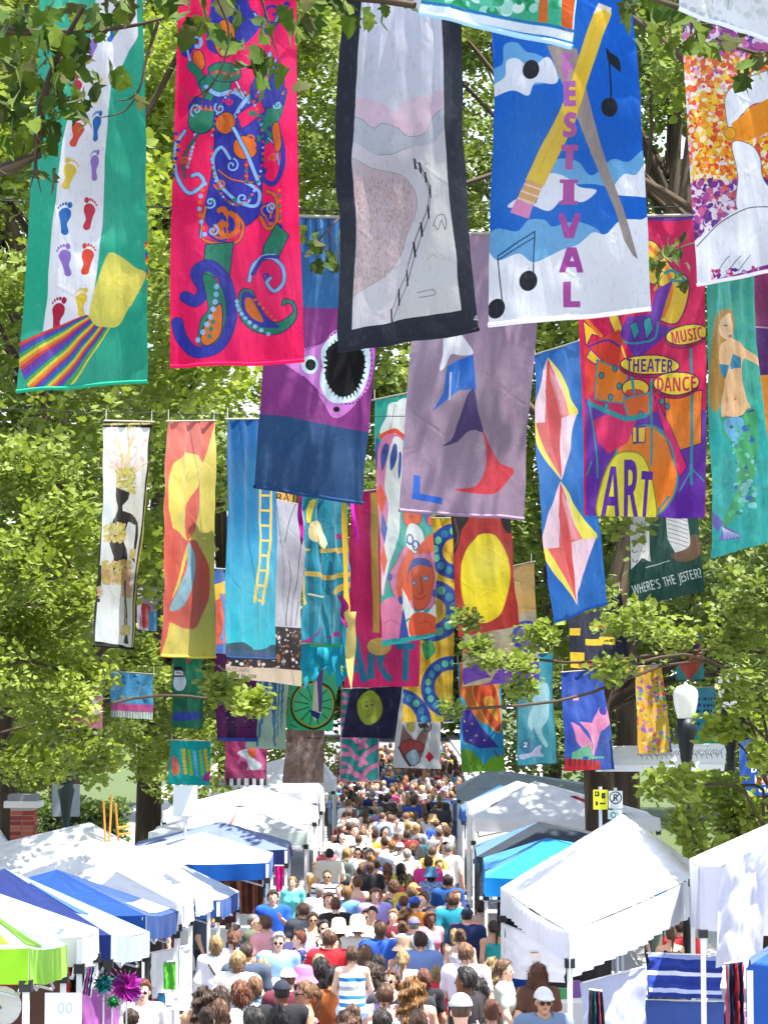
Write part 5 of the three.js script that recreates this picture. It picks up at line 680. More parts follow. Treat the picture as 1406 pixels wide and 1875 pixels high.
// fourth row
banner('grey banner with button dotted dark ground and typed lettering on a cream strip', [[432, 900], [560, 928], [549, 1256], [413, 1240]], DIR_D, '#c3c3d2', (x) => {
  Z(x, 380, 880, 0.3414); for (const p of [[430, 430, 440, 560, 410, 780], [495, 350, 480, 540, 440, 780], [400, 330, 420, 240, 470, 120], [500, 650, 470, 780]]) L(x, p, '#4d4f5c', 4); P(x, [90, 770, 520, 795, 500, 1030, 90, 1000], '#2a2226'); speck(x, 150, 110, 800, 500, 1010, ['#e6e2e0', '#a9683e', '#6e5a52', '#c9c4c2', '#8a5a3a', '#b7787a'], 4, 11); P(x, [90, 985, 510, 1025, 500, 1120, 90, 1090], '#cdb9a2'); T(x, 'AUTUMN', 160, 1008, 26, '#6f6258', { rot: 0.08, font: '' }); T(x, 'MY BLOOM', 190, 1042, 26, '#5d5148', { rot: 0.08, face: 'monospace' });
}, { noHem: true });
banner('orange banner scrap with black letters behind the monster banner', [[494, 856], [546, 856], [540, 938], [508, 934]], DIR_D * 1.04, '#d99a35', (x) => { T(x, 'RAT', 524, 912, 22, '#2a2019', { face: 'serif' }); T(x, 'OY', 522, 928, 18, '#2a2019', { face: 'serif' }); }, { noHem: true });
banner('magenta banner with the big blue letters art and an ochre dot', [[642, 904], [779, 886], [771, 1257], [632, 1259]], DIR_D * 1.02, '#c81f62', (x) => { Z(x, 380, 880, 0.3414); P(x, [872, 60, 915, 60, 928, 820, 895, 815], '#c89a45'); T(x, 'A', 812, 985, 250, '#18678c', { sx: 0.62, rot: -0.06 }); L(x, [800, 850, 850, 1070], '#18678c', 36, false); P(x, [870, 930, 905, 930, 905, 1068, 866, 1068], '#18678c'); L(x, [930, 950, 950, 1010, 990, 1060], '#18678c', 34); L(x, [890, 935, 950, 925, 955, 960], '#18678c', 24); P(x, [1058, 870, 1092, 870, 1086, 1068, 1054, 1068], '#18678c'); P(x, [1020, 872, 1124, 868, 1124, 900, 1020, 902], '#18678c'); El(x, 932, 892, 68, 48, '#cda44e'); }, { noHem: true });
banner('yellow banner with blue rings full of turquoise dots', [[750, 950], [836, 950], [828, 1322], [735, 1322]], DIR_D * 1.05, '#e0b428', (x) => {
  Z(x, 380, 880, 0.3414); const ring = (cx, cy, r, w, a0, a1) => { x.strokeStyle = '#1f3f9a'; x.lineWidth = w; x.beginPath(); x.arc(cx, cy, r, a0, a1); x.stroke(); for (let a = a0; a < a1; a += (w * 0.62) / r) El(x, cx + Math.cos(a) * r, cy + Math.sin(a) * r, w * 0.24, w * 0.26, pick(['#3f9fb4', '#4fbf9a', '#2f86a8', '#56c088'])); };
  ring(1330, 380, 110, 80, 1, 5); ring(1200, 700, 120, 90, 3.3, 8.2); ring(1310, 1110, 130, 74, 1.6, 5.2); ring(1010, 1300, 150, 74, 4.6, 6.6); C(x, [1150, 880, 1200, 860, 1220, 920, 1170, 960], '#2f9a54'); P(x, [1260, 1260, 1340, 1250, 1340, 1310, 1260, 1310], '#1b3380');
}, { noHem: true });
banner('tan, violet and orange patchwork banner half hidden by leaves', [[838, 1060], [975, 1030], [986, 1244], [846, 1258]], DIR_D * 1.06, '#b9a98a', (x) => { P(x, [900, 1250, 930, 1190, 965, 1200, 1000, 1220, 990, 1256, 880, 1256], '#7a4fb0'); P(x, [925, 1190, 990, 1182, 990, 1200, 960, 1215], '#d6c39a'); El(x, 965, 1165, 24, 24, '#7a58b8', '#3c3fa0', 9); P(x, [838, 1180, 870, 1170, 880, 1190, 840, 1200], '#e08a4a'); P(x, [840, 1230, 880, 1215, 900, 1240, 850, 1258], '#6a46a6'); P(x, [840, 1060, 980, 1030, 980, 1120, 840, 1140], '#caa05c'); }, { noHem: true, res: 1.6 });
banner('navy banner with yellow bars and red patches behind the leaves at right', [[1040, 1090], [1135, 1082], [1153, 1232], [1046, 1226]], DIR_D * 1.07, '#14162e', (x) => { for (const [a, b, w, h] of [[1044, 1150, 18, 14], [1072, 1170, 30, 12], [1096, 1166, 30, 14], [1044, 1196, 26, 30], [1112, 1206, 42, 24]]) P(x, [a, b, a + w, b, a + w, b + h, a, b + h], '#e2bd1d'); P(x, [1080, 1140, 1110, 1136, 1106, 1150, 1082, 1152], '#b3262a'); P(x, [1060, 1214, 1084, 1208, 1088, 1220, 1062, 1224], '#b3262a'); }, { noHem: true, res: 1.6 });
{ // jester costume banner with streamers sewn on
  const t = banner('teal costume banner with gold bands and loose purple and gold streamers', [[560, 900], [640, 905], [634, 1180], [558, 1176]], DIR_D * 0.98, '#15809a', (x) => {
    Z(x, 380, 880, 0.3414); const Y = '#c9a949', PU = '#8a1d72', D = '#0f5f78'; for (let i = 0; i < 9; i++) L(x, [540 + i * 26, 100, 536 + i * 27, 900], i % 2 ? D : '#1a8fa6', rr(8, 16)); L(x, [570, 110, 560, 220], '#d8c23c', 18); C(x, [565, 230, 620, 220, 632, 290, 600, 330, 560, 310], '#d9c187'); L(x, [520, 370, 560, 372], Y, 14); L(x, [560, 500, 650, 520, 760, 500], Y, 26); L(x, [620, 380, 680, 370], Y, 22); L(x, [700, 380, 780, 360], Y, 30); L(x, [530, 480, 540, 660], Y, 22); L(x, [690, 600, 740, 560, 770, 560], Y, 30); P(x, [690, 290, 770, 270, 770, 310, 700, 320], PU); P(x, [560, 850, 620, 770, 600, 820], PU); P(x, [620, 840, 720, 810, 720, 840], PU); P(x, [510, 870, 570, 840, 560, 880], PU); L(x, [560, 610, 600, 628, 640, 620], '#e0d9b0', 9); P(x, [730, 650, 770, 690, 760, 720, 710, 700], PU);
  }, { noHem: true, amp: 2.4 });
  const base = t.position, k = (px, py, dz = 0) => at(px, py, DIR_D * 0.98 - dz).sub(base);
  const strip = (name, pts, w0, w1, hex, dz) => { const c = new THREE.CatmullRomCurve3(pts.map(([a, b], i) => k(a, b, dz + (i % 2) * 0.03))), tp = V(0, 0, 0), ph = rr(0, 6); part(t, name, sheet((u, v, p) => { c.getPoint(1 - v, tp); const w = (w0 + (w1 - w0) * (1 - v)) / pxm(DIR_D) * Math.min(1, (v * 5 + 0.08)), tw = Math.sin(v * 5 + ph) * 0.8; p.set(tp.x + (u - 0.5) * w * Math.cos(tw), tp.y, tp.z + (u - 0.5) * w * Math.sin(tw) + 0.02 * Math.sin(v * 9)); }, 4, 26), clothMat(hex, 0.3)); };
  strip('streamer', [[551, 905], [549, 940], [553, 975], [552, 1000]], 10, 8, '#a31488', 0.06); strip('streamer', [[644, 915], [648, 950], [654, 980], [655, 1002]], 9, 6, '#c01fa0', 0.06); strip('streamer', [[566, 905], [572, 950], [590, 985], [592, 1010]], 16, 14, '#d8c48a', 0.12);
  strip('streamer', [[629, 910], [632, 1000], [634, 1090], [638, 1140]], 10, 12, '#b9982f', 0.1); strip('streamer', [[640, 1120], [643, 1160], [641, 1210], [643, 1262]], 26, 12, '#cdb86a', 0.16); strip('streamer', [[622, 1090], [632, 1110], [628, 1130], [636, 1150]], 14, 12, '#7a1c66', 0.14);
  for (const [a, b, c, w, h] of [[560, 1180, 1262, 12, '#17869c'], [575, 1185, 1250, 14, '#1590a6'], [590, 1185, 1228, 13, '#127d94'], [604, 1186, 1240, 14, '#1a93a8'], [620, 1184, 1262, 12, '#15859b'], [632, 1180, 1245, 10, '#1b7f96']]) strip('fringe', [[a, b], [a - 3, (b + c) / 2], [a + 2, (b + c) / 2 + 14], [a - 2, c]], w * 1.7, w, h, 0.05 + rnd() * 0.05);
}

// far rows
const far = { noHem: true, res: 2 };
banner('dark plum banner with a blue bottom edge, partly behind the leaves at left', [[396, 1196], [468, 1200], [470, 1358], [395, 1356]], DIR_E, '#5c1c58', (x) => { L(x, [430, 1262, 424, 1300, 424, 1350], '#32143f', 16); L(x, [410, 1270, 424, 1300, 442, 1268], '#32143f', 7); speck(x, 40, 398, 1280, 464, 1330, ['#b88ab0', '#7f4a86'], 0.6, 1.3); for (let i = 0; i < 4; i++) El(x, 434 + i * 7, 1332, 2, 2, '#2a0f36'); P(x, [395, 1350, 470, 1352, 470, 1360, 395, 1359], '#2f55b0'); }, far);
banner('pale green banner with ragged blue vertical stripes tapering downward', [[470, 1236], [531, 1238], [522, 1372], [449, 1369]], DIR_E * 0.99, '#b9d3bb', (x) => { for (const [a, b, c, w] of [[468, 456, 1345, 3], [478, 466, 1352, 4], [490, 472, 1370, 7], [500, 500, 1330, 5], [506, 502, 1370, 7], [516, 508, 1350, 4], [524, 516, 1340, 3]]) for (let i = 0; i < 16; i++) { const u = i / 16; El(x, a + (b - a) * u + Math.sin(i * 2.1) * 1, 1236 + (c - 1236) * u, w * (1 - u * 0.75) * 0.7, 6, u > 0.5 ? '#3f7fae' : '#2f6aa0'); } }, far);
banner('bright green banner with a spoked unicycle wheel and a trousered leg', [[533, 1180], [628, 1178], [612, 1338], [526, 1336]], DIR_E * 0.98, '#3fbf7d', (x) => { Z(x, 380, 880, 0.3414); El(x, 570, 1205, 122, 124, '#46c983', '#2a2a18', 14); El(x, 570, 1205, 114, 116, null, '#b9a62a', 8); for (let i = 0; i < 12; i++) { const a = i / 12 * 6.283 + 0.2; L(x, [570 + Math.cos(a) * 30, 1205 + Math.sin(a) * 30, 570 + Math.cos(a) * 106, 1205 + Math.sin(a) * 106], '#2a3a20', 5, false); } P(x, [575, 1080, 615, 1060, 622, 1250, 580, 1290, 566, 1250], '#e3dcc0'); P(x, [592, 1010, 622, 1000, 620, 1240, 604, 1240], '#5f3a8a'); P(x, [540, 1230, 580, 1235, 614, 1250, 600, 1280, 566, 1262], '#2b2f78'); L(x, [440, 1310, 480, 1325], '#1d6a40', 5); }, far);
banner('dark navy banner with a yellow green moon face', [[641, 1262], [735, 1256], [722, 1352], [627, 1350]], DIR_E * 0.96, '#23203f', (x) => { Z(x, 380, 880, 0.3414); El(x, 867, 1217, 65, 94, '#9aa62f', '#7f8a28', 4); El(x, 848, 1190, 30, 40, 'rgba(180,190,70,0.7)'); El(x, 850, 1208, 11, 6, '#4a5a34'); El(x, 887, 1204, 11, 6, '#4a5a34'); L(x, [868, 1200, 862, 1232, 872, 1236], '#6d7a26', 5); C(x, [848, 1262, 866, 1252, 884, 1260, 866, 1274], '#7d8a4a'); L(x, [836, 1190, 850, 1184, 862, 1190], '#5d6a2a', 4); L(x, [876, 1188, 890, 1182, 902, 1190], '#5d6a2a', 4); }, far);
banner('white playing card banner with a red diamond and a folded picture', [[732, 1250], [806, 1252], [808, 1408], [720, 1405]], DIR_E * 1.02, '#dcdce0', (x) => { Z(x, 380, 880, 0.3414); P(x, [1040, 1300, 1110, 1400, 1150, 1340, 1200, 1310, 1150, 1480, 1090, 1530, 1030, 1430], '#8d6a60'); C(x, [1035, 1420, 1080, 1390, 1150, 1410, 1150, 1450, 1060, 1470], '#b14a48', '#5e3832', 5); C(x, [1070, 1470, 1120, 1440, 1140, 1500, 1100, 1530], '#9db4c4', '#4a4a52', 4); L(x, [1030, 1430, 1090, 1530], '#4a3a36', 10, false); El(x, 1090, 1320, 20, 30, '#c9c24e'); El(x, 1180, 1320, 22, 26, null, '#3d3d5c', 6); El(x, 1190, 1408, 14, 14, null, '#a9b8ac', 3); P(x, [1190, 1452, 1212, 1482, 1190, 1510, 1168, 1480], '#cf2f3a'); P(x, [1244, 1500, 1252, 1510, 1244, 1520, 1236, 1510], '#cf2f3a'); T(x, 'J', 1244, 1486, 24, '#cf2f3a'); for (let i = 0; i < 6; i++) El(x, 1140 + i * 8, 1310 + (i % 2) * 10, 7, 10, '#3a3a44'); L(x, [1020, 1545, 1250, 1550], '#c9c9cf', 5, false); }, far);
banner('purple starry wizard hat banner above green hills', [[836, 1216], [916, 1208], [925, 1411], [845, 1415]], DIR_E * 0.97, '#2d9fd2', (x) => { Z(x, 800, 1080, 0.431); P(x, [92, 300, 260, 280, 270, 600, 180, 560, 90, 440], '#e0702a'); C(x, [150, 430, 200, 380, 260, 440, 270, 600, 210, 560], '#d9502a', '#efb03a', 6); C(x, [190, 470, 240, 460, 258, 560], '#eca23a'); P(x, [102, 520, 140, 500, 190, 590, 264, 668, 180, 674, 112, 640], '#3d2f9c'); for (const [a, b] of [[118, 560], [130, 600], [152, 570], [170, 620], [146, 640], [200, 640], [126, 655]]) T(x, '★', a, b, 22, '#e8c93a'), El(x, a, b, 4, 4, '#efd04a'); C(x, [90, 700, 140, 680, 190, 730, 220, 780, 300, 790, 300, 800, 90, 800], '#5f9a2a'); C(x, [190, 770, 220, 720, 270, 700, 300, 720, 300, 800, 190, 800], '#7ab830'); L(x, [145, 680, 148, 770], '#8a8a3a', 4, false); L(x, [238, 680, 260, 708], '#5a3a9a', 6, false); for (let i = 0; i < 8; i++) El(x, 110 + i * 12, 740 + (i % 3) * 12, 4, 6, '#3f7a20'); }, far);
banner('teal banner with a pale swimmer diving, dark border', [[942, 1200], [1008, 1196], [1020, 1398], [947, 1405]], DIR_E * 0.98, '#1b8aa2', (x) => { Z(x, 800, 1080, 0.431); L(x, [330, 300, 342, 750, 508, 740, 490, 280], '#1d2a36', 9, false); C(x, [400, 420, 470, 400, 470, 520, 440, 600, 465, 660, 450, 664, 420, 600, 420, 520], '#8fc7d6'); C(x, [380, 560, 420, 480, 440, 480, 430, 560, 400, 600], '#7fbccd'); El(x, 388, 662, 32, 28, '#1f6f9a', '#15506f', 3); T(x, '2', 374, 658, 28, '#dff0f2'); C(x, [355, 700, 400, 690, 440, 660, 440, 690, 450, 710, 400, 708, 362, 720], '#a3abd6'); }, far);
banner('blue and pink banner with a big star figure and a red striped foot', [[1028, 1232], [1104, 1226], [1124, 1408], [1032, 1412]], DIR_E * 0.96, '#2c4fb4', (x) => { Z(x, 800, 1080, 0.431); P(x, [545, 440, 610, 440, 560, 500], '#2f45b0'); P(x, [566, 450, 610, 444, 604, 470, 572, 470], '#e59ac6'); P(x, [600, 560, 656, 566, 690, 500, 720, 500, 740, 560, 690, 600, 665, 700, 640, 610], '#eb8fc0'); El(x, 704, 514, 16, 18, '#3a3fae'); P(x, [560, 560, 600, 580, 650, 650, 660, 720, 580, 640], '#e887bb'); P(x, [740, 560, 750, 640, 690, 660], '#3356bc'); P(x, [570, 690, 640, 660, 660, 720, 570, 730], '#5fae8a'); P(x, [535, 715, 690, 726, 690, 780, 530, 780], '#b81f2f'); for (let i = 0; i < 7; i++) L(x, [545 + i * 20, 720, 545 + i * 20, 745], '#2a2a3a', 5, false); L(x, [600, 715, 700, 710], '#63b78c', 8, false); El(x, 626, 716, 10, 8, '#2f4fae'); L(x, [656, 620, 660, 700], '#f0b8d8', 6, false); }, far);
banner('yellow banner sprinkled with orange, pink, green and blue dots', [[1163, 1222], [1210, 1218], [1229, 1377], [1166, 1380]], DIR_E * 0.97, '#dcaa2a', (x) => { speck(x, 130, 1160, 1220, 1230, 1378, ['#e0662a', '#c85a9a', '#4fae5a', '#4a8ad0', '#efd86a', '#9a5ab8', '#e88aa0'], 1.6, 4.2); P(x, [1220, 1350, 1232, 1350, 1232, 1380, 1222, 1380], '#5a4aa8'); }, far);
banner('blue and green banner with dark round spots behind the lamp globe', [[1262, 1262], [1312, 1258], [1317, 1366], [1261, 1370]], DIR_E * 1.0, '#2f8fb0', (x) => { P(x, [1258, 1336, 1320, 1346, 1320, 1372, 1258, 1372], '#1fa37a'); for (let i = 0; i < 26; i++) El(x, 1272 + (i % 6) * 7.4 + rr(-1, 1), 1280 + Math.floor(i / 6) * 11 + rr(-1, 1), 2.6, 3, '#1c2c6e'); T(x, '2', 1286, 1356, 9, '#123a30'); }, far);
banner('red, teal and violet banner with a jagged collar at the right among leaves', [[1236, 1168], [1284, 1164], [1292, 1244], [1234, 1246]], DIR_E * 1.02, '#2f8f92', (x) => { P(x, [1236, 1180, 1262, 1168, 1286, 1180, 1284, 1214, 1262, 1250, 1240, 1216], '#c9452c'); P(x, [1246, 1176, 1276, 1172, 1284, 1192, 1262, 1200], '#7a3aa0'); El(x, 1256, 1186, 5, 5, '#c8252c'); }, far);
banner('brown banner with a faint misty field and small dark cattle', [[527, 1332], [594, 1334], [592, 1434], [517, 1434]], DIR_E * 1.03, '#8a7068', (x) => { Z(x, 380, 880, 0.3414); x.globalAlpha = 0.6; for (let i = 0; i < 40; i++) L(x, [rr(400, 620), rr(1370, 1620), rr(400, 620), rr(1370, 1620)], pick(['#a08a80', '#7a625c', '#b09a90', '#927870']), rr(6, 18)); x.globalAlpha = 0.9; for (let i = 0; i < 7; i++) El(x, 540 + i * 12, 1378 + (i % 3) * 3, 7, 4, '#4a3833'); El(x, 440, 1385, 16, 22, '#5f4d44'); }, far);
banner('teal banner with plaited pink bands below the moon face', [[624, 1262], [694, 1262], [694, 1431], [622, 1432]], DIR_E * 1.0, '#1f7f80', (x) => { Z(x, 380, 880, 0.3414); for (let i = -1; i < 6; i++) { const y = 1130 + i * 92; L(x, [710, y + 60, 780, y + 66, 850, y + 110], '#c9709c', 24); L(x, [820, y + 120, 850, y + 60, 918, y + 20], '#c9709c', 24); L(x, [710, y + 10, 760, y + 30, 800, y + 90], '#c9709c', 18); } L(x, [712, 1100, 716, 1615, 918, 1612, 914, 1100], '#b98aa4', 7, false); }, far);
banner('pink and maroon banner with a white leaping figure and a checkered hem', [[411, 1330], [491, 1330], [487, 1438], [413, 1438]], DIR_E * 1.04, '#b23f72', (x) => { Z(x, 380, 880, 0.3414); C(x, [180, 1470, 260, 1430, 310, 1500, 290, 1560, 170, 1540], '#cf5f98'); C(x, [160, 1460, 220, 1440, 250, 1490, 290, 1520, 280, 1545, 230, 1550, 210, 1500], '#c9dbe6'); C(x, [215, 1450, 250, 1430, 262, 1470, 240, 1490], '#d2603a'); El(x, 190, 1530, 26, 26, '#8f2a5a'); P(x, [95, 1560, 330, 1550, 330, 1600, 95, 1600], '#9a3060'); for (let i = 0; i < 11; i++) P(x, [97 + i * 20.5, 1598, 118 + i * 20.5, 1598, 118 + i * 20.5, 1640, 97 + i * 20.5, 1640], i % 2 ? '#e3e1e6' : '#2a2636'); }, far);
banner('green banner with a snowman in a black top hat', [[316, 1200], [373, 1200], [373, 1334], [316, 1332]], DIR_E * 0.95, '#136a48', (x) => { Z(x, 80, 1040, 0.3414); El(x, 728, 610, 28, 50, '#dbe3ea'); El(x, 726, 564, 20, 18, '#e3e8ee'); P(x, [706, 545, 744, 545, 740, 528, 710, 528], '#121418'); P(x, [700, 545, 750, 545, 750, 550, 700, 550], '#121418'); P(x, [704, 576, 748, 576, 748, 584, 704, 584], '#1a1a22'); L(x, [722, 560, 738, 565], '#c9303a', 5, false); C(x, [690, 790, 740, 770, 840, 775, 850, 800, 760, 820, 690, 818], '#243fae'); P(x, [770, 485, 800, 485, 796, 510, 774, 512], '#a8323a'); }, far);
banner('turquoise banner with flower chains and a coral sail shape', [[314, 1356], [386, 1358], [384, 1438], [307, 1437]], DIR_E * 1.02, '#14a3a3', (x) => { Z(x, 80, 1040, 0.3414); C(x, [690, 1010, 720, 1030, 730, 1100, 690, 1105], '#e2704a'); P(x, [688, 1012, 722, 1060, 690, 1066], '#ea7a8a'); for (let i = 0; i < 7; i++) { for (let k = 0; k < 5; k++) El(x, 750 + k * 30 + i * 2, 990 + i * 20 - Math.abs(k - 2) * 6, 11, 11, ['#e3c42c', '#8abf3a', '#4fb0d8', '#7ac04a', '#d9b92a'][k]); } P(x, [866, 1100, 900, 1080, 900, 1150, 850, 1140], '#9a2f8a'); C(x, [664, 1060, 690, 1110, 800, 1140, 900, 1150, 900, 1180, 664, 1180], '#12a7a4'); for (let i = 0; i < 5; i++) L(x, [700 + i * 14, 1130, 704 + i * 14, 1146], '#0d7f86', 4, false); }, far);
banner('blue and pink banner with a white shell fringe among the left leaves', [[203, 1230], [284, 1236], [280, 1318], [204, 1312]], DIR_E * 0.94, '#4fa3d0', (x) => { P(x, [200, 1286, 290, 1292, 290, 1306, 200, 1300], '#d35a9a'); P(x, [200, 1300, 290, 1306, 290, 1324, 200, 1322], '#dbe6dd'); for (let i = 0; i < 17; i++) L(x, [205 + i * 4.6, 1301, 204 + i * 4.6, 1316], '#6f8f7a', 1.2, false); speck(x, 40, 205, 1232, 280, 1284, ['#2f6fae', '#7ec0d8', '#3f9fc0', '#d9b54a'], 1.5, 4); }, far);
banner('dusty pink banner with pale ovals in the leaves at far left', [[123, 1266], [186, 1276], [186, 1336], [122, 1320]], DIR_E * 0.95, '#c07c86', (x) => { El(x, 136, 1290, 12, 16, '#dcc6cc'); El(x, 172, 1296, 12, 16, '#dcc6cc'); El(x, 150, 1320, 26, 14, '#a85a66'); }, far);
banner('orange and blue banner strip between the yellow and the ladder banner', [[393, 1042], [446, 1046], [444, 1200], [394, 1196]], DIR_E * 0.92, '#2b55a0', (x) => { P(x, [394, 1070, 420, 1060, 420, 1110, 394, 1100], '#e2b02c'); P(x, [394, 1100, 420, 1080, 430, 1170, 394, 1180], '#d6492a'); L(x, [404, 1090, 412, 1130, 402, 1170], '#5a7ac0', 8); }, far);
banner('pale pink and blue banner right of the dancer banner in the leaves', [[252, 1076], [290, 1078], [286, 1156], [250, 1152]], DIR_E * 0.95, '#b9a8c4', (x) => { P(x, [256, 1100, 276, 1110, 268, 1150, 254, 1146], '#b8474a'); P(x, [270, 1120, 288, 1120, 288, 1154, 268, 1154], '#4f9fcb'); }, far);
banner('whitish banner with faint pink lines behind leaves left of the dancer banner', [[131, 1096], [184, 1100], [182, 1166], [133, 1162]], DIR_E * 0.97, '#d9cdd4', (x) => { for (let i = 0; i < 5; i++) L(x, [140 + i * 9, 1110, 136 + i * 10, 1160], '#b58a9a', 2); }, far);

// cables that carry the rows
{
  const wire = mat('#2a2a2c', { metalness: 0.3 });
  for (const [label, x0, y0, x1, y1, d, y2] of [['thin cable across the street over the dancer and ladder banners', -900, 690, 2300, 730, DIR_C * 1.01, 762], ['thin cable across the street over the monster and drum kit banners', -500, 330, 1900, 350, DIR_B, 386], ['thin cable across the street over the big letters banner', -900, 830, 2300, 850, DIR_D, 880], ['thin cable across the street above the nearest banners', -400, -110, 1800, -120, DIR_A, -60], ['thin cable across the street above the farthest small banners', -1000, 1090, 2500, 1080, DIR_E, 1170]]) {
    const a = at(x0, y0, d), b = at(x1, y1, d), m = at((x0 + x1) / 2, y2, d), t = thing('cable', label, 'cable', a.clone());
    part(t, 'wire', tube([V(0, 0, 0), m.clone().sub(a).lerp(V(0, 0, 0), 0.5).add(V(0, -0.25 * (a.y - m.y), 0)), m.clone().sub(a), m.clone().sub(a).lerp(b.clone().sub(a), 0.5).add(V(0, -0.25 * (b.y - m.y), 0)), b.clone().sub(a)], 0.006, 0.006, 60, 5), wire);
  }
}
// ---------- people ----------
const sm = (a, b, k) => { const h = Math.max(0, k - Math.abs(a - b)) / k; return Math.min(a, b) - h * h * k * 0.25; };
const cone = (px, py, pz, a, b, ra, rb) => { const dx = b[0] - a[0], dy = b[1] - a[1], dz = b[2] - a[2], x = px - a[0], y = py - a[1], z = pz - a[2]; const t = Math.max(0, Math.min(1, (x * dx + y * dy + z * dz) / (dx * dx + dy * dy + dz * dz))); return Math.hypot(x - dx * t, y - dy * t, z - dz * t) - (ra + (rb - ra) * t); };
const ell = (px, py, pz, cx, cy, cz, rx, ry, rz) => { const x = px - cx, y = py - cy, z = pz - cz, k0 = Math.hypot(x / rx, y / ry, z / rz), k1 = Math.hypot(x / rx / rx, y / ry / ry, z / rz / rz); return k1 < 1e-6 ? -Math.min(rx, ry, rz) : k0 * (k0 - 1) / k1; };
const POSES = {                                                         // elbow and wrist of each arm, knee and ankle of each leg (right first)
  down: { e: [[0.245, 1.14, -0.03], [-0.245, 1.14, -0.03]], w: [[0.265, 0.9, 0.06], [-0.265, 0.9, 0.06]] },
  walk: { e: [[0.25, 1.15, -0.1], [-0.25, 1.15, 0.05]], w: [[0.27, 0.93, -0.1], [-0.25, 0.97, 0.2]], k: [[0.095, 0.52, 0.13], [-0.095, 0.5, -0.03]], a: [[0.09, 0.11, 0.18], [-0.09, 0.16, -0.26]] },
  phone: { e: [[0.25, 1.16, 0.06], [-0.245, 1.14, -0.02]], w: [[0.12, 1.3, 0.29], [-0.25, 0.91, 0.08]] },
  hold: { e: [[0.255, 1.15, 0.03], [-0.255, 1.15, 0.03]], w: [[0.1, 1.08, 0.27], [-0.1, 1.06, 0.27]] },
  strap: { e: [[0.28, 1.19, 0.06], [-0.245, 1.14, -0.02]], w: [[0.14, 1.36, 0.15], [-0.26, 0.9, 0.07]] },
  raise: { e: [[0.3, 1.5, 0.05], [-0.245, 1.14, -0.02]], w: [[0.24, 1.74, 0.14], [-0.25, 0.91, 0.08]] },
  sit: { e: [[0.25, 1.17, 0.06], [-0.25, 1.17, 0.06]], w: [[0.16, 1.06, 0.3], [-0.16, 1.06, 0.3]], k: [[0.12, 0.86, 0.34], [-0.12, 0.86, 0.34]], a: [[0.11, 0.5, 0.36], [-0.11, 0.5, 0.36]] },
};
const HS = [0.87, 0.91, 0.88]; const smallHead = (g) => { g.translate(0, -1.5, 0.0); g.scale(...HS); g.translate(0, 1.5, 0); return g; };
const cache = {};
const memo = (key, make) => cache[key] ??= make();
function bones(sex, pose) {
  const p = POSES[pose], sw = sex === 'm' ? 0.184 : 0.163, hw = sex === 'm' ? 0.095 : 0.1;
  return { sh: [[sw, 1.405, -0.01], [-sw, 1.405, -0.01]], e: p.e.map((q) => [q[0] * (sex === 'm' ? 1.04 : 0.93), q[1], q[2]]), w: p.w, hip: [[hw, 0.92, 0], [-hw, 0.92, 0]], k: p.k ?? [[0.1, 0.5, 0.02], [-0.1, 0.5, 0.02]], a: p.a ?? [[0.1, 0.09, -0.01], [-0.1, 0.09, -0.01]], sex, sw };
}
const torso = (b, x, y, z) => {
  const m = b.sex === 'm', t = cone(x, y, z * 1.42, [0, 0.96, 0], [0, 1.28, 0], m ? 0.15 : 0.155, m ? 0.168 : 0.148), waist = m ? 0 : 0.018 * Math.exp(-((y - 1.12) ** 2) / 0.008);
  let d = (t + waist) * 0.8; d = sm(d, cone(x, y, z, b.sh[0], b.sh[1], 0.06, 0.06), 0.1); if (!m) d = sm(d, Math.min(ell(x, y, z, 0.075, 1.25, 0.09, 0.065, 0.06, 0.055), ell(x, y, z, -0.075, 1.25, 0.09, 0.065, 0.06, 0.055)), 0.04); return d;
};
const neck = (x, y, z) => cone(x, y, z, [0, 1.53, -0.012], [0, 1.4, -0.02], 0.05, 0.062);
const arms = (b, x, y, z, to = 1) => { let d = 9; const r = b.sex === 'm' ? 1.08 : 0.9; for (const i of [0, 1]) { d = Math.min(d, cone(x, y, z, b.sh[i], b.e[i], 0.054 * r, 0.042 * r)); if (to > 0.5) d = sm(d, cone(x, y, z, b.e[i], b.w[i], 0.042 * r, 0.029 * r), 0.03); } return d; };
const legs = (b, x, y, z) => { let d = 9; for (const i of [0, 1]) { d = Math.min(d, sm(cone(x, y, z, b.hip[i], b.k[i], 0.088, 0.056), cone(x, y, z, b.k[i], b.a[i], 0.056, 0.038), 0.03)); const q = b.a[i]; d = sm(d, cone(x, y, z, [q[0], q[1] - 0.035, q[2] - 0.03], [q[0], q[1] - 0.055, q[2] + 0.15], 0.038, 0.03), 0.03); } return d; };
function handGeo(cell) {                                                // a slightly curled right hand, its wrist at the origin, pointing down -y, palm towards +z
  return memo('hand' + cell, () => surf((x, y, z) => {
    let d = ell(x, y, z, 0, -0.05, 0, 0.043, 0.055, 0.019); d = sm(d, cone(x, y, z, [0, 0.02, 0], [0, -0.02, 0], 0.027, 0.028), 0.02);
    [[-0.033, 0.062, 0.9], [-0.011, 0.075, 1], [0.011, 0.07, 0.97], [0.033, 0.055, 0.8]].forEach(([fx, l]) => { const k = [fx, -0.088, 0.002], m = [fx * 1.1, -0.088 - l * 0.5, 0.012], e = [fx * 1.08, -0.088 - l * 0.86, 0.036]; d = Math.min(d, sm(cone(x, y, z, k, m, 0.0105, 0.0095), cone(x, y, z, m, e, 0.0095, 0.008), 0.004)); });
    return Math.min(d, sm(cone(x, y, z, [-0.03, -0.03, 0.006], [-0.062, -0.062, 0.02], 0.015, 0.0115), cone(x, y, z, [-0.062, -0.062, 0.02], [-0.066, -0.092, 0.03], 0.0115, 0.009), 0.006));
  }, [-0.09, -0.19, -0.04], [0.06, 0.06, 0.07], cell));
}
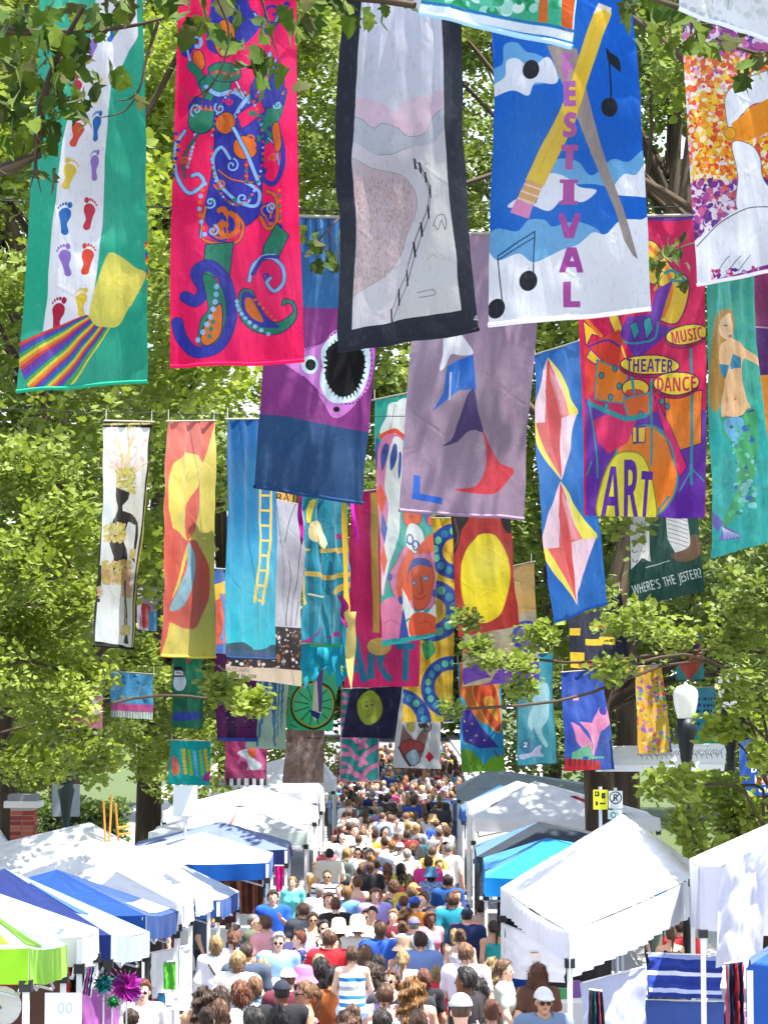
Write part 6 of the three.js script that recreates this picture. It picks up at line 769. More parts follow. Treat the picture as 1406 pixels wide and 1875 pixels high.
const headField = (x, y, z) => {
  const ax = Math.abs(x); let d = ell(x, y, z, 0, 1.617, -0.01, 0.076, 0.1, 0.096); d = sm(d, ell(x, y, z, 0, 1.562, 0.026, 0.056, 0.083, 0.066), 0.03);
  d = sm(d, cone(x, y, z, [0, 1.608, 0.083], [0, 1.574, 0.103], 0.009, 0.014), 0.014); d = sm(d, ell(ax, y, z, 0.03, 1.606, 0.072, 0.022, 0.012, 0.012) + 0.004, 0.01); d = Math.max(d, -ell(ax, y, z, 0.031, 1.592, 0.094, 0.017, 0.011, 0.014));
  d = sm(d, ell(x, y, z, 0, 1.5, 0.066, 0.026, 0.02, 0.022), 0.02); d = Math.min(d, ell(ax, y, z, 0.078, 1.585, -0.008, 0.01, 0.03, 0.019)); return sm(d, neck(x, y, z), 0.03);
};
function skin(lod, sex, pose) {
  return memo(['skin', lod, sex, pose].join(), () => {
    const b = bones(sex, pose), cell = [0.024, 0.036][lod], sit = pose === 'sit';
    const body = surf((x, y, z) => sm(sm(sm(torso(b, x, y, z) + 0.008, legs(b, x, y, z), 0.05), arms(b, x, y, z), 0.03), neck(x, y, z), 0.04), [-0.42, 0, -0.4], [0.42, pose === 'raise' ? 1.84 : 1.5, 0.46], cell);
    const hd = surf(headField, [-0.11, 1.42, -0.13], [0.11, 1.74, 0.14], [0.01, 0.017][lod]), out = [body, smallHead(hd)];
    for (const i of [0, 1]) { const g = handGeo([0.008, 0.011][lod]).clone(); if (i) { g.scale(-1, 1, 1); const ix = g.index.array; for (let k = 0; k < ix.length; k += 3) { const t = ix[k]; ix[k] = ix[k + 1]; ix[k + 1] = t; } } g.computeVertexNormals(); const dir = V(...b.w[i]).sub(V(...b.e[i])).normalize(); g.applyQuaternion(new THREE.Quaternion().setFromUnitVectors(V(0, -1, 0), dir)); g.translate(...b.w[i]); out.push(g); }
    return mergeGeometries(out);
  });
}
const wr = (x, y, z, k = 1) => k * (noise(x * 16, y * 11, z * 16) * 0.006 + noise(x * 34, y * 26, z * 30) * 0.0025);
function garment(kind, lod, sex, pose) {
  return memo([kind, lod, sex, pose].join(), () => {
    const b = bones(sex, pose), cell = [0.022, 0.034][lod], sl = (i, f) => b.sh[i].map((v, k) => v + (b.e[i][k] - v) * f), m = sex === 'm';
    const shirt = (x, y, z, sleeves) => { let d = torso(b, x, y, z) - (m ? 0.022 : 0.016); d = sm(d, cone(x, y, z * 1.38, [0, 0.9, 0], [0, 1.15, 0], m ? 0.178 : 0.168, m ? 0.172 : 0.15), 0.04); if (sleeves) for (const i of [0, 1]) { d = sm(d, cone(x, y, z, b.sh[i], sl(i, sleeves === 2 ? 1 : 0.62), m ? 0.065 : 0.06, m ? 0.064 : 0.055), 0.03); if (sleeves === 2) d = sm(d, cone(x, y, z, b.e[i], b.w[i], 0.058, 0.042), 0.02); } return d + wr(x, y, z); };
    const hem = m ? 0.84 : 0.88, top = (x, y, z) => y - 1.465 + (Math.abs(x) < 0.1 ? 0 : 0), hole = (x, y, z) => -cone(x, y, z, [0, 1.62, 0.01], [0, 1.43, 0.012], 0.075, 0.068);
    if (kind === 'tshirt') return surf((x, y, z) => Math.max(shirt(x, y, z, 1), hem - y, hole(x, y, z)), [-0.45, 0.78, -0.3], [0.45, pose === 'raise' ? 1.75 : 1.52, 0.42], cell);
    if (kind === 'long_sleeve') return surf((x, y, z) => Math.max(shirt(x, y, z, 2), hem - y > 0 && Math.abs(x) < 0.2 ? hem - y : -1, hole(x, y, z)), [-0.45, 0.78, -0.35], [0.45, 1.52, 0.46], cell);
    const strap = (x, y, z) => Math.min(cone(Math.abs(x), y, z, [0.1, 1.33, 0.1], [0.105, 1.455, 0.0], 0.026, 0.024), cone(Math.abs(x), y, z, [0.105, 1.455, 0], [0.09, 1.33, -0.1], 0.024, 0.03));
    const tank = (x, y, z) => Math.min(Math.max(shirt(x, y, z, 0), y - 1.36 - 0.02 * Math.cos(x * 12), Math.abs(x) - (m ? 0.19 : 0.165)), strap(x, y, z));
    if (kind === 'tank_top') return surf((x, y, z) => Math.max(tank(x, y, z), hem - y), [-0.3, 0.8, -0.3], [0.3, 1.52, 0.3], cell);
    const skirt = (x, y, z, lo) => { const t = Math.max(0, Math.min(1, (1.04 - y) / (1.04 - lo))), r = 0.155 + 0.13 * t, a = Math.atan2(x, z); return Math.max((Math.hypot(x, z * 1.25) - r - 0.012 * t * Math.sin(a * 9 + y * 3)) * 0.75, lo - y, y - 1.06); };
    if (kind === 'dress') return surf((x, y, z) => Math.min(Math.max(tank(x, y, z), 0.95 - y), skirt(x, y, z, 0.52)), [-0.36, 0.46, -0.34], [0.36, 1.52, 0.34], cell);
    if (kind === 'skirt') return surf((x, y, z) => skirt(x, y, z, 0.55), [-0.36, 0.5, -0.34], [0.36, 1.1, 0.34], cell);
    if (kind === 'shorts' || kind === 'trousers') return surf((x, y, z) => { let d = cone(x, y, z * 1.35, [0, 0.93, 0], [0, 1.0, 0], 0.165, 0.15); for (const i of [0, 1]) { d = sm(d, cone(x, y, z, b.hip[i], b.k[i], 0.104, kind === 'shorts' ? 0.092 : 0.07), 0.04); if (kind === 'trousers') d = sm(d, cone(x, y, z, b.k[i], b.a[i], 0.07, 0.056), 0.03); } return Math.max(d + wr(x, y, z), kind === 'shorts' && pose !== 'sit' ? 0.5 - y : 0.05 - y, y - 1.04); }, [-0.3, 0.0, -0.36], [0.3, 1.08, 0.46], cell);
    if (kind === 'shoes') return surf((x, y, z) => { let d = 9; for (const i of [0, 1]) { const q = b.a[i]; d = Math.min(d, sm(cone(x, y, z, [q[0], q[1] - 0.045, q[2] - 0.035], [q[0], q[1] - 0.055, q[2] + 0.16], 0.045, 0.036), cone(x, y, z, [q[0], q[1] + 0.01, q[2] - 0.01], [q[0], q[1] - 0.04, q[2]], 0.045, 0.05), 0.02)); } return Math.max(d, -(y - Math.min(b.a[0][1], b.a[1][1]) + 0.1) + 0.0); }, [-0.2, -0.04, -0.4], [0.2, 0.7, 0.58], lod ? 0.03 : 0.02);
  });
}
const skull = (x, y, z, k) => ell(x, y, z, 0, 1.618, -0.012, 0.076 + k, 0.1 + k, 0.097 + k);
const strandN = (x, y, z, k) => (noise(Math.atan2(x, z + 0.02) * 5, y * 12, k) * 0.013 + noise(x * 40, y * 30, z * 40 + k) * 0.009);
function hair(style, lod) {
  const keep = seed_; try { return hair_(style, lod); } finally { seed_ = keep; }
}
function hair_(style, lod) {
  return memo('hair' + style + lod, () => {
    const face = (x, y, z, w = 0.036) => 0.86 * z - 0.5 * (y - 1.655) - w - 0.012 * Math.cos(x * 30), lo = [-0.2, 1.1, -0.26], hi = [0.2, 1.8, 0.14], cell = [0.012, 0.019][lod];
    const f = {
      short: (x, y, z) => Math.max(skull(x, y, z, 0.02) + strandN(x, y, z, 1), face(x, y, z), 1.545 - y + Math.max(0, z) * 1.2),
      cropped: (x, y, z) => Math.max(skull(x, y, z, 0.009) + strandN(x, y, z, 2) * 0.4, face(x, y, z, 0.03), 1.56 - y + Math.max(0, z) * 1.3),
      bob: (x, y, z) => Math.max(sm(skull(x, y, z, 0.018), ell(x, y, z, 0, 1.56, -0.028, 0.098, 0.125, 0.088), 0.04) + strandN(x, y, z, 3), face(x, y, z, 0.03), 1.46 - y),
      long: (x, y, z) => Math.max(sm(skull(x, y, z, 0.019), cone(x * 0.72, y, z, [0, 1.57, -0.045], [0, 1.24, -0.13], 0.078, 0.058), 0.05) + strandN(x, y, z, 4) * 1.5, face(x, y, z, 0.028), 1.17 - y),
      wavy: (x, y, z) => Math.max(sm(skull(x, y, z, 0.026), cone(x * 0.66, y, z, [0, 1.57, -0.045], [0, 1.22, -0.14], 0.088, 0.072), 0.05) + strandN(x, y, z, 5) * 2.2 + 0.012 * Math.sin(y * 46 + x * 20), face(x, y, z, 0.03), 1.13 - y),
      ponytail: (x, y, z) => sm(Math.max(skull(x, y, z, 0.016) + strandN(x, y, z, 6), face(x, y, z), 1.545 - y + Math.max(0, z)), Math.min(cone(x, y, z, [0, 1.665, -0.11], [0, 1.58, -0.165], 0.03, 0.036), cone(x, y, z, [0, 1.58, -0.165], [0.01, 1.38, -0.15], 0.036, 0.014)) + strandN(x, y, z, 7) * 0.7, 0.02),
      bun: (x, y, z) => sm(Math.max(skull(x, y, z, 0.015) + strandN(x, y, z, 8), face(x, y, z), 1.54 - y + Math.max(0, z)), ell(x, y, z, 0, 1.69, -0.095, 0.05, 0.045, 0.045) + strandN(x, y, z, 9), 0.02),
      curly: (x, y, z) => Math.max(sm(skull(x, y, z, 0.036), ell(x, y, z, 0, 1.56, -0.05, 0.12, 0.1, 0.09), 0.05) + noise(x * 38, y * 38, z * 38) * 0.016 + noise(x * 75, y * 75, z * 75) * 0.007, face(x, y, z, 0.034), 1.47 - y),
      braid: (x, y, z) => { let d = Math.max(skull(x, y, z, 0.02) + strandN(x, y, z, 10), face(x, y, z), 1.545 - y + Math.max(0, z)); for (let i = 0; i < 8; i++) d = Math.min(d, ell(x, y, z, 0.03 + i * 0.008 + (i % 2 ? 0.01 : -0.01), 1.53 - i * 0.034, -0.11 - 0.012 * Math.min(i, 3), 0.024, 0.026, 0.022)); return d; },
    }[style];
    const g = smallHead(surf(f, lo, hi, cell)); if (lod || style === 'cropped') return g;
    reseed(style.length * 31 + 5); const p = g.attributes.position, nn = g.attributes.normal, pos = [], nor = [], uv = [], idx = [...g.index.array], n0 = p.count, add = [], long = ['long', 'wavy', 'curly'].includes(style);   // loose locks
    for (let i = 0; i < (long ? 260 : 150); i++) { const k = Math.floor(rnd() * n0), a = V(p.getX(k), p.getY(k), p.getZ(k)), n = V(nn.getX(k), nn.getY(k), nn.getZ(k)); if (a.z > 0.06 && a.y < 1.62) continue; const dn = V(rr(-0.3, 0.3), -1, rr(-0.3, 0.3)).addScaledVector(n, rr(0.25, 0.9)).normalize(), l = rr(0.03, long ? 0.1 : 0.05), sd = V(0, 1, 0).cross(n).normalize().multiplyScalar(0.0035); if (style === 'curly') sd.multiplyScalar(1.8);
      const m = a.clone().addScaledVector(dn, l * 0.5).addScaledVector(n, l * 0.12), e = a.clone().addScaledVector(dn, l).addScaledVector(V(rr(-1, 1), 0, rr(-1, 1)), l * 0.25), b = n0 + pos.length / 3; for (const v of [a.clone().add(sd), a.clone().sub(sd), m.clone().add(sd), m.clone().sub(sd), e]) { pos.push(v.x, v.y, v.z); nor.push(n.x, n.y, n.z); uv.push(v.x * 2 + 0.5, v.y); } idx.push(b, b + 1, b + 2, b + 1, b + 3, b + 2, b + 2, b + 3, b + 4); }
    const cat = (a, b) => { const o = new Float32Array(a.length + b.length); o.set(a); o.set(b, a.length); return o; }, h = new THREE.BufferGeometry(); h.setAttribute('position', new THREE.BufferAttribute(cat(p.array, pos), 3)); h.setAttribute('normal', new THREE.BufferAttribute(cat(nn.array, nor), 3)); h.setAttribute('uv', new THREE.BufferAttribute(cat(g.attributes.uv.array, uv), 2)); h.setIndex(idx); return h;
  });
}
const hatGeo = {
  cap: (lod) => memo('cap' + lod, () => smallHead(surf((x, y, z) => Math.min(Math.max(skull(x, y, z, 0.026), 1.635 - y - 0.1 * z), Math.max(ell(x, y, z, 0, 1.645, 0.13, 0.09, 0.024, 0.115), ell(x, y, z, 0, 1.612, 0.11, 0.104, 0.056, 0.13) - 0.004)), [-0.14, 1.56, -0.16], [0.14, 1.79, 0.27], lod ? 0.015 : 0.01))),
  sun_hat: () => memo('sun_hat', () => new THREE.LatheGeometry([[0.001, 0.135], [0.05, 0.132], [0.085, 0.11], [0.096, 0.06], [0.1, 0.0], [0.15, -0.012], [0.2, -0.03], [0.225, -0.045], [0.225, -0.05], [0.15, -0.02], [0.098, -0.008]].map((p) => new THREE.Vector2(...p)), 28).scale(1.12, 1.12, 1.16).translate(0, 1.635, -0.01)),
  bucket_hat: () => memo('bucket_hat', () => new THREE.LatheGeometry([[0.001, 0.11], [0.06, 0.108], [0.086, 0.09], [0.097, 0.03], [0.104, 0.0], [0.13, -0.03], [0.15, -0.055], [0.148, -0.06], [0.1, -0.01]].map((p) => new THREE.Vector2(...p)), 24).scale(1.12, 1.15, 1.16).translate(0, 1.635, -0.01)),
};
const eyesGeo = memo('eyes', () => smallHead(merge([-1, 1].map((s) => new THREE.SphereGeometry(0.0115, 8, 6).scale(1, 0.62, 0.5).translate(s * 0.031, 1.593, 0.083)).concat([-1, 1].map((s) => new THREE.SphereGeometry(0.016, 8, 5).scale(1, 0.22, 0.4).translate(s * 0.032, 1.615, 0.086))))));
const mouthGeo = memo('mouth', () => smallHead(new THREE.SphereGeometry(0.022, 10, 6).scale(1, 0.3, 0.4).translate(0, 1.54, 0.087)));
const glassesGeo = memo('glasses', () => smallHead(merge([new THREE.SphereGeometry(0.026, 10, 8).scale(1, 0.78, 0.35).translate(0.033, 1.592, 0.097), new THREE.SphereGeometry(0.026, 10, 8).scale(1, 0.78, 0.35).translate(-0.033, 1.592, 0.097), box(0.02, 0.006, 0.006, 0, 1.598, 0.104), box(0.006, 0.008, 0.1, 0.074, 1.598, 0.045), box(0.006, 0.008, 0.1, -0.074, 1.598, 0.045)])));
const packGeo = memo('pack', () => surf((x, y, z) => { let d = Math.pow(Math.pow(Math.abs(x) / 0.16, 4) + Math.pow(Math.abs(y - 1.18) / 0.24, 4) + Math.pow(Math.abs(z + 0.22) / 0.1, 4), 0.25) - 1; d *= 0.1; d = Math.min(d, (Math.pow(Math.pow(Math.abs(x) / 0.12, 4) + Math.pow(Math.abs(y - 1.08) / 0.11, 4) + Math.pow(Math.abs(z + 0.32) / 0.05, 4), 0.25) - 1) * 0.06); return Math.min(d, cone(Math.abs(x), y, z, [0.12, 1.38, -0.14], [0.13, 1.46, 0], 0.022, 0.022), cone(Math.abs(x), y, z, [0.13, 1.46, 0], [0.13, 1.1, 0.13], 0.022, 0.022)) + wr(x, y, z, 0.6); }, [-0.22, 0.88, -0.4], [0.22, 1.52, 0.2], 0.02));
const bagStrapGeo = memo('bag', () => tube([V(0.14, 1.45, -0.03), V(0.05, 1.3, -0.135), V(-0.12, 1.05, -0.13), V(-0.21, 0.9, 0.02)], 0.014, 0.014, 16, 6));
const hairTex = (() => { const [c, x] = canvas(256, 128); reseed(9); x.fillStyle = '#b8b8b8'; x.fillRect(0, 0, 256, 128); for (let i = 0; i < 700; i++) { const g = Math.floor(70 + rnd() * 185); x.strokeStyle = `rgba(${g},${g},${g},0.6)`; x.lineWidth = rr(0.6, 2.4); const a = rr(0, 256), b = rr(-20, 128); x.beginPath(); x.moveTo(a, b); x.quadraticCurveTo(a + rr(-5, 5), b + 22, a + rr(-6, 6), b + 46); x.stroke(); } const t = tex(c, true); t.repeat.set(2, 3); return t; })();
const skinMat = (h) => mat(h, { roughness: 0.6, side: THREE.FrontSide }), hairMat = (h) => mat(h, { roughness: 0.55, map: hairTex, side: THREE.DoubleSide, name: 'hair' });
const matsH = {}; const hm = (h) => matsH[h] ??= new THREE.MeshPhysicalMaterial({ color: S(h), map: hairTex, bumpMap: hairTex, bumpScale: 0.012, roughness: 0.5, side: THREE.DoubleSide });
const clothTex = {};
function garmentMat(col, pattern) {
  const key = col + (pattern ?? ''); if (clothTex[key]) return clothTex[key];
  if (!pattern) return clothTex[key] = mat(col, { roughness: 0.95 });
  const [c, x] = canvas(128, 128); x.fillStyle = col; x.fillRect(0, 0, 128, 128); const [kind, c2] = pattern.split(':');
  if (kind === 'striped') { x.fillStyle = c2; for (let i = 0; i < 2; i++) x.fillRect(0, i * 64, 128, 22); } else if (kind === 'boy') { x.fillStyle = '#a9adb5'; x.fillRect(0, 10, 128, 20); x.fillStyle = c2; x.fillRect(0, 56, 128, 18); x.fillRect(0, 92, 128, 20); }
  else for (let i = 0; i < 70; i++) { x.fillStyle = pick(c2.split(',')); x.beginPath(); x.ellipse(rnd() * 128, rnd() * 128, rr(3, 8), rr(3, 8), 0, 0, 7); x.fill(); }
  const t = tex(c, true); t.repeat.set(3, kind === 'boy' ? 3.2 : kind === 'striped' ? 6 : 4); return clothTex[key] = new THREE.MeshStandardMaterial({ map: t, roughness: 0.95, side: THREE.DoubleSide });
}
const labels = new Set(), crowd = [];
function person(s) {
  const H = (s.h ?? (s.sex === 'm' ? 1.78 : 1.68)) * (s.k ?? 1), k = H / 1.72, lod = s.lod ?? 0, pose = s.pose ?? 'down';
  const pos = s.pos ?? (() => { const q = atG(s.x, s.y, 1.61 * k); return V(q.x, G(-q.z), q.z); })();
  const t = thing('person', s.label, 'person', pos, 'people in the street crowd', (s.face ?? 180) * Math.PI / 180); t.scale.setScalar(k);
  const body = part(t, 'body', skin(lod, s.sex, pose), skinMat(s.skin ?? '#d3a083'));
  if (s.hair !== 'none') part(t, 'hair', hair(s.hat === 'cap' && (s.hair ?? 'short') === 'short' ? 'cropped' : s.hair ?? 'short', lod), hm(s.hairCol ?? '#3b2a1e'));
  part(t, s.top ?? 'tshirt', garment(s.top ?? 'tshirt', lod, s.sex, pose), garmentMat(s.col ?? '#888', s.pat));
  if (s.top !== 'dress') part(t, s.low ?? 'shorts', garment(s.low ?? 'shorts', lod, s.sex, pose), garmentMat(s.lowCol ?? '#3b4250'));
  part(t, 'shoes', garment('shoes', 1, s.sex, pose), mat(s.shoe ?? '#2c2a2c', { roughness: 0.7 }));
  if (s.hat) part(t, s.hat, hatGeo[s.hat](lod), mat(s.hatCol ?? '#d9c49a', { roughness: 0.9 }));
  const front = Math.abs(((s.face ?? 180) % 360 + 540) % 360 - 180) < 115;
  if (front) { part(body, 'eyes', eyesGeo, mat('#2a1c16', { roughness: 0.3 })); part(body, 'mouth', mouthGeo, mat('#a85a50', { roughness: 0.5 })); if (s.glasses) part(t, 'sunglasses', glassesGeo, mat('#101114', { roughness: 0.15 })); }
  if (s.pack) part(t, 'backpack', packGeo, mat(s.pack, { roughness: 0.9 }));
  if (s.strap) part(t, 'bag_strap', bagStrapGeo, mat(s.strap, { roughness: 0.8 }));
  labels.add(s.label); crowd.push(t.position); return t;
}
// hair styles and colours
const HC = { black: '#2c211b', 'dark brown': '#543a27', brown: '#80583b', auburn: '#985a38', 'light brown': '#a97c54', blond: '#d8b377', 'pale blond': '#dfc795', grey: '#a39d97', white: '#d6d2cc', red: '#94482a', golden: '#b5803f' };
const SK = { pale: '#e6bfa8', light: '#deb096', tan: '#c79474', brown: '#7e5239', dark: '#57382a' };
const rows = [
  // x, y, facing, sex, hair, hair colour, top, colour, skin, label, extras
  [396, 1728, 180, 'f', 'bob', 'blond', 'long_sleeve', '#e6e6ea', 'light', 'person with blond bob in a loose white shirt with a dark bag strap, back turned', { strap: '#3a3532', k: 1.04 }],
  [451, 1742, 175, 'm', 'cropped', 'dark brown', 'tshirt', '#3e4a5c', 'tan', 'broad person with cropped hair in a slate grey shirt, back turned', { k: 1.06 }],
  [427, 1719, 200, 'f', 'ponytail', 'auburn', 'tshirt', '#e2e2e6', 'light', 'person with auburn ponytail in white behind the slate grey shirt', {}],
  [466, 1686, 70, 'm', 'cropped', 'grey', 'tshirt', '#4d5444', 'light', 'grey haired person with sunglasses and olive shirt looking right', { glasses: 1 }],
  [484, 1690, 240, 'm', 'short', 'brown', 'tshirt', '#dc9aa0', 'light', 'person in a pale pink polo shirt beside the olive shirt', { k: 1.03 }],
  [510, 1722, 10, 'm', 'short', 'white', 'tshirt', '#86aee2', 'light', 'white haired person with sunglasses in a light blue shirt facing the camera', { glasses: 1, k: 1.02 }],
  [500, 1642, 5, 'm', 'short', 'dark brown', 'tshirt', '#1450b4', 'light', 'person in a bright blue shirt with white chest lettering near the canopy legs', { k: 1.05 }],
  [536, 1615, -10, 'f', 'bob', 'blond', 'tshirt', '#5ec2c6', 'light', 'blond person in an aqua shirt walking towards the camera', {}],
  [599, 1603, 0, 'm', 'cropped', 'dark brown', 'tshirt', '#e2e2ea', 'tan', 'person with sunglasses in a white shirt with navy stripes', { glasses: 1, pat: 'striped:#23264a', k: 1.05 }],
  [602, 1646, 5, 'm', 'short', 'brown', 'tshirt', '#ececf0', 'light', 'bearded person in a plain white shirt in front of the navy stripes', { k: 1.03 }],
  [555, 1666, 190, 'm', 'short', 'brown', 'tshirt', '#3a3e48', 'light', 'person in a charcoal shirt turned towards the aqua shirt', {}],
  [573, 1682, 0, 'f', 'ponytail', 'dark brown', 'tank_top', '#8d99a4', 'tan', 'person with sunglasses in a grey tank top holding a yellow paper', { glasses: 1, pose: 'hold' }],
  [547, 1718, -70, 'f', 'short', 'red', 'tshirt', '#232d56', 'pale', 'smiling red haired person in a navy floral shirt looking left', { pat: 'dots:#a83a52,#d9d2d8,#3a4f8a' }],
  [593, 1696, 10, 'f', 'bob', 'black', 'tank_top', '#2c2c34', 'light', 'dark haired person with sunglasses in a black and white patterned top', { glasses: 1, pat: 'dots:#e0e0e4,#111' }],
  [603, 1718, 180, 'm', 'short', 'brown', 'tshirt', '#c01a26', 'light', 'person in a bright red shirt, back turned, near the straw hats', { k: 1.04 }],
  [635, 1560, 180, 'f', 'long', 'blond', 'tshirt', '#ececee', 'light', 'person with long blond hair and a grey green backpack over a white shirt', { pack: '#4b5a5a', k: 1.04 }],
  [577, 1586, 0, 'f', 'short', 'blond', 'tank_top', '#e0aa58', 'light', 'short person in an apricot tank top left of the navy stripes', { k: 0.9 }],
  [599, 1554, 10, 'f', 'short', 'pale blond', 'tshirt', '#e0637c', 'light', 'person in a coral pink shirt and pale hat by the pole tents', { hat: 'bucket_hat', hatCol: '#e0d6c6' }],
  [620, 1702, 180, 'f', 'bob', 'brown', 'tshirt', '#c9b7a2', 'light', 'person under the left of two cream straw hats', { hat: 'sun_hat', hatCol: '#e8dcc6' }],
  [655, 1698, 170, 'm', 'short', 'grey', 'tshirt', '#d8d0c4', 'light', 'person under the right of two cream straw hats', { hat: 'sun_hat', hatCol: '#e6d9c0' }],
  [687, 1638, 5, 'm', 'short', 'brown', 'tshirt', '#a897d6', 'light', 'smiling person in a lavender shirt facing the camera', { k: 1.05 }],
  [682, 1671, -5, 'f', 'ponytail', 'dark brown', 'tank_top', '#e2d2c0', 'light', 'person in a cream tank top in front of the lavender shirt', {}],
  [662, 1591, 160, 'f', 'bob', 'brown', 'tank_top', '#c9d2d6', 'light', 'person with brown bob in a pale tank top and denim shorts', { lowCol: '#4f6a94' }],
  [690, 1583, 185, 'f', 'bun', 'dark brown', 'dress', '#1d2350', 'light', 'person with a dark bun in a navy dress, back turned', {}],
  [655, 1561, 0, 'f', 'long', 'black', 'tank_top', '#3d4152', 'light', 'left of two dark haired friends with sunglasses', { glasses: 1 }],
  [669, 1560, 5, 'f', 'long', 'dark brown', 'tank_top', '#4c4a58', 'light', 'right of two dark haired friends with sunglasses', { glasses: 1 }],
  [657, 1537, 170, 'm', 'short', 'brown', 'tshirt', '#d8d8de', 'light', 'brown haired person in white with braces behind the two friends', {}],
  [627, 1534, 5, 'm', 'none', 'grey', 'tshirt', '#cfd6dc', 'pale', 'bald person with sunglasses in a pale shirt facing the camera', { glasses: 1 }],
  [640, 1514, 175, 'm', 'short', 'dark brown', 'tshirt', '#16181e', 'tan', 'person in a black shirt left of the aqua top in the middle crowd', { k: 1.05 }],
  [585, 1762, 180, 'f', 'bob', 'pale blond', 'tshirt', '#7d5a8a', 'light', 'person with pale blond bob in a violet top below the red shirt', {}],
  [481, 1770, 190, 'f', 'long', 'pale blond', 'tshirt', '#a9bfe0', 'light', 'person with long pale blond hair below the light blue shirt', {}],
  [669, 1744, 180, 'f', 'long', 'light brown', 'tshirt', '#9a8c86', 'light', 'person with long straight light brown hair behind the child on shoulders', {}],
  [557, 1815, -75, 'f', 'ponytail', 'light brown', 'tank_top', '#d98a92', 'tan', 'person with tied hair and sunglasses in a salmon tank top with a black strap', { glasses: 1, strap: '#17171a', k: 1.05 }],
  [516, 1815, 190, 'm', 'short', 'black', 'tshirt', '#1d1d22', 'brown', 'person in a black cap and black shirt in the front rows', { hat: 'cap', hatCol: '#1b2130' }],
  [615, 1788, 180, 'm', 'short', 'black', 'tshirt', '#8c4a1c', 'tan', 'dark haired person in a rust orange shirt left of the child on shoulders', { k: 1.05 }],
  [375, 1826, 185, 'f', 'wavy', 'dark brown', 'tshirt', '#b98a6a', 'light', 'person with dark wavy hair at the left end of the front row', {}],
  [404, 1824, 180, 'f', 'long', 'dark brown', 'tshirt', '#e2e4ea', 'light', 'person with long dark hair in white, second from the left in the front row', {}],
  [440, 1815, 190, 'f', 'curly', 'auburn', 'tshirt', '#d8d4d6', 'light', 'person with auburn curls in the front row below the slate grey shirt', {}],
  [467, 1804, 180, 'f', 'bob', 'light brown', 'tshirt', '#5c7a9c', 'light', 'person with ash brown bob in a denim blue top in the front rows', {}],
  [466, 1868, 180, 'm', 'short', 'black', 'tshirt', '#4a4e5a', 'tan', 'dark haired person cut by the bottom edge below the ash brown bob', { k: 1.08 }],
  [379, 1864, 180, 'f', 'bun', 'dark brown', 'tshirt', '#cfd0d8', 'light', 'person with a dark bun cut by the bottom edge at the left', {}],
  [636, 1872, 180, 'f', 'wavy', 'brown', 'tshirt', '#51607c', 'light', 'brown haired person cut by the bottom edge below the child on shoulders', {}],
  [690, 1784, 180, 'f', 'curly', 'dark brown', 'tshirt', '#5d6a8a', 'tan', 'person with dark curls right of the child on shoulders', {}],
  [556, 1792, 180, 'f', 'bob', 'dark brown', 'tshirt', '#b0305a', 'tan', 'person with a pink bucket hat behind the salmon tank top', { hat: 'bucket_hat', hatCol: '#c56a9c' }],
  [528, 1792, 175, 'm', 'short', 'brown', 'tshirt', '#5f2230', 'light', 'person with a white cap and maroon shirt behind the black cap', { hat: 'cap', hatCol: '#e3e3e6' }],
  [732, 1553, 180, 'm', 'short', 'grey', 'tshirt', '#c3cde4', 'light', 'person in a pale blue shirt with a light grey cap, back turned', { hat: 'cap', hatCol: '#c9cdd8', k: 1.06 }],
  [770, 1561, 180, 'f', 'curly', 'white', 'tshirt', '#b4bed2', 'light', 'person with white curls left of the raspberry shirt', {}],
  [784, 1578, 180, 'm', 'short', 'brown', 'tshirt', '#d83a8a', 'tan', 'person in a raspberry pink shirt, back turned', { k: 1.05 }],
  [804, 1553, 190, 'f', 'bun', 'dark brown', 'tank_top', '#16161a', 'light', 'person with a dark bun in a black tank top behind the raspberry shirt', {}],
  [789, 1601, 180, 'f', 'bob', 'black', 'tshirt', '#7f96c6', 'light', 'person with a teal blue bucket hat and blue floral shirt', { hat: 'bucket_hat', hatCol: '#4a82a4', pat: 'dots:#2f4a8a,#c5d2ea' }],
  [820, 1612, 170, 'm', 'short', 'black', 'tshirt', '#164a8c', 'tan', 'dark haired person in a royal blue shirt looking right', { k: 1.05 }],
  [828, 1648, 180, 'm', 'short', 'brown', 'tshirt', '#107a92', 'light', 'person with brown hair in a teal polo shirt, back turned', { k: 1.06 }],
  [757, 1628, 150, 'm', 'short', 'brown', 'tshirt', '#6d4a40', 'light', 'person with a tan cap and brown shirt looking right', { hat: 'cap', hatCol: '#c08a4c' }],
  [759, 1655, 175, 'm', 'short', 'dark brown', 'tshirt', '#e2892c', 'light', 'person with a royal blue cap in an orange shirt', { hat: 'cap', hatCol: '#1f4aa8', k: 1.04 }],
  [743, 1674, 180, 'f', 'wavy', 'light brown', 'tshirt', '#a48a7c', 'light', 'person with wavy light brown hair left of the orange shirt', {}],
  [737, 1699, 180, 'f', 'bun', 'brown', 'tank_top', '#d8c6c0', 'light', 'person with messy brown hair tied up in a blush tank top', {}],
  [758, 1693, 180, 'm', 'short', 'grey', 'tshirt', '#8794a8', 'light', 'person with a mauve grey cap below the orange shirt', { hat: 'cap', hatCol: '#6a6684' }],
  [770, 1721, 180, 'm', 'short', 'dark brown', 'tshirt', '#6f86b4', 'light', 'person in a steel blue shirt with dark hair right of the bucket hat', { k: 1.03 }],
  [740, 1734, 180, 'f', 'long', 'brown', 'tank_top', '#b0cfd6', 'tan', 'person with a taupe bucket hat and a pale aqua tank top', { hat: 'bucket_hat', hatCol: '#8f7866' }],
  [843, 1714, 165, 'f', 'bun', 'brown', 'dress', '#e4dde2', 'light', 'person in a white lace dress bending towards the white stall', {}],
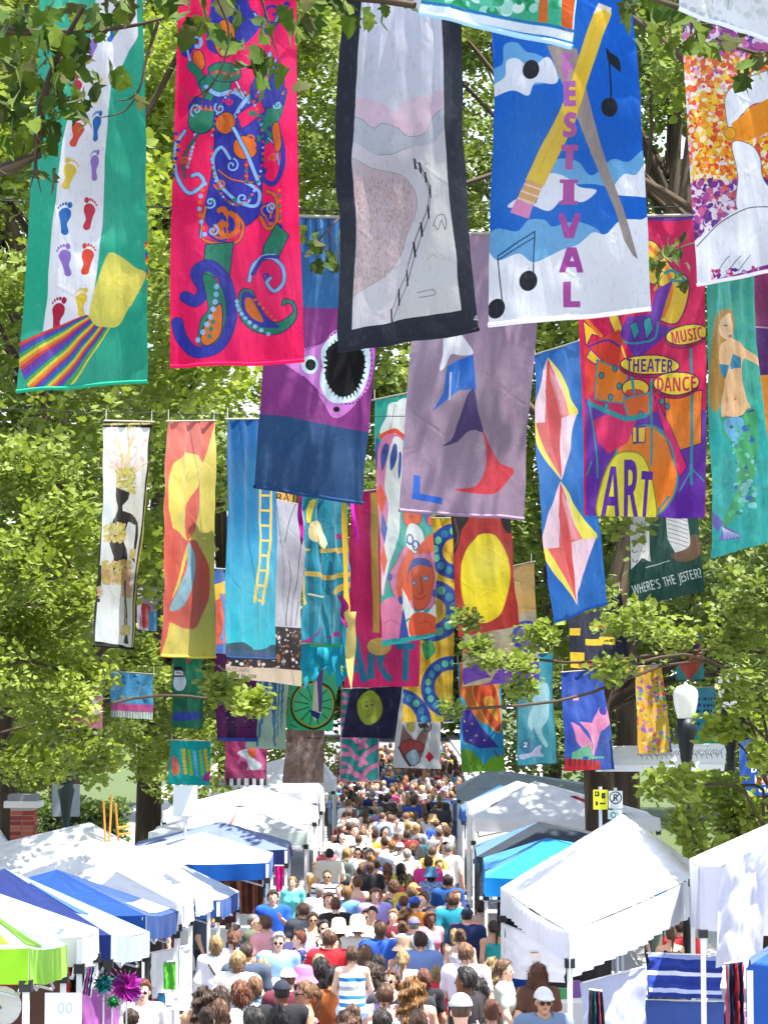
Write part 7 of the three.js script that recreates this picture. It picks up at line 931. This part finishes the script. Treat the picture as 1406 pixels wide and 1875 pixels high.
  [853, 1744, 165, 'm', 'short', 'light brown', 'tshirt', '#eadfe6', 'pale', 'tall person with light brown hair in a pale pink shirt, ear lit by the sun', { k: 1.06 }],
  [851, 1792, 250, 'm', 'short', 'black', 'tshirt', '#241f22', 'brown', 'person with black hair and a dark shirt in profile below the pale pink shirt', { k: 1.08 }],
  [756, 1810, 180, 'f', 'wavy', 'golden', 'tank_top', '#d79aa8', 'light', 'person with very long wavy golden hair in the front centre', { k: 1.08 }],
  [704, 1820, 185, 'f', 'braid', 'brown', 'tank_top', '#e9e9ee', 'light', 'person with a long brown braid over a white tank top', { k: 1.05 }],
  [843, 1846, 180, 'm', 'short', 'brown', 'tshirt', '#8a8f98', 'light', 'person under a pale grey baseball cap at the bottom edge', { hat: 'cap', hatCol: '#b4b8bb', k: 1.12 }],
  [876, 1810, 185, 'f', 'curly', 'black', 'tshirt', '#3a2a2e', 'brown', 'person with black curls right of the black haired profile', {}],
  [900, 1851, 190, 'f', 'bun', 'auburn', 'tshirt', '#7a6658', 'light', 'person with auburn hair tied up at the bottom edge beside the grey cap', { k: 1.05 }],
  [924, 1774, 80, 'f', 'short', 'brown', 'tshirt', '#aeb3a6', 'light', 'person with short brown hair in a sage shirt looking right', { k: 1.06 }],
  [902, 1770, 185, 'f', 'wavy', 'blond', 'tshirt', '#c8b69a', 'light', 'person with curly blond hair behind the sage shirt', {}],
  [855, 1676, 175, 'm', 'short', 'black', 'tshirt', '#1c2c56', 'light', 'person with a navy cap and navy shirt right of the teal polo', { hat: 'cap', hatCol: '#1d2740', k: 1.03 }],
  [878, 1661, 190, 'm', 'short', 'dark brown', 'tshirt', '#c0a58a', 'light', 'dark haired person in tan beside the azure canopy leg', {}],
  [902, 1698, 200, 'f', 'ponytail', 'dark brown', 'tank_top', '#2f9c9c', 'tan', 'person with dark ponytail in a teal tank top by the white stall', {}],
  [792, 1501, 190, 'f', 'short', 'brown', 'tshirt', '#e2d6d2', 'light', 'person with a tan straw hat in a pale top in the middle crowd', { hat: 'bucket_hat', hatCol: '#cfa46c' }],
  [812, 1514, 250, 'f', 'short', 'blond', 'tshirt', '#e6d6d2', 'light', 'blond person in a pale rose top right of the tan straw hat', {}],
  [743, 1495, 180, 'm', 'cropped', 'light brown', 'tshirt', '#d6e0ee', 'light', 'person in a bluish white shirt with cropped hair, middle crowd', { k: 1.08 }],
  [745, 1528, 180, 'm', 'short', 'dark brown', 'tshirt', '#7a1f2e', 'tan', 'person in a dark maroon shirt, back turned, middle crowd', { k: 1.03 }],
  [765, 1536, 180, 'f', 'bob', 'grey', 'tshirt', '#1f5560', 'light', 'grey haired person in a dark teal shirt, middle crowd', {}],
  [710, 1589, 180, 'f', 'long', 'auburn', 'tank_top', '#d9d4d8', 'light', 'person with long auburn hair in a white tank top beside the navy dress', {}],
  [734, 1589, 180, 'f', 'long', 'black', 'tshirt', '#b5cc4a', 'light', 'person with long black hair and a lime collar shirt', {}],
  [749, 1610, 185, 'f', 'long', 'dark brown', 'tshirt', '#8a2f35', 'tan', 'person with long dark hair in a brick red shirt behind the tan cap', {}],
  [737, 1756, 180, 'f', 'ponytail', 'blond', 'tshirt', '#e2c4cc', 'light', 'person with blond ponytail in a rose top above the golden hair', {}],
  [799, 1780, 190, 'f', 'bob', 'blond', 'tshirt', '#c02f3c', 'light', 'small blond child in a red top right of the golden hair', { k: 0.86 }],
  [693, 1762, 180, 'f', 'bob', 'black', 'tshirt', '#d6c6d0', 'light', 'person with a black bob behind the dark curls', {}],
  [985, 1783, 180, 'f', 'curly', 'auburn', 'tshirt', '#5c3c2c', 'light', 'person with big auburn curls in a brown shirt under the white stall', { k: 1.03 }],
  [995, 1830, 5, 'm', 'short', 'dark brown', 'tshirt', '#6f8298', 'tan', 'person with a beige cap and sunglasses in a blue grey shirt at the white stall', { hat: 'cap', hatCol: '#d4cec2', glasses: 1, k: 1.02 }],
  [263, 1812, 5, 'f', 'short', 'red', 'tshirt', '#ececf0', 'pale', 'person with dark red hair and sunglasses in white among the left canopies', { glasses: 1 }],
  [241, 1864, 170, 'f', 'short', 'dark brown', 'tshirt', '#74616a', 'light', 'dark haired child at the bottom edge by the foil pinwheels', { k: 0.92 }],
  [670, 1482, 180, 'f', 'ponytail', 'dark brown', 'tshirt', '#39a398', 'light', 'person with dark ponytail in a bright aqua green top, middle crowd', {}],
  [757, 1468, 180, 'm', 'short', 'dark brown', 'tshirt', '#2b4f9c', 'light', 'person in a cobalt blue shirt in the upper middle crowd', { k: 1.06 }],
  [512, 1860, 185, 'f', 'long', 'black', 'tshirt', '#d9a22c', 'brown', 'person with long black hair in a yellow top at the bottom edge', {}],
  [765, 1868, 180, 'f', 'bob', 'brown', 'tshirt', '#4d6a58', 'light', 'brown haired person in green cut by the bottom edge, centre', {}],
  [700, 1870, 180, 'm', 'short', 'black', 'tshirt', '#36476c', 'brown', 'black haired person in navy cut by the bottom edge, centre', {}],
];
{
  reseed(77);
  for (const [x, y, face, sex, hs, hc, top, col, sk, label, ex] of rows) {
    const pose = ex.pose ?? pick(['down', 'walk', 'strap', 'hold', 'down', 'phone']);
    const low = pick(['shorts', 'trousers', sex === 'f' ? 'skirt' : 'shorts']);
    person({ x, y, face: face + rr(-9, 9), sex, hair: hs, hairCol: HC[hc], top, col, skin: SK[sk], label, low, lowCol: pick(['#3b4660', '#6a6458', '#22242c', '#8a7f6c', '#4f6a94']), shoe: pick(['#2c2a2c', '#d8d6d2', '#5a4636']), lod: y < 1575 ? 1 : 0, ...ex, pose });
  }
  // the child carried on shoulders
  const q = atG(645, 1768, 1.98), gq = G(-q.z), adult = person({ pos: V(q.x, gq, q.z + 0.02), face: 180, sex: 'm', hair: 'short', hairCol: HC.brown, top: 'tshirt', col: '#7f93c0', skin: SK.light, low: 'shorts', lowCol: '#4a5060', pose: 'hold', label: 'person in a grey blue shirt carrying the child with the striped top', k: 0.93, lod: 0 });
  person({ pos: V(q.x, gq + 0.865, q.z - 0.01), face: 180, sex: 'f', hair: 'short', hairCol: '#74502f', top: 'tank_top', col: '#eef0f4', pat: 'boy:#2f7fc4', skin: SK.light, low: 'shorts', lowCol: '#c6d2e6', pose: 'sit', label: 'small child in a white and blue striped tank top riding on shoulders', h: 1.3, lod: 0 });
  // people on the pavements and in the stalls
  for (const [px, d, H, s] of [[284, 37, 1.75, { face: 20, sex: 'm', hair: 'short', hairCol: HC.black, hat: 'cap', hatCol: '#1d1d22', top: 'tshirt', col: '#26262c', low: 'shorts', lowCol: '#c9b699', label: 'person in a black cap and shirt with khaki shorts on the left pavement' }], [273, 35.5, 1.64, { face: 0, sex: 'f', hair: 'long', hairCol: HC.brown, top: 'tshirt', col: '#1c1c20', low: 'shorts', lowCol: '#1b1b20', label: 'person in black top and short shorts standing on the grass at left' }], [308, 38, 1.66, { face: 160, sex: 'f', hair: 'bob', hairCol: HC.auburn, top: 'tshirt', col: '#8a3a44', low: 'trousers', lowCol: '#3a3c48', label: 'person in a maroon top behind the khaki shorts on the left pavement' }], [372, 38, 1.72, { face: 90, sex: 'm', hair: 'short', hairCol: HC['dark brown'], top: 'tshirt', col: '#4a5868', low: 'trousers', lowCol: '#30323a', label: 'person in a slate shirt right of the blank grey board' }], [1222, 33, 1.68, { face: 185, sex: 'f', hair: 'ponytail', hairCol: HC.brown, top: 'tank_top', col: '#2a2a34', low: 'skirt', lowCol: '#39394a', label: 'person in a black tank top on the right pavement below the lamp' }], [1240, 33.6, 1.74, { face: 170, sex: 'm', hair: 'short', hairCol: HC['dark brown'], top: 'tshirt', col: '#c8303a', low: 'shorts', lowCol: '#3a3a44', label: 'person in a red shirt on the right pavement beside the young tree' }], [1190, 38, 1.7, { face: 60, sex: 'm', hair: 'short', hairCol: HC.brown, top: 'tshirt', col: '#5f6a58', low: 'trousers', lowCol: '#3c3a38', label: 'person in a moss green shirt behind the biggest white canopy' }], [436, 33.2, 1.7, { face: 80, sex: 'f', hair: 'long', hairCol: HC['dark brown'], top: 'tshirt', col: '#3f5f8a', low: 'trousers', lowCol: '#2e3038', label: 'seller in a dusty blue top beside the brown bead curtain' }]])
    person({ pos: V((px - PW / 2) / F * d, G(d) + (Math.abs((px - PW / 2) / F * d) > 4.9 ? 0.12 : 0), -d), skin: SK.light, k: H / (s.sex === 'm' ? 1.78 : 1.68), lod: 1, pose: pick(['down', 'hold', 'strap']), ...s });

  // the rest of the crowd that can still be told apart
  const lerp = (T, d) => { for (let i = 1; i < T.length; i++) if (d <= T[i][0]) { const [a, p] = T[i - 1], [b, q] = T[i]; return p + (q - p) * (d - a) / (b - a); } return T[T.length - 1][1]; };
  const LFT = [[18, -2.2], [22, -2.0], [28, -1.75], [34, -1.6], [42, -1.35], [53, -1.05], [66, -0.95]], RGT = [[18, 1.1], [23, 1.2], [30, 1.15], [40, 1.3], [50, 1.4], [66, 1.6]];
  const near = (x, z) => { for (const p of crowd) if (Math.abs(p.x - x) < 0.46 && Math.abs(p.z - z) < 0.7) return true; return false; };
  const COL = [['white', '#efeff1', 14], ['cream', '#e6dccb', 6], ['pale blue', '#b4cae4', 7], ['sky blue', '#6a9fd0', 3], ['navy', '#25305a', 5], ['black', '#1c1c20', 6], ['grey', '#8a8d94', 6], ['charcoal', '#3a3d46', 5], ['red', '#b8242e', 3], ['maroon', '#6a1f2e', 3], ['pink', '#dc8aa0', 4], ['hot pink', '#d0307a', 2], ['turquoise', '#35a6a8', 3], ['teal', '#166a76', 3], ['green', '#3f7a44', 2], ['olive', '#5f6244', 2], ['yellow', '#dfc04a', 2], ['orange', '#d8772c', 2], ['lavender', '#9a8cc4', 2], ['plum', '#5c2f5c', 2], ['royal blue', '#2450a8', 4], ['tan', '#b5977a', 3]];
  const cols = COL.flatMap((c) => Array(c[2]).fill(c)), HW = { short: 'short', cropped: 'cropped', bob: 'bobbed', long: 'long', wavy: 'long wavy', ponytail: 'ponytailed', bun: 'tied up', curly: 'curly' };
  const TOPW = { tshirt: 'shirt', tank_top: 'tank top', dress: 'dress', long_sleeve: 'long sleeved shirt' };
  const where = (d, f) => (d < 27 ? 'beside the medium blue canopy' : d < 33 ? 'level with the largest white canopy' : d < 37 ? 'level with the azure canopy' : d < 42 ? 'level with the black canopy' : d < 47 ? 'level with the red striped canopy' : d < 52 ? 'past the red striped canopy' : d < 55 ? 'below the playing card banner' : 'in the far street') + (f < 0.3 ? ', along the left stalls' : f > 0.7 ? ', along the right stalls' : ', mid street');
  let made = 0;
  for (let tries = 0; tries < 9000 && made < 118; tries++) {
    const d = tries % 14 === 0 ? rr(21, 35) : rr(36, 66), l = lerp(LFT, d), r = lerp(RGT, d), f = rnd(), x = l + (r - l) * f; if (near(x, -d)) continue;
    const sex = rnd() < 0.55 ? 'f' : 'm', hs = sex === 'f' ? pick(['bob', 'long', 'wavy', 'ponytail', 'bun', 'curly', 'long']) : pick(['short', 'short', 'cropped', 'short']), hc = pick(['black', 'dark brown', 'dark brown', 'brown', 'brown', 'auburn', 'light brown', 'blond', 'golden', 'grey', 'white']);
    const [cn, ch] = pick(cols), top = sex === 'f' ? pick(['tshirt', 'tank_top', 'tank_top', 'dress', 'tshirt']) : pick(['tshirt', 'tshirt', 'tshirt', 'tank_top', 'long_sleeve']), back = rnd() < 0.62, hat = rnd() < 0.16 ? pick(sex === 'f' ? ['sun_hat', 'bucket_hat', 'cap'] : ['cap', 'cap', 'bucket_hat']) : null, [hn, hh] = hat ? pick([['white', '#e2e2e0'], ['black', '#1c1c20'], ['blue', '#2a4f9a'], ['straw', '#d6bc8a'], ['grey', '#9a9da2'], ['red', '#a82a30']]) : [], gl = !back && rnd() < 0.5;
    const label = `person with ${HW[hs]} ${hc} hair${hat ? ` and ${hn} ${hat.replace('_', ' ')}` : ''}, ${cn} ${TOPW[top]}${gl ? ', sunglasses' : ''}, ${where(d, f)}`.replace('short grey hair and', 'grey hair and');
    if (labels.has(label) || label.split(' ').length > 16) continue;
    person({ pos: V(x, G(d), -d), face: (back ? 180 : 0) + rr(-38, 38), sex, hair: hs, hairCol: HC[hc], top, col: ch, skin: pick([SK.pale, SK.light, SK.light, SK.light, SK.tan, SK.tan, SK.brown, SK.dark]), low: pick(['shorts', 'trousers', sex === 'f' ? 'skirt' : 'shorts']), lowCol: pick(['#3b4660', '#6a6458', '#22242c', '#8a7f6c', '#4f6a94', '#d0cabc']), hat, hatCol: hh, glasses: gl, pose: top !== 'long_sleeve' && d > 41 && rnd() < 0.09 ? 'raise' : pick(['down', 'walk', 'strap', 'hold', 'phone', 'walk']), label, k: rnd() < 0.08 ? rr(0.68, 0.82) : rr(0.93, 1.06), lod: d < 27 ? 0 : 1, strap: rnd() < 0.16 ? pick(['#3a2c24', '#1c1c20', '#8a5a3a']) : null, pack: rnd() < 0.1 ? pick(['#3a4a5a', '#2a2a30', '#7a2f3a']) : null }); made++;
  }
  // beyond them the crowd is one mass
  const sph = (rx, ry, rz, x, y, z, n = 7) => new THREE.SphereGeometry(1, n, 5).scale(rx, ry, rz).translate(x, y, z), cylg = (a, b, h, x, y, z) => new THREE.CylinderGeometry(a, b, h, 7, 1).translate(x, y, z), geos = [];
  for (let tries = 0, n = 0; tries < 5000 && n < 260; tries++) {
    const d = 64 + 36 * rnd(), x = rr(d < 66 ? -0.95 : -1.4, d < 66 ? 1.5 : 2.2) * (1 + (d - 62) / 130); if (near(x, -d)) continue; crowd.push(V(x, 0, -d)); n++;
    const back = rnd() < 0.6 ? -1 : 1, hcol = S(HC[pick(['black', 'black', 'dark brown', 'dark brown', 'dark brown', 'brown', 'brown', 'auburn', 'light brown', 'blond', 'grey'])]), sk = S(pick([SK.pale, SK.light, SK.light, SK.tan, SK.brown])), top = S(pick(cols)[1]), low = S(pick(['#3b4660', '#6a6458', '#22242c', '#8a7f6c', '#4f6a94'])), k = rr(0.93, 1.06), a = rr(-0.5, 0.5), lh = rnd() < 0.4;
    for (const [g, c] of [[sph(0.085, 0.115, 0.1, 0, 1.62, 0), hcol], [sph(0.068, 0.095, 0.07, 0, 1.58, back * 0.045), sk], ...(lh ? [[sph(0.1, 0.18, 0.05, 0, 1.45, -back * 0.09), hcol]] : []), [cylg(0.05, 0.06, 0.12, 0, 1.47, 0), sk], [cylg(0.2, 0.17, 0.55, 0, 1.16, 0).scale(1, 1, 0.62), top], [sph(0.215, 0.08, 0.12, 0, 1.41, 0), top], [cylg(0.05, 0.035, 0.52, 0.24, 1.14, 0.02), sk], [cylg(0.05, 0.035, 0.52, -0.24, 1.14, 0.02), sk], [cylg(0.09, 0.07, 0.5, 0.1, 0.7, 0), low], [cylg(0.09, 0.07, 0.5, -0.1, 0.7, 0), low], [cylg(0.055, 0.045, 0.45, 0.1, 0.24, 0), sk], [cylg(0.055, 0.045, 0.45, -0.1, 0.24, 0), sk]]) {
      g.rotateY(a).scale(k, k, k).translate(x, G(d), -d); const q = g.toNonIndexed(), cc = new Float32Array(q.attributes.position.count * 3); for (let i = 0; i < cc.length; i += 3) { cc[i] = c.r * 0.7; cc[i + 1] = c.g * 0.7; cc[i + 2] = c.b * 0.74; } q.setAttribute('color', new THREE.BufferAttribute(cc, 3)); geos.push(q);  // far crowd colours darkened to put tree shade into them
    }
  }
  const mass = new THREE.Mesh(mergeGeometries(geos), new THREE.MeshStandardMaterial({ vertexColors: true, roughness: 0.9 })); mass.name = 'distant_crowd'; mass.userData = { kind: 'stuff', label: 'dense far crowd filling the street below the small banners', category: 'crowd' }; mass.castShadow = mass.receiveShadow = true; scene.add(mass);
  console.log('people', made + rows.length + 10, 'last label', [...labels].pop());
}
// ---------- the near plane tree whose boughs hang into the top of the view ----------
{
  reseed(91);
  const lg = [0.12, 0.3, 0.5, 0.22].map((f, i) => { const g = leafGeo(f, true); const p = g.attributes.position; for (let k = 0; k < p.count; k++) p.setZ(k, p.getZ(k) + 0.05 * Math.sin(p.getX(k) * 9 + i) + 0.06 * noise(p.getX(k) * 4, p.getY(k) * 4, i)); g.computeVertexNormals(); return g; });
  const lm = [[0.042, 0.085, 0.008], [0.07, 0.125, 0.01], [0.03, 0.058, 0.008], [0.1, 0.145, 0.012], [0.062, 0.07, 0.014]].map((c) => new THREE.MeshPhysicalMaterial({ color: new THREE.Color().setRGB(...c), roughness: 0.8, transmission: 0.4, thickness: 0, specularIntensity: 0.2, side: THREE.DoubleSide }));
  const build = (label, base, trunkTop, boughs, twigs, clusters, leafSize) => {
    const t = thing('plane_tree', label, 'tree', base), loc = (q) => at(...q).sub(base);
    part(t, 'trunk', tube([V(0, -0.1, 0), V(0.05, trunkTop * 0.5, 0.1), V(0.1, trunkTop, 0)], 0.26, 0.16, 16, 12), barkMat);
    for (const [r0, r1, ...pts] of boughs) part(t, 'bough', tube([V(0.1, trunkTop - 0.3, 0), ...pts.map(loc)], r0, r1, 28, 8), barkMat);
    for (const [r0, ...pts] of twigs) part(t, 'twig', tube(pts.map(loc), r0, 0.003, 14, 6), barkMat);
    const spots = [], e = new THREE.Euler();
    for (const [x, y, d, n] of clusters) for (let i = 0; i < n; i++) spots.push([at(x + rr(-34, 34), y + rr(-30, 30), d + rr(-0.3, 0.3)).sub(base), leafSize * rr(0.6, 1.2)]);
    for (const [p, k] of spots.slice(0, 300)) {
      const m = part(t, 'leaf', pick(lg), pick(lm)); m.position.copy(p); m.scale.setScalar(k); m.rotation.set(rr(-0.9, 0.9) + Math.PI * 0.9, rr(0, 6.28), rr(-0.7, 0.7));
    }
    return t;
  };
  const d = 13.4;
  build('near plane tree reaching into the top left corner with big lobed leaves and twigs', V(-5.2, 0, -14.2), 7.2,
    [[0.1, 0.012, [-60, 330, 13.9], [30, 300, 13.6], [68, 285, 13.5], [75, 200, 13.4], [112, 90, 13.3], [152, 15, 13.2]], [0.12, 0.02, [-140, -60, 13.6], [160, -30, 13.5], [420, -12, 13.3], [650, -6, 13.2], [760, 10, 13.1]], [0.08, 0.008, [-80, 60, 13.8], [60, 60, 13.5], [180, 55, 13.4], [240, 48, 13.4], [300, 34, 13.3]]],
    [[0.012, [290, 40, d], [268, 110, d], [255, 165, d], [228, 204, d], [182, 216, d]], [0.009, [66, 288, d], [62, 320, d], [56, 345, d]], [0.009, [66, 288, d], [70, 325, d], [76, 352, d]], [0.008, [255, 165, d], [240, 180, d], [215, 185, d]], [0.01, [400, 0, d], [420, 60, d], [392, 150, d], [350, 180, d], [325, 150, d]], [0.008, [392, 150, d], [360, 190, d], [340, 182, d]], [0.01, [-20, 300, d], [20, 320, d], [60, 290, d]], [0.01, [480, 0, d], [500, 70, d], [515, 120, d]]],
    [[20, 30, d, 9], [70, 40, d, 9], [110, 70, d, 9], [150, 30, d, 8], [40, 110, d, 8], [90, 130, d, 9], [130, 110, d, 8], [30, 190, d, 7], [85, 190, d, 8], [115, 165, d, 7], [60, 240, d, 6], [88, 285, d, 3], [75, 215, d, 5], [140, 185, d, 5], [225, 150, d, 4], [128, 205, d, 4], [185, 40, d, 6], [250, 25, d, 5], [200, 5, d, 7], [320, 8, d, 7], [360, 30, d, 5], [400, 15, d, 8], [430, 50, d, 6], [455, 100, d, 3], [478, 125, d, 4], [515, 125, d, 4], [500, 60, d, 5], [545, 20, d, 5], [585, 5, d, 6], [625, 0, d, 6], [655, 18, d, 4], [690, 28, d, 3], [735, 8, d, 3], [5, 130, d, 7], [20, 250, d, 4], [170, 110, d, 3]], 0.135);
  build('near plane tree reaching into the top right corner with light green leaves', V(5.4, 0, -14.6), 7.4,
    [[0.1, 0.012, [1520, -20, 13.6], [1420, 20, 13.4], [1330, 30, 13.3], [1230, 10, 13.2], [1150, -20, 13.2]], [0.06, 0.008, [1500, 140, 13.8], [1420, 100, 13.6], [1370, 95, 13.5], [1310, 70, 13.4]]],
    [[0.009, [1330, 30, d], [1290, 45, d], [1235, 30, d]], [0.008, [1240, 20, d], [1205, 60, d], [1190, 90, d]]],
    [[1150, 0, d, 4], [1182, 25, d, 7], [1200, 72, d, 6], [1240, 52, d, 5], [1270, 15, d, 5], [1300, 60, d, 5], [1335, 92, d, 5], [1372, 112, d, 6], [1398, 100, d, 4], [1385, 128, d, 3], [1225, 5, d, 6], [1345, 10, d, 3]], 0.13);
  const over = build('slender tree whose leafy boughs hang before the monster and drum kit banners', V(4.9, 0, -18.4), 6.4,
    [[0.05, 0.006, [1420, 420, 17.6], [1300, 440, 17.2], [1240, 455, 17], [1200, 480, 17]], [0.06, 0.006, [1100, 300, 18.4], [800, 350, 18.2], [650, 380, 17.6], [600, 420, 17.2], [570, 455, 17.2]]], [[0.006, [600, 420, 17.2], [615, 450, 17.2], [620, 480, 17.2]]],
    [[1215, 458, 17, 8], [1238, 478, 17, 7], [1198, 498, 17, 5], [1225, 505, 17, 3], [596, 440, 17.2, 6], [572, 462, 17.2, 6], [612, 462, 17.2, 5], [562, 412, 17.2, 5], [590, 480, 17.2, 3]], 0.1);
  // unseen upper crown added above the view so its leaves dapple cloth and crowd
  const M = new THREE.Matrix4(), q = new THREE.Quaternion(), eu = new THREE.Euler(), list = [];
  for (let k = 0; k < 18; k++) { const c = V(rr(-1.8, 4.4), rr(11.2, 13.4), rr(-22, -15.5)), r = rr(0.4, 0.9); for (let i = 0; i < 16; i++) { eu.set(rr(-0.6, 0.6), rr(0, 6), rr(-0.6, 0.6)); M.compose(V(c.x + rr(-r, r), c.y + rr(-r, r) * 0.6, c.z + rr(-r, r)).sub(over.position), q.setFromEuler(eu), V(0.9, 0.9, 0.9)); list.push(M.clone()); } if (k % 4 === 0) part(over, 'bough', tube([V(0.1, 6.2, 0), V(0.1, 6.2, 0).lerp(c.clone().sub(over.position), 0.5).add(V(0, 0.8, 0)), c.clone().sub(over.position)], 0.05, 0.012, 12, 6), barkMat); }
  const im = new THREE.InstancedMesh(sprays[1], leafMat, list.length); list.forEach((m, i) => im.setMatrixAt(i, m)); im.name = 'crown'; im.userData = { kind: 'stuff' }; over.add(im);
}
renderer.render(scene, camera);
